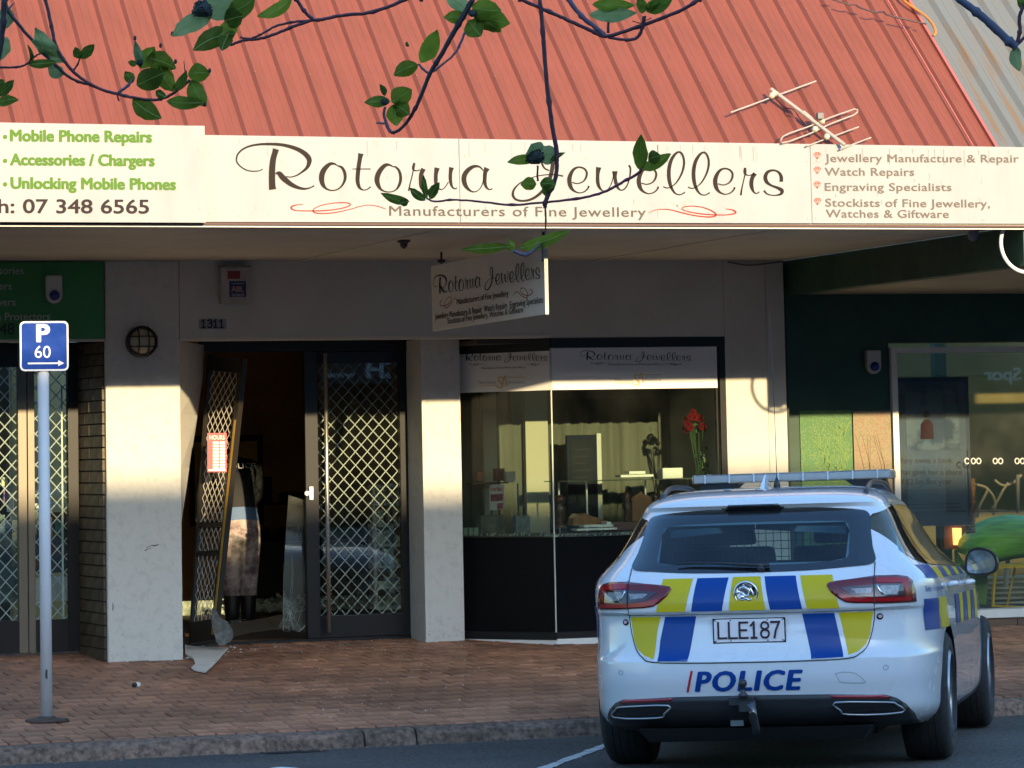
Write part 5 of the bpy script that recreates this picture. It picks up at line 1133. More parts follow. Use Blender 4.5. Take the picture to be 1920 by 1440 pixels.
m = MB(); a, b = at(1141, 685, Y_WALL + .0015), at(1243, 684, Y_WALL + .0015); lettering(m, 'Manufacturers of Fine Jewellery', a, b, .014, bold=.01)
m.build('lettering', dul, fs1)
m = MB(); lettering(m, 'Manufacturers of Fine Jewellery', fp(903, 692), fp(985, 690), .014, bold=.01); m.build('lettering', dul, fs2)
gold = mat('gold_ink', (.60, .38, .05), .45); gk2 = mat('grey_ink', (.30, .28, .25), .5)
def normans(f, cx, cy, par_):
    m = MB(); S1 = [(-9, 4, .5), (-7, 9, 1.6), (0, 11, 2), (3, 6, 2), (-3, -1, 2.2), (-5, -6, 2), (0, -9, 1.8), (5, -6, 1)]; S2 = [(2, 9, 1), (4, 0, 2), (6, -9, 2), (8, -11, 1), (10, 0, 2), (11, 8, 1.4)]
    for s in (S1, S2): ribbon(m, [(cx + x, cy + y, w) for x, y, w in s], f)
    ribbon(m, [(cx - 42, cy + 7, 1), (cx - 8, cy + 7, 1)], f, seg=1); ribbon(m, [(cx + 8, cy - 9, 1), (cx + 44, cy - 9, 1)], f, seg=1)
    m.build('gold_emblem', gold, par_, fix=False)
    m = MB(); lettering(m, 'Normans', f(cx - 42, cy + 3), f(cx - 9, cy + 3), .022, shear=.25, lift=.001); lettering(m, 'Jewellers', f(cx + 12, cy + 3), f(cx + 44, cy + 3), .022, shear=.25, lift=.001); m.build('lettering', gk2, par_)
normans(lambda x, y: at(x, y, Y_WALL + .0012), 1195, 711, fs1)
normans(lambda x, y: fp(x, y), 939, 716, fs2)
# ------------------------------------------------------------ small fittings on the wall
hn = thing('house_number', 'small grey plate with the number 1311 above the smashed door', 'number plate', tuple(at(399, 607, Y_WALL)))
a, b = at(374, 617, Y_WALL), at(424, 598, Y_WALL); m = MB(); m.box((a.x, Y_WALL - .008, a.z), (b.x, Y_WALL - .001, b.z)); m.build('plate', mat('grey_number_plate', (.30, .30, .32), .5), hn)
m = MB(); stroke_text(m, '1311', at(378, 614, Y_WALL - .009), at(420, 614, Y_WALL - .009), .056, .011); m.build('lettering', mat('black_ink', (.01, .01, .012)), hn)
al = thing('alarm_box', 'weathered white alarm box with dark blue label high above the house number', 'alarm box', tuple(at(438, 570, Y_WALL)))
a, b = at(411, 570, Y_WALL), at(465, 502, Y_WALL); m = MB(); m.box((a.x, Y_WALL - .07, a.z), (b.x, Y_WALL - .001, b.z)); m.build('case', mat('aged_white', (.52, .48, .42), .6, nscale=10, namt=.3), al, bevel=.008)
m = MB(); m.box((a.x - .005, Y_WALL - .075, b.z - .002), (b.x + .005, Y_WALL - .001, b.z + .012)); m.build('lid', mat('grey_lid', (.18, .16, .14), .6), al)
yb = Y_WALL - .072
for nm, x0, y0, x1, y1, c in (('red_label', 427, 508, 450, 523, (.22, .015, .02)), ('blue_label', 430, 527, 461, 557, (.02, .022, .09))):
    p, q_ = at(x0, y1, yb), at(x1, y0, yb); m = MB(); m.box((p.x, yb - .001, p.z), (q_.x, yb + .001, q_.z)); m.build(nm, mat(nm, c, .5), al)
m = MB(); lettering(m, 'ABL', at(434, 547, yb - .003), at(457, 547, yb - .003), .04, bold=.04); m.build('lettering', mat('label_peach', (.55, .30, .22), .5), al)
m = MB(); 
for y in (531, 551, 554): p, q_ = at(434, y + 1.5, yb), at(458, y, yb); m.box((p.x, yb - .003, p.z), (q_.x, yb - .0025, q_.z))
m.build('small_print', mat('label_grey', (.4, .38, .36), .5), al, kind='stuff')
bl_ = thing('bulkhead_light', 'round bulkhead wall lamp with black wire guard on the left cream pier', 'wall lamp', tuple(at(263, 641, Y_WALL)))
c = at(264, 641, Y_WALL); rr2 = at(293, 641, Y_WALL).x - c.x
m = MB(); m.lathe(c, [(rr2, 0), (rr2, .05), (rr2 * .9, .065), (rr2 * .86, .05), (rr2 * .86, 0)], 32, (0, -1, 0)); m.build('housing', blackm, bl_, smooth=False)
m = MB(); m.lathe(c, [(rr2 * .87, .03), (rr2 * .82, .055), (rr2 * .6, .085), (rr2 * .3, .1), (0.001, .105)], 32, (0, -1, 0)); m.build('lens', mat('frosted_lens', (.50, .43, .30), .3), bl_, smooth=True)
for k, (sx, sz) in enumerate(((1, 0), (1, 0), (0, 1), (0, 1))):
    o_ = (-.32 if k % 2 else .32) * rr2; pts = []
    for i in range(9):
        t = -1 + i / 4; h = .06 + .055 * (1 - t * t); L = rr2 * .95 * t
        pts.append(c + (Vector((L, -h, o_)) if sx else Vector((o_, -h, L))))
    m = MB(); m.tube(pts, .0055, 6); m.build('guard_bar', blackm, bl_, smooth=True)
dc = thing('dome_sensor', 'small dark fitting on the canopy soffit left of the hanging sign', 'fitting', tuple(at(757, 452, 22.4)))
p = atz(757, 450, Z_SOF); m = MB(); m.lathe(p, [(.045, 0), (.045, .015), (.028, .02), (.024, .045), (.006, .06)], 12, (0, 0, -1)); m.build('dome', mat('brown_fitting', (.06, .045, .04), .5), dc)
cb = thing('wall_cable', 'thin dark cable looping along the top of the right cream pier', 'cable', tuple(at(1420, 492, Y_WALL))); m = MB()
m.tube(crom([at(1365, 491, Y_WALL - .01), at(1400, 497, Y_WALL - .015), at(1440, 494, Y_WALL - .012), at(1468, 490, Y_WALL - .01)], 5), .006, 5); m.build('cable', mat('cable_grey', (.12, .11, .1), .6), cb)
m = MB()
for q_ in (((722, 352), (735, 347), (748, 344), (755, 342)), ((726, 356), (733, 350))):
    ribbon(m, [(a_ * .375 + 0, b_ * .375 + 900, 1.2) for a_, b_ in q_], lambda x, y: at(x, y, Y_WALL - .002), seg=2)
ribbon(m, [(274, 1028, 1), (284, 1023, 1.4), (290, 1023, 2.6), (298, 1021, 1.6)], lambda x, y: at(x, y, Y_WALL - .002)); ribbon(m, [(211, 1145, 1.4), (212, 1137, 2), (211, 1130, .8)], lambda x, y: at(x, y, Y_WALL - .002)); m.build('scuff_mark', mat('dark_scuff', (.10, .10, .10), .8), shop)
sq = random.Random(63); m = MB()
for i in range(46):
    x = sq.uniform(208, 335) if i % 3 else sq.uniform(802, 862); y = 1232 - abs(sq.gauss(0, 55)) if i % 2 else sq.uniform(760, 1190); Yq = Y_WALL - .0015 if x < 400 else Y_PIL - .0015
    if x > 400: y = min(y, 1188)
    L = sq.uniform(1, 7); a = sq.uniform(-.9, .9) + (1.57 if sq.random() < .4 else 0)
    ribbon(m, [(x, y, .3), (x + L * .5 * math.cos(a), y + L * .5 * math.sin(a), sq.uniform(.6, 1.6)), (x + L * math.cos(a), y + L * math.sin(a), .3)], lambda u, v, Yq=Yq: at(u, v, Yq), seg=2)
for i in range(90):
    x = sq.choice([sq.uniform(206, 343), sq.uniform(800, 870)]); Yq = Y_WALL - .0015 if x < 400 else Y_PIL - .0015; y = (1236 if x < 400 else 1195) - abs(sq.gauss(0, 16)); w = sq.uniform(.5, 1.8)
    m.add([at(x, y, Yq), at(x + w, y, Yq), at(x + w, y - w * .8, Yq), at(x, y - w, Yq)], [(0, 1, 2, 3)])
m.build('faint_scuffs', mat('faint_scuff', (.36, .35, .33), .8), shop, kind='stuff')

# ------------------------------------------------------------ parking sign
YP = 21.25
pk_ = thing('parking_sign', 'blue P 60 parking sign with white arrow on a pale round post at the kerb', 'sign', tuple(at(88, 1360, YP)))
base = at(88, 1359, YP); base.z = foot_z(YP); top = at(80, 640, YP)
m = MB(); m.bar(base, (top.x, YP, top.z), .0365, 20); m.build('post', mat('pale_blue_grey_post', (.60, .61, .63), .45, nscale=8, namt=.08, stretch=(1, 1, .15)), pk_, smooth=True)
m = MB(); m.lathe(base, [(.135, 0), (.135, .012), (.06, .02), (.05, .03)], 24); m.build('base_plate', mat('rusty_base', (.10, .07, .055), .8, nscale=20, namt=.4), pk_)
def rrect(a, b, r, Y, n=5):
    P = []
    for cx, cz, a0 in ((b.x - r, a.z + r, -90), (b.x - r, b.z - r, 0), (a.x + r, b.z - r, 90), (a.x + r, a.z + r, 180)):
        P += [Vector((cx + r * math.cos(R_(a0 + 90 * i / n)), Y, cz + r * math.sin(R_(a0 + 90 * i / n)))) for i in range(n + 1)]
    return P
yf = YP - .045; a, b = at(37.5, 696, yf), at(128, 602, yf)
m = MB(); m.quadbox(rrect(a, b, .03, yf), (0, .004, 0)); m.build('plate', mat('sign_white_border', (.60, .62, .66), .5, spec=.1), pk_)
a2, b2 = a + Vector((.011, 0, .011)), b - Vector((.011, 0, .011)); m = MB(); m.quadbox(rrect(a2, b2, .022, yf - .002), (0, .0018, 0)); m.build('blue_face', mat('sign_blue', (.001, .036, .25), .55, nscale=6, namt=.2, spec=.1), pk_)
wsn = mat('sign_white_border', (.82, .82, .82)); m = MB()
lettering(m, 'P', at(70, 640.5, yf - .004), at(92, 640.5, yf - .004), .106, bold=.06); lettering(m, '60', at(65, 671, yf - .004), at(95, 671, yf - .004), .075, bold=.005)
p0, p1 = at(52, 681.5, yf - .004), at(110, 681, yf - .004); m.box((p0.x, yf - .0045, p0.z - .005), (p1.x, yf - .004, p0.z + .005)); m.add([(p1.x - .003, yf - .004, p0.z + .018), (p1.x - .003, yf - .004, p0.z - .018), (p1.x + .035, yf - .004, p0.z)], [(0, 1, 2)]); m.build('lettering', wsn, pk_)
m = MB()
for i in range(9): x = 84 + rnd.uniform(-1, 6); m.quad([at(x, 1255 + rnd.uniform(0, 3), YP - .0375), at(x + .8, 1255, YP - .0375), at(x + .8, 1270 + rnd.uniform(-3, 6), YP - .0375), at(x, 1272, YP - .0375)])
m.build('scuff_mark', mat('dark_scuff', (.10, .10, .10)), pk_, kind='stuff')
# ------------------------------------------------------------ aerial lying on the roof
an = thing('tv_aerial', 'pale old tv aerial with cross bars lying on the red roof above the sign', 'aerial', tuple(at(1520, 230, 21.1)))
def onroof(x, y, h=.05):
    d = ray(x, y); n = Vector((0, -math.sin(AL), math.cos(AL))); P0 = Vector((0, RY, RZ)) + n * h
    return EYE + d * ((P0 - EYE).dot(n) / d.dot(n))
aw = mat('aged_white_metal', (.42, .36, .30), .45, nscale=20, namt=.2)
def rod(name, x0, y0, x1, y1, r, h=.06, h2=None): m = MB(); m.bar(onroof(x0, y0, h), onroof(x1, y1, h2 or h), r, 8); return m.build(name, aw, an, smooth=False)
rod('boom', 1446, 167, 1584, 272, .013, .10); rod('boom_sleeve', 1506, 211, 1522, 224, .016, .10)
rod('element', 1370, 211, 1530, 152, .0055, .075); rod('element', 1512, 274, 1610, 238, .005, .07); rod('element', 1575, 280, 1633, 258, .005, .06)
lp = [(1466, 268), (1464, 262), (1468, 256), (1480, 250), (1520, 236), (1560, 219), (1602, 204.5), (1608, 206), (1607, 211), (1600, 216), (1560, 231), (1520, 250), (1480, 265)]
m = MB(); m.tube([onroof(x, y, .085) for x, y in lp], .0055, 6, True); m.build('folded_dipole', aw, an)
for x, y in ((1446, 180), (1450, 176), (1540, 228), (1527, 243), (1549, 257)): m = MB(); p = onroof(x, y, .09); m.lathe(p - Vector((0, .01, 0)), [(.010, -.02), (.02, -.012), (.022, .012), (.01, .02)], 10, (.3, .4, .6)); m.build('clamp', mat('cream_clamp', (.42, .39, .29), .5), an, smooth=True)
m = MB(); p = onroof(1537, 224, .12); m.box((p.x - .02, p.y - .02, p.z), (p.x + .025, p.y + .02, p.z + .045)); m.build('balun', mat('grey_plastic_box', (.16, .15, .14), .5), an, bevel=.008)
m = MB(); m.tube(crom([onroof(1448, 178, .06), onroof(1470, 200, .03), onroof(1488, 206, .10), onroof(1500, 222, .05), onroof(1515, 238, .02), onroof(1530, 240, .08)], 5), .004, 5); m.build('cable', mat('dark_cable', (.03, .02, .02), .5), an, smooth=True)
# orange lead and dark wire on the roof edge
ol = thing('orange_lead', 'orange extension lead lying over the top right edge of the red roof', 'cable', tuple(onroof(1740, 40, .04)))
m = MB(); m.tube(crom([onroof(1680, -15, .05), onroof(1700, 5, .05), onroof(1735, 30, .05), onroof(1750, 48, .06), onroof(1754, 60, .05), onroof(1751, 67, .04)], 6), .010, 8); m.build('lead', mat('orange_pvc', (.50, .17, .02), .4), ol, smooth=True)
dw = thing('overhead_wire', 'dark twisted wire crossing the top right of the red roof', 'cable', tuple(onroof(1650, 20, .2)))
m = MB(); m.tube(crom([onroof(1555, -3, .12), onroof(1590, 8, .12), onroof(1604, 9, .12), onroof(1612, 14, .12), onroof(1640, 23, .12), onroof(1656, 22, .12), onroof(1664, 28, .12), onroof(1700, 37, .12), onroof(1737, 45, .12)], 4), .006, 6); m.build('wire', mat('dark_wire', (.05, .025, .03), .5), dw, smooth=True)
# ------------------------------------------------------------ police station wagon: body surface as stacked plan outlines

ZT = [(.22,.86,-.88,3.50),(.26,.90,-.97,3.64),(.32,.922,-1.035,3.74),(.40,.925,-1.055,3.80),(.50,.93,-1.072,3.82),(.575,.93,-1.068,3.81),(.60,.93,-1.04,3.80),(.64,.93,-1.022,3.80),(.72,.93,-1.008,3.77),(.79,.929,-1.000,3.68),(.808,.929,-1.002,3.65),(.824,.928,-1.028,3.60),(.87,.926,-1.026,3.45),(.92,.922,-1.010,3.05),(.96,.912,-.985,2.62),(1.00,.890,-.948,2.28),(1.04,.855,-.905,2.08),(1.10,.800,-.838,1.95),(1.20,.740,-.728,1.72),(1.30,.690,-.618,1.46),(1.345,.660,-.570,1.33),(1.362,.650,-.590,1.28),(1.385,.632,-.570,1.21),(1.41,.605,-.500,1.10),(1.435,.560,-.36,1.00),(1.450,.50,-.16,.93),(1.460,.40,.10,.86),(1.466,.24,.34,.78),(1.468,.10,.50,.70)]
def _h(z,k):
    n=len(ZT)
    if z<=ZT[0][0]: return ZT[0][k]
    if z>=ZT[-1][0]: return ZT[-1][k]
    for i in range(n-1):
        if z<=ZT[i+1][0]: break
    z0,z1=ZT[i][0],ZT[i+1][0];a,b=ZT[i][k],ZT[i+1][k];d=(b-a)/(z1-z0)
    dm=(a-ZT[i-1][k])/(z0-ZT[i-1][0]) if i>0 else d
    dp=(ZT[i+2][k]-b)/(ZT[i+2][0]-z1) if i<n-2 else d
    h=lambda p,q:0 if p*q<=0 else 2*p*q/(p+q)
    m0,m1=h(dm,d)*(z1-z0),h(d,dp)*(z1-z0);t=(z-z0)/(z1-z0)
    return (2*t**3-3*t*t+1)*a+(t**3-2*t*t+t)*m0+(-2*t**3+3*t*t)*b+(t**3-t*t)*m1
def lv(z):
    w,yr,yf=_h(z,1),_h(z,2),_h(z,3);ym=min(1.4,(yr+yf)/2);return w,yr,yf,ym
def bow(x,z): return .055*(x/.9)**2*min(1,max(0,(1.47-z)/.1))
def rearY(x,z):
    w,yr,yf,ym=lv(z);q=min(abs(x)/w,.99999)
    n,m=(5,7) if z<1.36 else (4,3.5) if z>1.43 else (5-(z-1.36)/.07,7-3.5*(z-1.36)/.07)
    return ym-(ym-yr)*(1-q**n)**(1/m)+bow(x,z)
def sideX(y,z):
    w,yr,yf,ym=lv(z)
    if y<ym:
        n,m=(5,7) if z<1.36 else (4,3.5) if z>1.43 else (5-(z-1.36)/.07,7-3.5*(z-1.36)/.07)
        q=min(max((ym-(y-.05))/(ym-yr),0),1);return w*(1-q**m)**(1/n)
    q=min((y-ym)/(yf-ym),1);return w*(1-q**3.2)**(1/3.2)
CAR_O = Vector((7.412, 17.004, -.009)); CPH = .5448
_n = Vector((0, .026, 1)).normalized(); _f = Vector((math.sin(CPH), math.cos(CPH), 0)); _f = (_f - _n * _f.dot(_n)).normalized(); _rt = _f.cross(_n)
car = bpy.data.objects.new('police_car', None); C.objects.link(car)
car.matrix_world = Matrix(((_rt.x, _f.x, _n.x, CAR_O.x), (_rt.y, _f.y, _n.y, CAR_O.y), (_rt.z, _f.z, _n.z, CAR_O.z), (0, 0, 0, 1)))
car['local_frame'] = 1
tag(car, 'white police station wagon with blue and yellow chequers and roof light bar', 'police car')
paint = mat('white_car_paint', (.66, .68, .71), .28, coat=1.0, spec=.5, nscale=3, namt=.05, contrast=(.45, .75))
blk = mat('black_car_plastic', (.018, .019, .022), .45, bump=.15, bscale=300)
gblk = mat('gloss_black_trim', (.010, .010, .012), .08, coat=1)
chrome = mat('chrome', (.75, .75, .76), .12, metal=1)
rubber = mat('tyre_rubber', (.022, .022, .023), .8, nscale=30, namt=.3)
alloy = mat('alloy_wheel', (.42, .43, .45), .3, metal=.8)
inter = mat('car_interior', (.020, .021, .024), .8)
dec_y = mat('decal_yellow', (.54, .42, .003), .35, coat=.15, spec=.3); dec_b = mat('decal_blue', (.001, .045, .24), .32, coat=.12, spec=.25); dec_r = mat('decal_red', (.45, .01, .02), .3)
car_glass = glass('car_glass', (.42, .58, .62), 1.5, dirt=.03); screen_glass = glass('windscreen_glass', (.85, .92, .88), 1.45)
# body shell
def half_outline(z, N=88):
    w, yr, yf, ym = lv(z); D = []
    n, mm = (5, 7) if z < 1.36 else (4, 3.5) if z > 1.43 else (5 - (z - 1.36) / .07, 7 - 3.5 * (z - 1.36) / .07)
    for i in range(201):
        ph = math.pi / 2 * i / 200; x = w * math.sin(ph) ** (2 / n); y = ym - (ym - yr) * max(math.cos(ph), 0) ** (2 / mm) + bow(x, z) * (1 if i < 200 else 1); D.append((x, y))
    ftop = []
    for i in range(1, 121):
        ph = math.pi / 2 * i / 120; x = w * math.cos(ph) ** (2 / 3.2); y = ym + (yf - ym) * math.sin(ph) ** (2 / 3.2)
        D.append((max(x, 0), max(y, D[200][1] + 1e-4 * i)))
    L = [0]
    for a, b in zip(D, D[1:]): L.append(L[-1] + math.hypot(b[0] - a[0], b[1] - a[1]))
    out = []; k = 0
    for i in range(N + 1):
        u = i / N; s = L[-1] * (u ** 1.35)
        while k < len(L) - 2 and L[k + 1] < s: k += 1
        t = (s - L[k]) / max(L[k + 1] - L[k], 1e-9); out.append((D[k][0] + (D[k + 1][0] - D[k][0]) * t, D[k][1] + (D[k + 1][1] - D[k][1]) * t))
    return out
zs = []; z = .22
while z < 1.355: zs.append(round(z, 4)); z += .02 if not (.56 < z < .66 or .77 < z < .84) else .008
zs += [1.355, 1.362, 1.372, 1.385, 1.398, 1.41, 1.422, 1.432, 1.44, 1.447, 1.452, 1.457, 1.461, 1.464, 1.466, 1.4675, 1.468]
m = MB(); NN = 88; ring = 2 * NN
for z in zs:
    h = half_outline(z, NN); m.v += [(x, y, z) for x, y in h] + [(-x, y, z) for x, y in reversed(h[1:-1])]
for i in range(len(zs) - 1):
    for k in range(ring): m.f.append((i * ring + k, i * ring + (k + 1) % ring, (i + 1) * ring + (k + 1) % ring, (i + 1) * ring + k))
m.f.append(tuple(range(ring - 1, -1, -1))); m.f.append(tuple(range((len(zs) - 1) * ring, len(zs) * ring)))
body = m.build('body', paint, None, smooth=True); body.data.materials.append(inter); body.data.materials.append(blk)
def cutter(mb, mt): o = mb.build('cut', mt); return o
cuts = []
yz = [(-.66, .60), (-.66, .98), (-.42, 1.335), (0, 1.405), (.85, 1.405), (1.15, 1.33), (1.75, 1.02), (1.75, .55)]
m = MB(); tap = lambda z: .60 - .10 * max(0, (z - 1.0) / .4)
nn_ = len(yz); m.add([(-tap(z), y, z) for y, z in yz] + [(tap(z), y, z) for y, z in yz], [tuple(range(nn_)), tuple(range(2 * nn_ - 1, nn_ - 1, -1))] + [(i, nn_ + i, nn_ + (i + 1) % nn_, (i + 1) % nn_) for i in range(nn_)]); cuts.append(cutter(m, inter))
xz = [(-.485, 1.075), (-.40, 1.062), (.40, 1.062), (.485, 1.075), (.49, 1.22), (.465, 1.262), (-.465, 1.262), (-.49, 1.22)]
m = MB(); m.quadbox([(x, -1.3, z) for x, z in xz], (0, 1.0, 0)); cuts.append(cutter(m, inter))
xz = [(-.56, 1.05), (.56, 1.05), (.47, 1.345), (-.47, 1.345)]
m = MB(); m.quadbox([(x, .95, z) for x, z in xz], (0, 1.6, 0)); cuts.append(cutter(m, inter))
DLO = [(-.62, 1.245), (-.56, 1.12), (-.46, 1.062), (-.2, 1.045), (.4, 1.03), (1.2, 1.01), (1.82, 1.0), (1.45, 1.18), (1.15, 1.29), (.8, 1.338), (.2, 1.350), (-.25, 1.335), (-.5, 1.300)]
m = MB(); m.quadbox([(-1.0, y, z) for y, z in DLO], (2.0, 0, 0)); cuts.append(cutter(m, inter))
for y in (0, 2.83):
    for s in (-1, 1): m = MB(); m.bar((s * .62, y, .335), (s * 1.05, y, .335), .372, 48); cuts.append(cutter(m, blk)); m = MB(); m.box((s * .84 - .22, y - .33, .0), (s * .84 + .22, y + .33, .335)); cuts.append(cutter(m, blk))
for c in cuts:
    md = body.modifiers.new('b', 'BOOLEAN'); md.operation = 'DIFFERENCE'; md.object = c; md.solver = 'EXACT'; md.material_mode = 'TRANSFER'
bpy.context.view_layer.update(); dg = bpy.context.evaluated_depsgraph_get(); nm = bpy.data.meshes.new_from_object(body.evaluated_get(dg)); body.modifiers.clear(); body.data = nm
for c in cuts: bpy.data.objects.remove(c)
for p in nm.polygons: p.use_smooth = True
try:
    nm.set_sharp_from_angle(angle=R_(28))
except Exception as e: pass
body.parent = car
# mapping helpers
def RS(x, z): return Vector((x, rearY(x, z), z))
def SSf(s): return lambda y, z: Vector((s * sideX(y, z), y, z))
def srf(S_, u, v, off, out):
    e = .004; p = S_(u, v); n = (S_(u + e, v) - S_(u - e, v)).cross(S_(u, v + e) - S_(u, v - e))
    if n.length < 1e-9: n = out.copy()
    n.normalize()
    if n.dot(out) < 0: n = -n
    return p + n * off
def clip_cell(P, x0, x1, y0, y1):
    for ax, lim, sg in ((0, x0, 1), (0, x1, -1), (1, y0, 1), (1, y1, -1)):
        Q = []; n = len(P)
        for i in range(n):
            a, b = P[i], P[(i + 1) % n]; ia, ib = (a[ax] - lim) * sg >= 0, (b[ax] - lim) * sg >= 0
            if ia: Q.append(a)
            if ia != ib: t = (lim - a[ax]) / (b[ax] - a[ax]); Q.append((a[0] + (b[0] - a[0]) * t, a[1] + (b[1] - a[1]) * t))
        P = Q
        if not P: return P
    return P
def patch(mb, poly, S_, off, out, cell=.03, smooth_poly=0):
    if smooth_poly: poly = [(p.x, p.y) for p in crom([Vector((a, b, 0)) for a, b in poly], smooth_poly, True)]
    xs = [p[0] for p in poly]; ys_ = [p[1] for p in poly]; nx = max(1, int((max(xs) - min(xs)) / cell) + 1); ny = max(1, int((max(ys_) - min(ys_)) / cell) + 1)
    dx = (max(xs) - min(xs)) / nx; dy = (max(ys_) - min(ys_)) / ny; key = {}
    for i in range(nx):
        for j in range(ny):
            x0, y0 = min(xs) + i * dx, min(ys_) + j * dy; P = clip_cell(poly, x0, x0 + dx, y0, y0 + dy); Q = []
            for p in P:
                if not Q or math.hypot(p[0] - Q[-1][0], p[1] - Q[-1][1]) > 1e-5: Q.append(p)
            if len(Q) > 2 and math.hypot(Q[0][0] - Q[-1][0], Q[0][1] - Q[-1][1]) < 1e-5: Q.pop()
            if len(Q) < 3: continue
            idx = []
            for p in Q:
                kk_ = (round(p[0], 5), round(p[1], 5))
                if kk_ not in key: key[kk_] = len(mb.v); mb.v.append(tuple(srf(S_, p[0], p[1], off, out)))
                idx.append(key[kk_])
            if len(set(idx)) == len(idx): 
                v = [Vector(mb.v[q]) for q in idx]; nrm_ = Vector((0, 0, 0))
                for q in range(len(v)): nrm_ += v[q].cross(v[(q + 1) % len(v)])
                mb.f.append(tuple(idx) if nrm_.dot(out) > 0 else tuple(reversed(idx)))
    return mb
def mk(mb, name, mt, parent=car, thick=0, smooth=True, label=None, kind=None):
    me_ = mb.mesh(name)
    for p in me_.polygons: p.use_smooth = smooth
    me_.materials.append(mt); o = bpy.data.objects.new(name, me_); C.objects.link(o); o.parent = parent
    if thick: md = o.modifiers.new('s', 'SOLIDIFY'); md.thickness = thick; md.offset = -1
    return tag(o, label, None, None, kind)
BK = Vector((0, -1, 0)); SD = {1: Vector((1, -.2, 0)), -1: Vector((-1, -.2, 0))}
def RP(name, poly, mt, off=.002, thick=0, cell=.03, sp=0, parent=car): return mk(patch(MB(), poly, RS, off, BK, cell, sp), name, mt, parent, thick)
def SP_(name, poly, mt, s=1, off=.002, thick=0, cell=.04, sp=0, parent=car): return mk(patch(MB(), poly, SSf(s), off, SD[s], cell, sp), name, mt, parent, thick)
mir = lambda P: [(-x, z) for x, z in reversed(P)]
def surf_line(name, pts, S_, out, w, mt, off=.0015, seg=4):
    m = MB(); P = crom([Vector((a, b, 0)) for a, b in pts], seg); n = len(P); L, R2 = [], []
    for i, p in enumerate(P):
        a, b = P[max(i - 1, 0)], P[min(i + 1, n - 1)]; d = Vector((b.x - a.x, b.y - a.y)); d.normalize(); q = Vector((-d.y, d.x)) * w / 2
        L.append(srf(S_, p.x + q.x, p.y + q.y, off, out)); R2.append(srf(S_, p.x - q.x, p.y - q.y, off, out))
    m.add(L + R2, [(i, i + 1, n + i + 1, n + i) for i in range(n - 1)]); return mk(m, name, mt)
# tailgate glass: black band around a clear pane, wrapping to the pillars
outer = [(-.628, 1.048), (-.50, 1.030), (-.30, 1.018), (0, 1.014), (.30, 1.018), (.50, 1.030), (.628, 1.048), (.612, 1.13), (.594, 1.22), (.578, 1.300), (.50, 1.325), (.25, 1.343), (0, 1.347), (-.25, 1.343), (-.50, 1.325), (-.578, 1.300), (-.594, 1.22), (-.612, 1.13)]
innr = [(-.492, 1.078), (-.43, 1.062), (-.25, 1.052), (0, 1.050), (.25, 1.052), (.43, 1.062), (.492, 1.078), (.497, 1.13), (.492, 1.20), (.474, 1.258), (.40, 1.268), (.20, 1.272), (0, 1.273), (-.20, 1.272), (-.40, 1.268), (-.474, 1.258), (-.492, 1.20), (-.497, 1.13)]
m = MB(); K = len(outer); R5 = 5; O2 = [Vector((a, b, 0)) for a, b in outer]; I2 = [Vector((a, b, 0)) for a, b in innr]; O3 = crom(O2, 4, True); I3 = crom(I2, 4, True); K = len(O3)
for r in range(R5 + 1):
    for k in range(K): p = I3[k].lerp(O3[k], r / R5); m.v.append(tuple(srf(RS, p.x, p.y, .004, BK)))
m.f = [(r * K + k, r * K + (k + 1) % K, (r + 1) * K + (k + 1) % K, (r + 1) * K + k) for r in range(R5) for k in range(K)]
tg = mk(MB(), 'tailgate', paint)  # placeholder replaced below
bpy.data.objects.remove(tg)
hatch_poly = [(-.630, 1.010), (-.632, .94), (-.631, .85), (-.626, .77), (-.613, .70), (-.592, .64), (-.560, .602), (-.50, .578), (-.25, .571), (0, .570), (.25, .571), (.50, .578), (.560, .602), (.592, .64), (.613, .70), (.626, .77), (.631, .85), (.632, .94), (.630, 1.010), (.50, 1.026), (.30, 1.014), (0, 1.010), (-.30, 1.014), (-.50, 1.026)]
tail = RP('tailgate', hatch_poly, paint, .003, 0, .012)
rw = mk(m, 'rear_window', gblk); RP('pane', innr, car_glass, .0035, 0, .03, 4, rw)
surf_line('panel_gap', [(-.632, 1.05), (-.634, .94), (-.633, .85), (-.628, .77), (-.615, .70), (-.594, .637), (-.562, .599), (-.50, .574), (-.25, .567), (0, .566), (.25, .567), (.50, .574), (.562, .599), (.594, .637), (.615, .70), (.628, .77), (.633, .85), (.634, .94), (.632, 1.05)], RS, BK, .005, blk, .0032)
surf_line('crease_shadow_line', [(-.63, .815), (-.3, .813), (0, .812), (.3, .813), (.63, .815)], RS, BK, .005, blk, .0045)  # black line paints the shade under the tailgate crease
# spoiler lip brake lamp + wiper
RP('high_brake_lamp', [(-.185, 1.332), (.145, 1.332), (.115, 1.362), (-.150, 1.362)], gblk, .012, .01)
wp = MB(); pts = [(.10, 1.035), (0, 1.040), (-.15, 1.050), (-.33, 1.056), (-.38, 1.052)]; wp.tube([srf(RS, x, z, .022, BK) for x, z in pts], [.012, .011, .008, .006, .004], 6); wp.lathe(srf(RS, .06, 1.03, .004, BK), [(.022, 0), (.018, .02), (.008, .03)], 12, (0, -1, .2)); mk(wp, 'rear_wiper', blk)
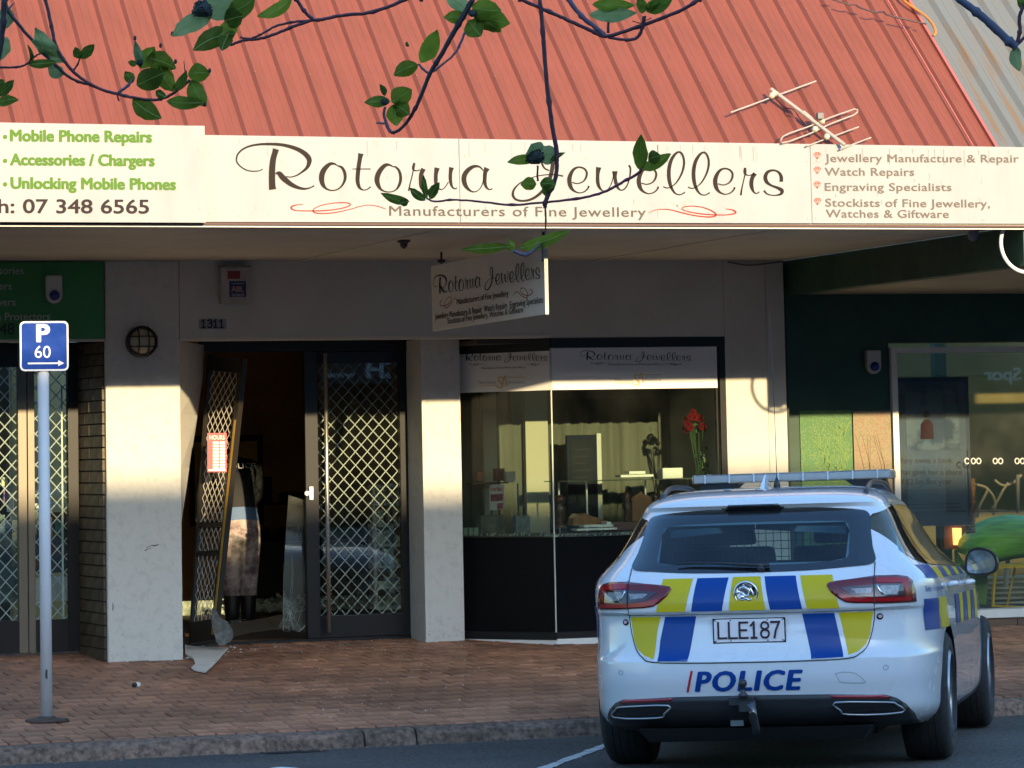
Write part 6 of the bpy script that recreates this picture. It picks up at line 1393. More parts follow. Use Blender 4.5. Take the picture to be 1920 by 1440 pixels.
# lamps
lampo = [(-.822, .845), (-.708, .845), (-.633, .847), (-.54, .850), (-.494, .856), (-.458, .876), (-.423, .904), (-.400, .938), (-.407, .951), (-.452, .959), (-.544, .968), (-.639, .979), (-.738, .979), (-.785, .971), (-.808, .950), (-.820, .90)]
lred = mat('lamp_red', (.16, .003, .008), .12, coat=.4, nscale=25, namt=.35); lred2 = mat('lamp_red_bright', (.34, .004, .008), .15, coat=.3); lcl = mat('lamp_clear', (.34, .33, .34), .12, nscale=60, namt=.6, coat=1); ldk = mat('lamp_dark', (.035, .004, .008), .1, coat=1)
for s in (-1, 1):
    F = (lambda P: P) if s < 0 else mir
    lb_ = RP('tail_lamp', F(lampo), lred, .010, .012, .022)
    RP('lower_band', F([(-.80, .852), (-.633, .853), (-.54, .856), (-.497, .861), (-.462, .882), (-.47, .893), (-.52, .882), (-.56, .876), (-.633, .872), (-.80, .870)]), lred2, .0125, 0, .02, 0, lb_)
    RP('upper_band', F([(-.79, .958), (-.735, .968), (-.64, .968), (-.64, .945), (-.76, .942), (-.775, .90), (-.79, .90)]), lred2, .0125, 0, .02, 0, lb_)
    RP('dark_insert', F([(-.765, .937), (-.645, .937), (-.500, .929), (-.470, .922), (-.53, .884), (-.62, .878), (-.77, .878)]), ldk, .0124, 0, .02, 0, lb_)
    RP('clear_reflector', F([(-.748, .930), (-.664, .930), (-.655, .915), (-.672, .888), (-.738, .884)]), lcl, .0132, 0, .02, 0, lb_)
    RP('clear_reflector', F([(-.625, .920), (-.520, .918), (-.545, .897), (-.613, .892)]), lcl, .0132, 0, .02, 0, lb_)
    RP('chrome_blade', F([(-.648, .937), (-.641, .930), (-.668, .886), (-.678, .886), (-.658, .916)]), chrome, .015, .003, .02, 0, lb_)
    RP('lamp_split', F([(-.6345, .982), (-.6295, .982), (-.6285, .844), (-.6335, .844)]), blk, .0150, 0, .02, 0, lb_)
    # reflectors, sensors, badges
    RP('reflector_strip', F([(-.70, .372), (-.66, .388), (-.40, .394), (-.41, .379), (-.66, .368)]), mat('reflector_red', (.30, .006, .02), .2, coat=1), .0085, .004)
    RP('round_badge', [(s * .655 + .017 * math.cos(a), .778 + .017 * math.sin(a)) for a in [i * .5236 for i in range(12)]], gblk, .003, .002, .05)
    RP('round_badge', [(s * .655 + .009 * math.cos(a), .778 + .009 * math.sin(a)) for a in [i * .5236 for i in range(12)]], mat('badge_pink', (.55, .35, .42), .4), .006, 0, .05)
    surf_line('parking_sensor', [(s * .68 + .012 * math.cos(a), .523 + .012 * math.sin(a)) for a in [i * .5236 for i in range(13)]], RS, BK, .003, mat('sensor_grey', (.30, .31, .33), .4), .002, 2)
surf_line('tow_cover', [(.435, .500), (.471, .507), (.536, .499), (.577, .458), (.57, .450), (.468, .455), (.448, .475), (.435, .500)], RS, BK, .003, mat('sensor_grey', (.30, .31, .33)), .002, 2)
surf_line('bumper_crease', [(-.80, .826), (-.72, .826), (-.64, .822)], RS, BK, .004, mat('sensor_grey', (.30, .31, .33)), .001); surf_line('bumper_crease', [(.80, .826), (.72, .826), (.64, .822)], RS, BK, .004, mat('sensor_grey', (.30, .31, .33)), .001)
# chequer decals
lift = .0042
for nm_, P, mt in (('yellow_chequer', [(-.448, .992), (-.289, .992), (-.326, .827), (-.480, .827), (-.462, .90), (-.453, .96)], dec_y), ('blue_chequer', [(-.267, .992), (-.104, .992), (-.135, .827), (-.295, .827)], dec_b), ('yellow_chequer', [(-.083, .994), (.059, .994), (.090, .827), (-.100, .827)], dec_y),
                   ('blue_chequer', [(.080, .993), (.240, .993), (.276, .827), (.112, .827)], dec_b), ('yellow_chequer', [(.262, .993), (.425, .993), (.462, .827), (.300, .827)], dec_y),
                   ('yellow_chequer', [(-.624, .804), (-.461, .804), (-.480, .726), (-.497, .586), (-.548, .605), (-.588, .640), (-.608, .690), (-.618, .76)], dec_y), ('blue_chequer', [(-.436, .804), (-.273, .804), (-.317, .576), (-.475, .578), (-.464, .684)], dec_b),
                   ('blue_chequer', [(.270, .804), (.432, .804), (.477, .580), (.317, .576)], dec_b), ('yellow_chequer', [(.455, .804), (.624, .804), (.616, .76), (.606, .690), (.586, .640), (.546, .605), (.500, .588)], dec_y)):
    RP(nm_, P, mt, lift, 0, .012)
def map_text(name, s, f, cap_u, mt, bold=0, shear=0, w_u=1.0, parent=car, spacing=1.0):
    vs, ts, w = text_tris(s, 0, spacing); m = MB(); b = bold * cap_u
    for k, (ox, oz) in enumerate([(0, 0)] + ([(-b, 0), (b, 0), (-b * .5, b * .45), (b * .5, b * .45), (-b * .5, -b * .45), (b * .5, -b * .45)] if bold else [])):
        for t in ts:
            T3 = [(vs[i][0] / w * w_u, vs[i][1] * cap_u) for i in t]; y0 = min(q[1] for q in T3); y1 = max(q[1] for q in T3); x0 = min(q[0] for q in T3); x1 = max(q[0] for q in T3)
            nst = max(1, int((y1 - y0) / .014)); nsx = max(1, int((x1 - x0) / .04))
            for q in range(nst):
                for r in range(nsx):
                    P = clip_cell(T3, x0 + (x1 - x0) * r / nsx, x0 + (x1 - x0) * (r + 1) / nsx, y0 + (y1 - y0) * q / nst, y0 + (y1 - y0) * (q + 1) / nst)
                    if len(P) > 2: m.add([f(a + shear * b_ + ox, b_ + oz, k) for a, b_ in P], [tuple(range(len(P)))])
    return mk(m, name, mt, parent, smooth=False)
map_text('police_lettering', 'POLICE', lambda u, v, k=0: srf(RS, -.278 + u, .427 + v, .003 + k * .0002, BK), .095, dec_b, bold=.07, shear=.22, w_u=.525, spacing=1.12)
RP('red_bar', [(-.328, .421), (-.316, .421), (-.289, .528), (-.301, .530)], dec_r, .003, 0, .05)
# number plate
pl_ = MB(); yp_ = rearY(0, .72) - .012; pl_.box((-.187, yp_, .662), (.187, yp_ + .008, .788)); po = mk(pl_, 'number_plate', gblk, smooth=False)
pl2 = MB(); pl2.quadbox(rrect(Vector((-.180, 0, .668)), Vector((.180, 0, .783)), .012, yp_ - .002), (0, .002, 0)); mk(pl2, 'plate_face', mat('plate_white', (.78, .74, .76), .4), po, smooth=False)
pl3 = MB(); stroke_text(pl3, 'LLE187', (-.158, yp_ - .003, .688), (.158, yp_ - .003, .688), .078, .0105); mk(pl3, 'plate_lettering', mat('plate_black', (.03, .010, .02), .5), po, smooth=False)
pl4 = MB()
for x in (-.172, .172, -.095, .095):
    for z in (.674, .777): pl4.disc((x, yp_ - .002, z), (0, -1, 0), .0035, .002, 8)
mk(pl4, 'plate_screw', blk, po, kind='stuff')
# round emblem, chrome ring with embossed lion-like relief kept abstract
em = MB(); ye = rearY(0, .912) - .004; em.lathe((-.010, ye, .912), [(.064, 0), (.064, .008), (.058, .012), (.054, .008), (.054, .004), (.001, .006)], 32, (0, -1, 0)); eo = mk(em, 'emblem', chrome)
er = MB()
for pts_ in (((-.035, .935), (-.015, .945), (.005, .938), (.018, .925), (.015, .905)), ((.015, .905), (-.005, .900), (-.02, .915), (-.035, .912)), ((-.04, .89), (-.02, .88), (0, .888), (.012, .878), (.028, .885)), ((.02, .94), (.03, .92), (.034, .90)), ((-.03, .905), (-.04, .898), (-.035, .888))):
    er.tube(crom([Vector((x - .008, ye - .009, z)) for x, z in pts_], 3), [.007] * (3 * (len(pts_) - 1) + 1), 6)
mk(er, 'relief', chrome, eo); er = MB(); er.lathe((-.030, ye - .006, .893), [(.018, 0), (.015, .007), (.003, .011)], 14, (0, -1, 0)); mk(er, 'sphere_relief', chrome, eo)
# lower valance, exhaust trims, tow bar
RP('valance', [(-.80, .226), (-.795, .285), (-.76, .335), (-.72, .368), (-.673, .386), (-.39, .398), (0, .401), (.39, .398), (.673, .386), (.72, .368), (.76, .335), (.795, .285), (.80, .226)], blk, .007, .01)
for s in (-1, 1):
    F = (lambda P: P) if s < 0 else mir
    ex = F([(-.735, .298), (-.715, .335), (-.670, .350), (-.425, .358), (-.450, .318), (-.485, .300)])
    P = [srf(RS, x, z, .012, BK) for x, z in [(q.x, q.y) for q in crom([Vector((a, b, 0)) for a, b in ex], 3, True)]]; m = MB(); m.tube(P, .0055, 6, True); mk(m, 'exhaust_trim', alloy)
    RP('exhaust_recess', ex, mat('recess_black', (.006, .006, .007), .6), .0085, 0, .05)
m = MB(); m.add([(-.60, -.99, .235), (.60, -.99, .235), (.55, -.92, .165), (-.55, -.92, .165), (-.60, -.3, .235), (.60, -.3, .235), (.55, -.3, .165), (-.55, -.3, .165)], [(0, 1, 2, 3), (4, 7, 6, 5), (0, 3, 7, 4), (1, 5, 6, 2), (3, 2, 6, 7), (0, 4, 5, 1)]); mk(m, 'underbody', blk, smooth=False)
m = MB(); m.box((-.58, -.5, .17), (.58, 3.2, .26)); mk(m, 'floor_pan', blk, smooth=False)
m = MB(); m.box((-.10, -1.13, .355), (.03, -1.06, .395)); m.box((-.045, -1.17, .325), (.02, -1.05, .375)); tw_ = mk(m, 'tow_bar', mat('worn_black_steel', (.05, .05, .055), .4, metal=.6), smooth=False)
m = MB(); m.lathe((-.022, -1.165, .395), [(.024, 0), (.024, .016), (.014, .025), (.012, .05), (.018, .056), (.023, .071), (.018, .086), (.005, .092)], 16); mk(m, 'tow_ball', mat('worn_black_steel', (.05, .05, .055)), tw_)
m = MB(); m.tube([(.01, -1.15, .37), (.025, -1.14, .30), (.035, -1.14, .235), (.04, -1.14, .21)], [.026, .024, .022, .02], 10); mk(m, 'trailer_socket', gblk, tw_)
m = MB(); m.box((-.115, -1.0, .245), (-.05, -.95, .275)); mk(m, 'bracket', mat('grey_bracket', (.20, .21, .22), .5), tw_, smooth=False)
# side windows, chrome, pillars, handles, chequers
for s in (1, -1):
    sw = SP_('side_window', [(y, z) for y, z in DLO], car_glass, s, .002, 0, .05)
    m = MB(); outl = [(-.645, 1.250), (-.58, 1.105), (-.475, 1.048), (-.2, 1.030), (.4, 1.015), (1.2, .995), (1.88, .985)]; 
    def frame_strip(ptsA, ptsB):
        A_ = crom([Vector((a, b, 0)) for a, b in ptsA], 4); B_ = crom([Vector((a, b, 0)) for a, b in ptsB], 4); n = len(A_); M2 = MB()
        M2.add([srf(SSf(s), p.x, p.y, .004, SD[s]) for p in A_] + [srf(SSf(s), p.x, p.y, .004, SD[s]) for p in B_], [(i, i + 1, n + i + 1, n + i) for i in range(n - 1)]); return M2
    mk(frame_strip([(-.655, 1.262), (-.585, 1.105), (-.475, 1.043), (-.2, 1.026), (.4, 1.012), (1.2, .992), (1.90, .980)], [(-.61, 1.245), (-.55, 1.125), (-.455, 1.066), (-.2, 1.05), (.4, 1.035), (1.2, 1.015), (1.80, 1.005)]), 'window_seal', gblk, sw)
    mk(frame_strip([(-.655, 1.262), (-.52, 1.318), (-.25, 1.352), (.2, 1.366), (.8, 1.355), (1.16, 1.305), (1.50, 1.18), (1.90, .980)], [(-.61, 1.245), (-.49, 1.298), (-.25, 1.331), (.2, 1.346), (.8, 1.334), (1.14, 1.286), (1.45, 1.17), (1.80, 1.005)]), 'chrome_strip', mat('satin_chrome', (.45, .42, .36), .3, metal=.8), sw)
    for yb_, w_ in ((-.16, .05), (.86, .10)):
        SP_('pillar', [(yb_ - .03, 1.345), (yb_ + w_ - .03, 1.345), (yb_ + w_ + .05, 1.02), (yb_ + .05, 1.03)], gblk, s, .005, 0, .05, 0, sw)
    for (y0, y1), mt in (((-.60, -.36), dec_b), ((-.34, -.10), dec_y), ((-.08, .16), dec_b), ((.18, .42), dec_y), ((.44, .68), dec_b), ((.70, .94), dec_y), ((.96, 1.20), dec_b), ((1.22, 1.46), dec_y), ((1.48, 1.72), dec_b)):
        SP_('blue_chequer' if mt is dec_b else 'yellow_chequer', [(y0, 1.012 if y0 > -.5 else 1.030), (y1, 1.008 if y0 > -.5 else 1.022), (y1 + .03, .955), (y0 + .03, .960)], mt, s, .003, 0, .03)
    for (y0, y1), mt in (((-.64, -.37), dec_b), ((-.35, -.08), dec_y), ((.42, .66), dec_b), ((.68, .92), dec_y), ((.94, 1.18), dec_b), ((1.20, 1.44), dec_y), ((1.46, 1.70), dec_b), ((1.72, 1.96), dec_y)):
        SP_('blue_chequer' if mt is dec_b else 'yellow_chequer', [(y0, .855), (y1, .855), (y1 + (.10 if y0 < 0 else 0), .695), (y0 + .02, .695)], mt, s, .003, 0, .03)
    for yh in (.05, 1.15):
        m = MB(); m.tube([srf(SSf(s), yh + t, .915 - (yh * .01), .012 + .028 * math.sin(math.pi * (t / .2)), SD[s]) for t in (0, .03, .08, .12, .17, .2)], [.012, .017, .018, .018, .017, .012], 8); mk(m, 'door_handle', paint)
    for gl2 in ([(-.02, .72), (.02, .80), (-.1, .92), (-.17, 1.03)], [(.98, 1.0), (.93, .8), (.92, .5), (.95, .26)], [(1.93, .97), (1.98, .8), (2.02, .55), (2.05, .40)]): surf_line('panel_gap', gl2, SSf(s), SD[s], .005, blk)
    # roof rail
    def roofz(x, y):
        a, b = 1.30, 1.466
        for _ in range(30):
            c_ = (a + b) / 2
            if sideX(y, c_) > x: a = c_
            else: b = c_
        return a
    P = []
    for i in range(17):
        t = i / 16; y = -.34 + 1.55 * t; x = .545; h = .032 * min(1, 6 * t, 6 * (1 - t)) + .004; P.append(Vector((s * x, y, roofz(x, y) + h)))
    m = MB(); m.tube(P, .014, 8); mk(m, 'roof_rail', mat('rail_dark', (.035, .034, .036), .3))
    # door mirror
    mo = Vector((s * .968, 1.86, 1.006)); m = MB(); prof = [(-.115, -.045), (-.105, .03), (-.075, .066), (-.02, .078), (.05, .070), (.10, .045), (.122, .005), (.115, -.035), (.08, -.058), (0, -.068), (-.08, -.064)]
    P2 = crom([Vector((a * s * .80, 0, b * 1.08)) for a, b in prof], 3, True); n = len(P2); vs = []
    for k, (sc2, dy) in enumerate(((1.0, 0), (1.06, .02), (1.03, .07), (.85, .12), (.5, .15), (.05, .16))): vs += [mo + Vector((p.x * sc2, dy, p.z * sc2)) for p in P2]
    m.add(vs, [(k * n + i, k * n + (i + 1) % n, (k + 1) * n + (i + 1) % n, (k + 1) * n + i) for k in range(5) for i in range(n)]); m.add([mo + Vector((p.x, .006, p.z)) for p in P2], [tuple(range(n))])
    dmo = mk(m, 'door_mirror', mat('mirror_housing', (.012, .012, .014), .35)); m = MB(); m.add([mo + Vector((p.x * .86, -.002, p.z * .86)) for p in P2], [tuple(range(n))]); mk(m, 'mirror_glass', mat('mirror_silver', (.55, .60, .64), .06, metal=1), dmo, smooth=False)
    m = MB(); m.tube([mo + Vector((-s * .07, .05, -.04)), mo + Vector((-s * .13, .07, -.05))], [.03, .035], 8); mk(m, 'mirror_arm', mat('mirror_housing', (.012, .012, .014)), dmo)
# side lettering 'Safer Communities Together' reads as small script
map_text('side_lettering', 'Safer Communities', lambda u, v, k=0: srf(SSf(1), -.62 + u, .893 + v, .003, SD[1]), .028, dec_b, w_u=.46)
# spoiler top edge highlight gap and roof light bar
lbm = glass('lightbar_lens', (.82, .84, .85), 1.4, dirt=.35); yl_, zl_ = 1.0, 1.500
m = MB(); m.box((-.555, yl_ - .13, zl_ + .006), (.555, yl_ + .13, zl_ + .046)); lo = mk(m, 'light_bar', mat('lightbar_core', (.70, .70, .69), .3), smooth=False)
m = MB(); m.quadbox([(-.565, yl_ - .15, zl_), (.565, yl_ - .15, zl_), (.565, yl_ - .15, zl_ + .052), (-.565, yl_ - .15, zl_ + .052)], (0, .30, 0)); bm_ = m.build('lens_cover', lbm, None, bevel=.012); bm_.parent = lo
for i in range(8):
    x = -.49 + i * .14; m = MB(); m.box((x - .004, yl_ - .153, zl_ + .002), (x + .004, yl_ - .1505, zl_ + .05)); mk(m, 'lens_rib', mat('rib_pale', (.55, .58, .62), .4), lo, smooth=False)
for s in (-1, 1): m = MB(); m.add([(s * .52, yl_ - .11, zl_ - .001), (s * .30, yl_ - .11, zl_ - .001), (s * .36, yl_ - .10, 1.455), (s * .54, yl_ - .10, 1.43), (s * .52, yl_ + .1, zl_ - .001), (s * .30, yl_ + .1, zl_ - .001), (s * .36, yl_ + .1, 1.455), (s * .54, yl_ + .1, 1.43)], [(0, 1, 2, 3), (4, 7, 6, 5), (0, 4, 5, 1), (3, 2, 6, 7), (0, 3, 7, 4), (1, 5, 6, 2)]); mk(m, 'foot', blk, lo, smooth=False)
m = MB(); m.add([(-.052 - .022, .16, 1.455), (-.052 + .022, .16, 1.455), (-.052 + .012, .02, 1.452), (-.052 - .012, .02, 1.452), (-.052 - .004, .17, 1.53), (-.052 + .004, .17, 1.53)], [(0, 1, 2, 3), (0, 4, 5, 1), (1, 5, 2), (0, 3, 4), (3, 2, 5, 4)]); m.add([(-.052 - .022, .16, 1.455), (-.052 + .022, .16, 1.455), (-.052 + .004, .17, 1.53), (-.052 - .004, .17, 1.53), (-.052 + .015, .24, 1.457), (-.052 - .015, .24, 1.457)], [(0, 1, 4, 5), (1, 2, 4), (0, 5, 3), (2, 3, 5, 4)]); mk(m, 'fin_aerial', paint, smooth=False)
m = MB(); m.lathe((.0, .25, 1.455), [(.022, 0), (.016, .03), (.006, .06)], 10); m.tube([(0, .25, 1.50), (0, .26, 1.9), (-.01, .27, 2.42)], [.0022, .0018, .0012], 5); mk(m, 'whip_aerial', blk)
# wheels
def wheel(x, y, s):
    m = MB(); c = Vector((x, y, .338)); ax = (s, 0, 0)
    m.lathe(c, [(.215, .02), (.232, .006), (.236, -.02), (.20, -.05), (.20, -.20), (.236, -.23), (.22, -.235)], 40, ax, caps=False); w = mk(m, 'wheel', alloy)
    m = MB(); 
    for k in range(5):
        for d in (-.13, .13):
            a = 2 * math.pi * k / 5 + .3; p0 = Vector((0, math.cos(a + d * 1.6) * .05, math.sin(a + d * 1.6) * .05)); p1 = Vector((0, math.cos(a + d) * .222, math.sin(a + d) * .222)); t = Vector((0, -math.sin(a), math.cos(a)))
            o0, o1 = Vector((-s * .022, 0, 0)), Vector((-s * .012, 0, 0)); b_ = Vector((-s * .03, 0, 0)); m.add([c + p0 - t * .018 + o0, c + p0 + t * .018 + o0, c + p1 + t * .014 + o1, c + p1 - t * .014 + o1, c + p0 - t * .018 + o0 + b_, c + p0 + t * .018 + o0 + b_, c + p1 + t * .014 + o1 + b_, c + p1 - t * .014 + o1 + b_], [(0, 1, 2, 3), (7, 6, 5, 4), (0, 4, 5, 1), (1, 5, 6, 2), (2, 6, 7, 3), (3, 7, 4, 0)])
    mk(m, 'spokes', alloy, w, smooth=False); m = MB(); m.lathe(c + Vector((-s * .03, 0, 0)), [(.06, -.03), (.06, .008), (.045, .016), (.001, .018)], 20, ax); mk(m, 'hub_cap', alloy, w)
    m = MB(); m.lathe(c + Vector((-s * .17, 0, 0)), [(.21, -.01), (.21, .0)], 32, ax); mk(m, 'inner_barrel', blk, w); m = MB(); m.lathe(c + Vector((-s * .09, 0, 0)), [(.17, -.01), (.17, .01)], 32, ax); mk(m, 'brake_disc', mat('disc_steel', (.2, .2, .2), .4, metal=.8), w)
    m = MB(); m.lathe(c, [(.232, .004), (.26, .014), (.295, .012), (.325, -.006), (.337, -.03), (.338, -.12), (.337, -.205), (.325, -.23), (.26, -.245), (.232, -.238)], 56, ax, caps=False); mk(m, 'tyre', rubber, w)
    m = MB()
    for g_ in (-.06, -.095, -.14, -.175): m.lathe(c, [(.3386, g_), (.3386, g_ + .006)], 40, ax)
    mk(m, 'tread_groove', mat('groove', (.004, .004, .004), .9), w, kind='stuff')
for y in (0, 2.83):
    for s in (-1, 1): wheel(s * .915, y, s)
# arch lips
# interior
def seat(x, y, w, front):
    m = MB(); m.box((x - w / 2, y, .62), (x + w / 2, y + .5, .76)); m.quadbox([(x - w / 2, y, .74), (x + w / 2, y, .74), (x + w * .44, y - .14, 1.14), (x - w * .44, y - .14, 1.14)], (0, .12, 0)); m.quadbox([(x - .11, y - .14, 1.15), (x + .11, y - .14, 1.15), (x + .09, y - .17, 1.30), (x - .09, y - .17, 1.30)], (0, .09, 0)); o = m.build('seat', inter, None, bevel=.03); o.parent = car
for x in (-.33, .33): seat(x, 1.05, .46, 1); seat(x, .1, .50, 0)
m = MB()
for i in range(26): x = -.5 + i * .04; m.bar((x, -.12, .92), (x, -.12, 1.35), .002, 4)
for i in range(11): z = .92 + i * .042; m.bar((-.52, -.12, z), (.52, -.12, z), .002, 4)
mk(m, 'cargo_barrier', mat('barrier_wire', (.02, .02, .02), .5))
m = MB(); m.box((-.56, -.62, .86), (.56, -.14, .90)); mk(m, 'parcel_cover', inter, smooth=False)
m = MB(); r = random.Random(6); P = [Vector((.05 + i * .05, -.5, .93 + .05 * math.sin(i * .9) + .02)) for i in range(9)]; m.tube(crom(P, 3), .05, 10); mk(m, 'rolled_blanket', mat('khaki_cloth', (.30, .28, .2), .9, bump=.5, bscale=40))
m = MB(); m.box((-.42, -.55, .90), (-.05, -.3, 1.0)); o = m.build('red_bag', mat('dull_red_cloth', (.22, .03, .03), .8), None, bevel=.03); o.parent = car
m = MB(); m.add([(-.58, 2.02, 1.03), (.58, 2.02, 1.03), (.49, 1.33, 1.345), (-.49, 1.33, 1.345)], [(0, 1, 2, 3)]); mk(m, 'windscreen', screen_glass, smooth=False)
# ------------------------------------------------------------ flowering tree in front: branches hang into the top of the view
tree = thing('dogwood_tree', 'leafy dogwood tree close to the camera, thin purple twigs hanging across the roof and sign', 'tree', (-3.2, 6.6, 0))
bark = mat('purple_bark', (.09, .03, .045), .6, nscale=40, namt=.4); barkg = mat('grey_purple_bark', (.13, .10, .14), .7, nscale=30, namt=.3)
DT = 7.6
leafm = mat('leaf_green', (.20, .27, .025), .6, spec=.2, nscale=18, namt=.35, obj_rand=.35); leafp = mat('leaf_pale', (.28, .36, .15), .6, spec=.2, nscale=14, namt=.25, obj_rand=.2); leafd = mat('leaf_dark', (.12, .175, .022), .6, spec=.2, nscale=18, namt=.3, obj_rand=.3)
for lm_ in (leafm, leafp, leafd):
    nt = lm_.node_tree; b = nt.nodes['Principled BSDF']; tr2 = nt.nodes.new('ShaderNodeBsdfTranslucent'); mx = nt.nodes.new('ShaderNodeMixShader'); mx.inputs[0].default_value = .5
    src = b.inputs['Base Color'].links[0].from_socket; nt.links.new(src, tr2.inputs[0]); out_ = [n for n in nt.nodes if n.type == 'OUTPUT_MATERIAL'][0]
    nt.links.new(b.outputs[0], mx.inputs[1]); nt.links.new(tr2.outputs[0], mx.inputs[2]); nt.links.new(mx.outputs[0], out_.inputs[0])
tr = random.Random(44)
def T(x, y, d=0): return atd(x, y, DT + d)
def twig(pts, w0, w1=None, mt=bark, d0=0, d1=0, name='branch'):
    w1 = w0 if w1 is None else w1; P = crom([Vector((x, y, 0)) for x, y in pts], 6); n = len(P); W = []; Rr = []
    for i, p in enumerate(P):
        t = i / (n - 1); W.append(T(p.x + tr.uniform(-.5, .5), p.y + tr.uniform(-.5, .5), d0 + (d1 - d0) * t)); r = (w0 + (w1 - w0) * t) * .5 / FPX * DT
        Rr.append(r * (1.35 if i % 13 == 6 else 1) * tr.uniform(.93, 1.07))
    m = MB(); m.tube(W, Rr, 8); return m.build(name, mt, tree, smooth=True)
def leaf(bx, by, tx, ty, w, mt=None, d=0, tilt=None, fold=None):
    A = Vector((bx, by, 0)); B = Vector((tx, ty, 0)); dv = B - A; L = dv.length; pv = Vector((-dv.y, dv.x, 0)).normalized()
    tilt = tr.uniform(-.04, .04) if tilt is None else tilt; fold = tr.uniform(.15, .45) if fold is None else fold
    px2m = DT / FPX; prof = [0, .42, .78, .97, 1.0, .90, .68, .36, .06]; ts = [0, .08, .2, .34, .48, .63, .78, .90, 1.0]; m = MB(); vs = []
    cv = tr.uniform(-.10, .10)
    for t, pw in zip(ts, prof):
        c = A + dv * t + pv * (cv * L * math.sin(t * math.pi)); hw = w * .5 * pw
        for s in (-1, -.55, 0, .55, 1):
            q = c + pv * (hw * s * (1 + tr.uniform(-.08, .08) * (abs(s) == 1)))
            depth = d + tilt * t - .15 * 0 + abs(s) * hw * px2m * fold + .006 * math.sin(t * 9 + s * 2) - (.03 * t * t)
            vs.append(T(q.x, q.y, depth))
    m.add(vs, [(i * 5 + j, i * 5 + j + 1, i * 5 + j + 6, i * 5 + j + 5) for i in range(8) for j in range(4)])
    nb_ = len(m.f); vein = []
    for t in ts:
        c = A + dv * t + pv * (cv * L * math.sin(t * math.pi)); dd = d + tilt * t - .0045 - (.03 * t * t) + .006 * math.sin(t * 9); vein.append((c, dd))
    vv = []
    for c, dd in vein: vv += [T(c.x + pv.x * .5, c.y + pv.y * .5, dd), T(c.x - pv.x * .7, c.y - pv.y * .7, dd)]
    m.add(vv, [(2 * i, 2 * i + 1, 2 * i + 3, 2 * i + 2) for i in range(len(ts) - 1)])
    o = m.build('leaf', mt or leafm, tree, smooth=True, fix=False); o.data.materials.append(mat('leaf_vein', (.20, .29, .06), .6))
    for i, p_ in enumerate(o.data.polygons):
        if i >= nb_: p_.material_index = 1
    return o
def seed(x, y, r, d=-.01):
    m = MB(); c = T(x, y, d); R0 = r * DT / FPX; m.lathe(c - upv * R0 * .7, [(R0 * .5, 0), (R0 * .95, R0 * .5), (R0 * .95, R0 * 1.0), (R0 * .6, R0 * 1.5), (R0 * .1, R0 * 1.7)], 14, upv)
    for i in range(60):
        a, b = tr.uniform(0, 6.28), tr.uniform(-.6, 1.3); dr = rgt * math.cos(a) * math.cos(b) + fwd * math.sin(a) * math.cos(b) + upv * math.sin(b); m.bar(c + dr * R0 * .75, c + dr * R0 * 1.12, R0 * .13, 5, R0 * .08)
    return m.build('seed_head', mat('seed_dark', (.020, .030, .026), .7), tree)
# limb and trunk outside the frame carry the twigs
m = MB(); m.tube(crom([Vector((-3.2, 6.6, -.1)), Vector((-3.1, 6.6, 1.6)), Vector((-2.6, 6.7, 3.2)), T(-500, -420, -.1), T(100, -330, .1), T(800, -300, 0), T(1500, -290, .1), T(2100, -260, .1)], 8), [.14 - .0022 * i for i in range(57)], 12); m.build('trunk', barkg, tree, smooth=True)
for x0, x1 in ((12, -40), (85, 60), (555, 520), (790, 820), (885, 905), (975, 930), (1012, 1010), (1065, 1030), (1312, 1360), (1800, 1740)): twig([(x0, 2), ((x0 + x1) / 2, -150), (x1, -300)], 8, 14, barkg, 0, .1, 'branch')
twig([(85, -2), (97, 50), (103, 80), (115, 105), (135, 132), (160, 152), (190, 168), (220, 176), (250, 183), (285, 187), (310, 183), (335, 168), (357, 150)], 7, 5)
twig([(10, -2), (14, 18), (40, 52), (75, 92), (105, 123), (135, 148), (165, 158)], 7, 5, mat('black_bark', (.02, .012, .018), .6))
twig([(8, -2), (6, 40), (1, 90), (-6, 120)], 12, 9, mat('black_bark', (.02, .012, .018)), -.1, -.1)
twig([(-8, 126), (30, 126), (50, 120), (62, 108), (78, 99)], 4.5, 3); twig([(137, 133), (146, 120), (150, 108)], 4, 3); twig([(222, 174), (240, 160), (250, 146)], 6, 4, barkg); twig([(55, 118), (58, 100), (52, 84)], 3, 2); twig([(220, 176), (222, 186), (224, 190)], 4, 2); twig([(250, 183), (262, 188)], 2, 2)
twig([(15, 20), (20, 12), (27, 6)], 4, 2, barkg); twig([(352, 145), (347, 132), (345, 114)], 2.5, 1.5)
twig([(770, -5), (700, 22), (640, 29), (600, 37), (585, 38), (555, 48), (520, 62), (490, 72), (455, 76), (432, 85)], 7, 5, None or bark); twig([(585, 38), (545, 42), (515, 50), (490, 64), (470, 72), (450, 70)], 5, 3.5); twig([(556, -2), (570, 20), (588, 38)], 7, 7)
twig([(887, -2), (860, 45), (840, 80), (820, 115), (806, 138), (785, 190), (765, 226), (745, 246), (733, 249)], 11, 5, mat('black_bark', (.02, .012, .018))); twig([(872, 60), (860, 88), (845, 108), (812, 135)], 5, 4, barkg); twig([(804, 138), (792, 128), (785, 120)], 5, 4, barkg); twig([(733, 249), (726, 236), (720, 215), (722, 200)], 7, 5, barkg); twig([(722, 232), (706, 230)], 5, 3, barkg)
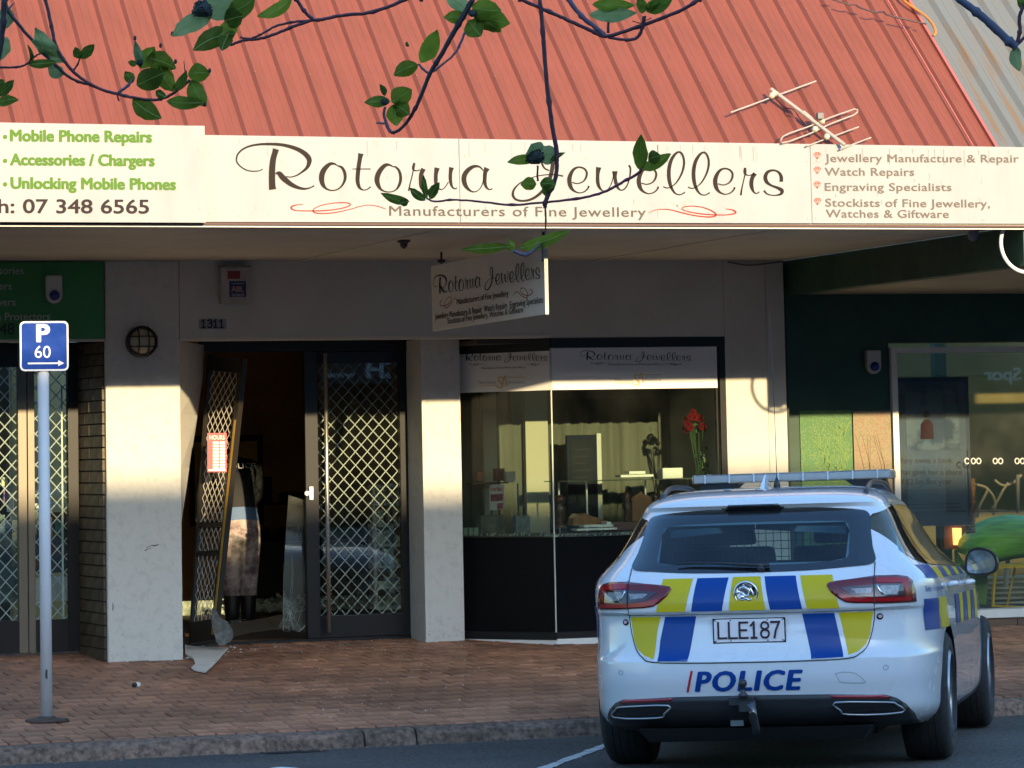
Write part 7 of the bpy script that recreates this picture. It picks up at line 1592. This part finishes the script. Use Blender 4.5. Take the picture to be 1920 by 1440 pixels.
twig([(1012, -2), (1018, 60), (1022, 120), (1028, 180), (1036, 240), (1043, 280), (1044, 310), (1040, 340), (1028, 365), (1022, 380)], 8.5, 9, bark); twig([(1022, 376), (1023, 415), (1022, 440)], 4, 2.6); twig([(1022, 379), (960, 384), (900, 378), (850, 375), (815, 378), (800, 372)], 4.5, 3.4, mat('red_twig', (.14, .02, .045), .5)); twig([(1022, 379), (1080, 373), (1130, 361), (1170, 340), (1195, 326), (1203, 316)], 4.5, 6, mat('red_twig', (.14, .02, .045)))
twig([(1008, 310), (1008, 340)], 4, 4, mat('red_twig', (.14, .02, .045))); twig([(1022, 380), (1022, 390)], 12, 6); twig([(1017, 452), (1017, 490)], 4, 3, mat('black_bark', (.02, .012, .018))); twig([(962, 470), (985, 478), (1000, 470), (1022, 450)], 7, 5, barkg)
twig([(975, -2), (1030, 22), (1070, 40), (1110, 58), (1135, 68), (1180, 56), (1230, 38), (1280, 18), (1315, -4)], 7, 7); twig([(1065, -3), (1090, 30), (1120, 54), (1136, 68)], 9, 9, barkg); twig([(1140, 70), (1175, 75), (1195, 70), (1205, 50), (1208, 30)], 5, 8); twig([(1140, 62), (1141, 36)], 6, 5); twig([(1205, 40), (1222, 34)], 2.5, 1.5); twig([(1203, 44), (1186, 40)], 2.5, 1.5)
twig([(1795, -4), (1830, 22), (1860, 48), (1888, 74), (1906, 88)], 14, 18, mat('blue_grey_bark', (.07, .08, .13), .7)); twig([(1904, 88), (1912, 60), (1912, 30), (1925, -4)], 8, 7); twig([(1904, 86), (1925, 66)], 7, 6)
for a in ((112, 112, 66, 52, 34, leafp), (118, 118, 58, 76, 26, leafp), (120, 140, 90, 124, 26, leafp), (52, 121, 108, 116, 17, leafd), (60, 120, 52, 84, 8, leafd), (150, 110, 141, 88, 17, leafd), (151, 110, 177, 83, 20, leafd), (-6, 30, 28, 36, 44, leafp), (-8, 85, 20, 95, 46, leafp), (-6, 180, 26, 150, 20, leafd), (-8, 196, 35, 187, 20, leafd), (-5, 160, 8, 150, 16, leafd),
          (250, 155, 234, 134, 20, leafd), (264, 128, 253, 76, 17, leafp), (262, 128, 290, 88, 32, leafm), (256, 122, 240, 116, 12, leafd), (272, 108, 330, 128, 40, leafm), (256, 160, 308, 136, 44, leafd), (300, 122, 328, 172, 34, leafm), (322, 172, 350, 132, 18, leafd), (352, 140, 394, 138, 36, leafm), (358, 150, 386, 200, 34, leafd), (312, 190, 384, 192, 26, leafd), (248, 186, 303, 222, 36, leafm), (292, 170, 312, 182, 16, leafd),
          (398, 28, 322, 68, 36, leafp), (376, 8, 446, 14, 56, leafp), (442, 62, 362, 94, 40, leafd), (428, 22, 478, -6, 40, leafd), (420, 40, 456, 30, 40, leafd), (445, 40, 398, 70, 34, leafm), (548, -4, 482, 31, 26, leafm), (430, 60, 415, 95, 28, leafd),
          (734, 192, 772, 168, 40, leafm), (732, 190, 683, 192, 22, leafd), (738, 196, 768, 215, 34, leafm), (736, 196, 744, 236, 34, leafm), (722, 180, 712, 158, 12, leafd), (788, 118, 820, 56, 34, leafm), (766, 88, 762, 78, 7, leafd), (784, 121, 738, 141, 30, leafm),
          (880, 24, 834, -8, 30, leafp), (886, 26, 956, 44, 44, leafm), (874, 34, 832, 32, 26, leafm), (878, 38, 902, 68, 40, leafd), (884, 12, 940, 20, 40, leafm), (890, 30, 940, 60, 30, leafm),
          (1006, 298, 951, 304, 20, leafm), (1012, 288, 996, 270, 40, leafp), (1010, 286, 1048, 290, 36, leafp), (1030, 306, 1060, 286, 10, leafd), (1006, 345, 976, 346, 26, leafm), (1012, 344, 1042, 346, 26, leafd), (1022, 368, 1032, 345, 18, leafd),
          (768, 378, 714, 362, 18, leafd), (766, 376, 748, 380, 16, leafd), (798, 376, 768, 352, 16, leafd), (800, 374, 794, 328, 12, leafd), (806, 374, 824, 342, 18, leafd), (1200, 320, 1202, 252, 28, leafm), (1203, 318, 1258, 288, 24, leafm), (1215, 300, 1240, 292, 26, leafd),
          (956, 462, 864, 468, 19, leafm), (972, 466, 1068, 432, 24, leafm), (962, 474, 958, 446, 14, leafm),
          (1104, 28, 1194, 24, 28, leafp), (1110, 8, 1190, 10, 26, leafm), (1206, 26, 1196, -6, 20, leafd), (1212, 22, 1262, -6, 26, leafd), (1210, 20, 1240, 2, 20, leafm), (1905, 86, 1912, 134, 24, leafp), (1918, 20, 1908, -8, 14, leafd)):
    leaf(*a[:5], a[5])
for x, y, r in ((379, 19, 18), (1003, 296, 17), (721, 192, 7), (886, 26, 8), (262, 118, 6)): seed(x, y, r)
for x, y in ((253, 76), (393, 137), (323, 68), (384, 200), (301, 90), (329, 120)):
    m = MB(); c = T(x, y, -.01); m.lathe(c, [(.001, 0), (.004, .003), (.003, .009), (.001, .011)], 6, upv); m.build('bud', mat('seed_dark', (.020, .030, .026)), tree)

for o in bpy.data.objects:
    if o.parent is None:
        for pre, gname in (('wood_carving', 'carved figures in the bay window'), ('packet', 'packets behind the phone shop doors'), ('gift_box', 'gift boxes on the side shelf'), ('siren_box', 'alarm sirens')):
            if o.name.startswith(pre): o['group'] = gname
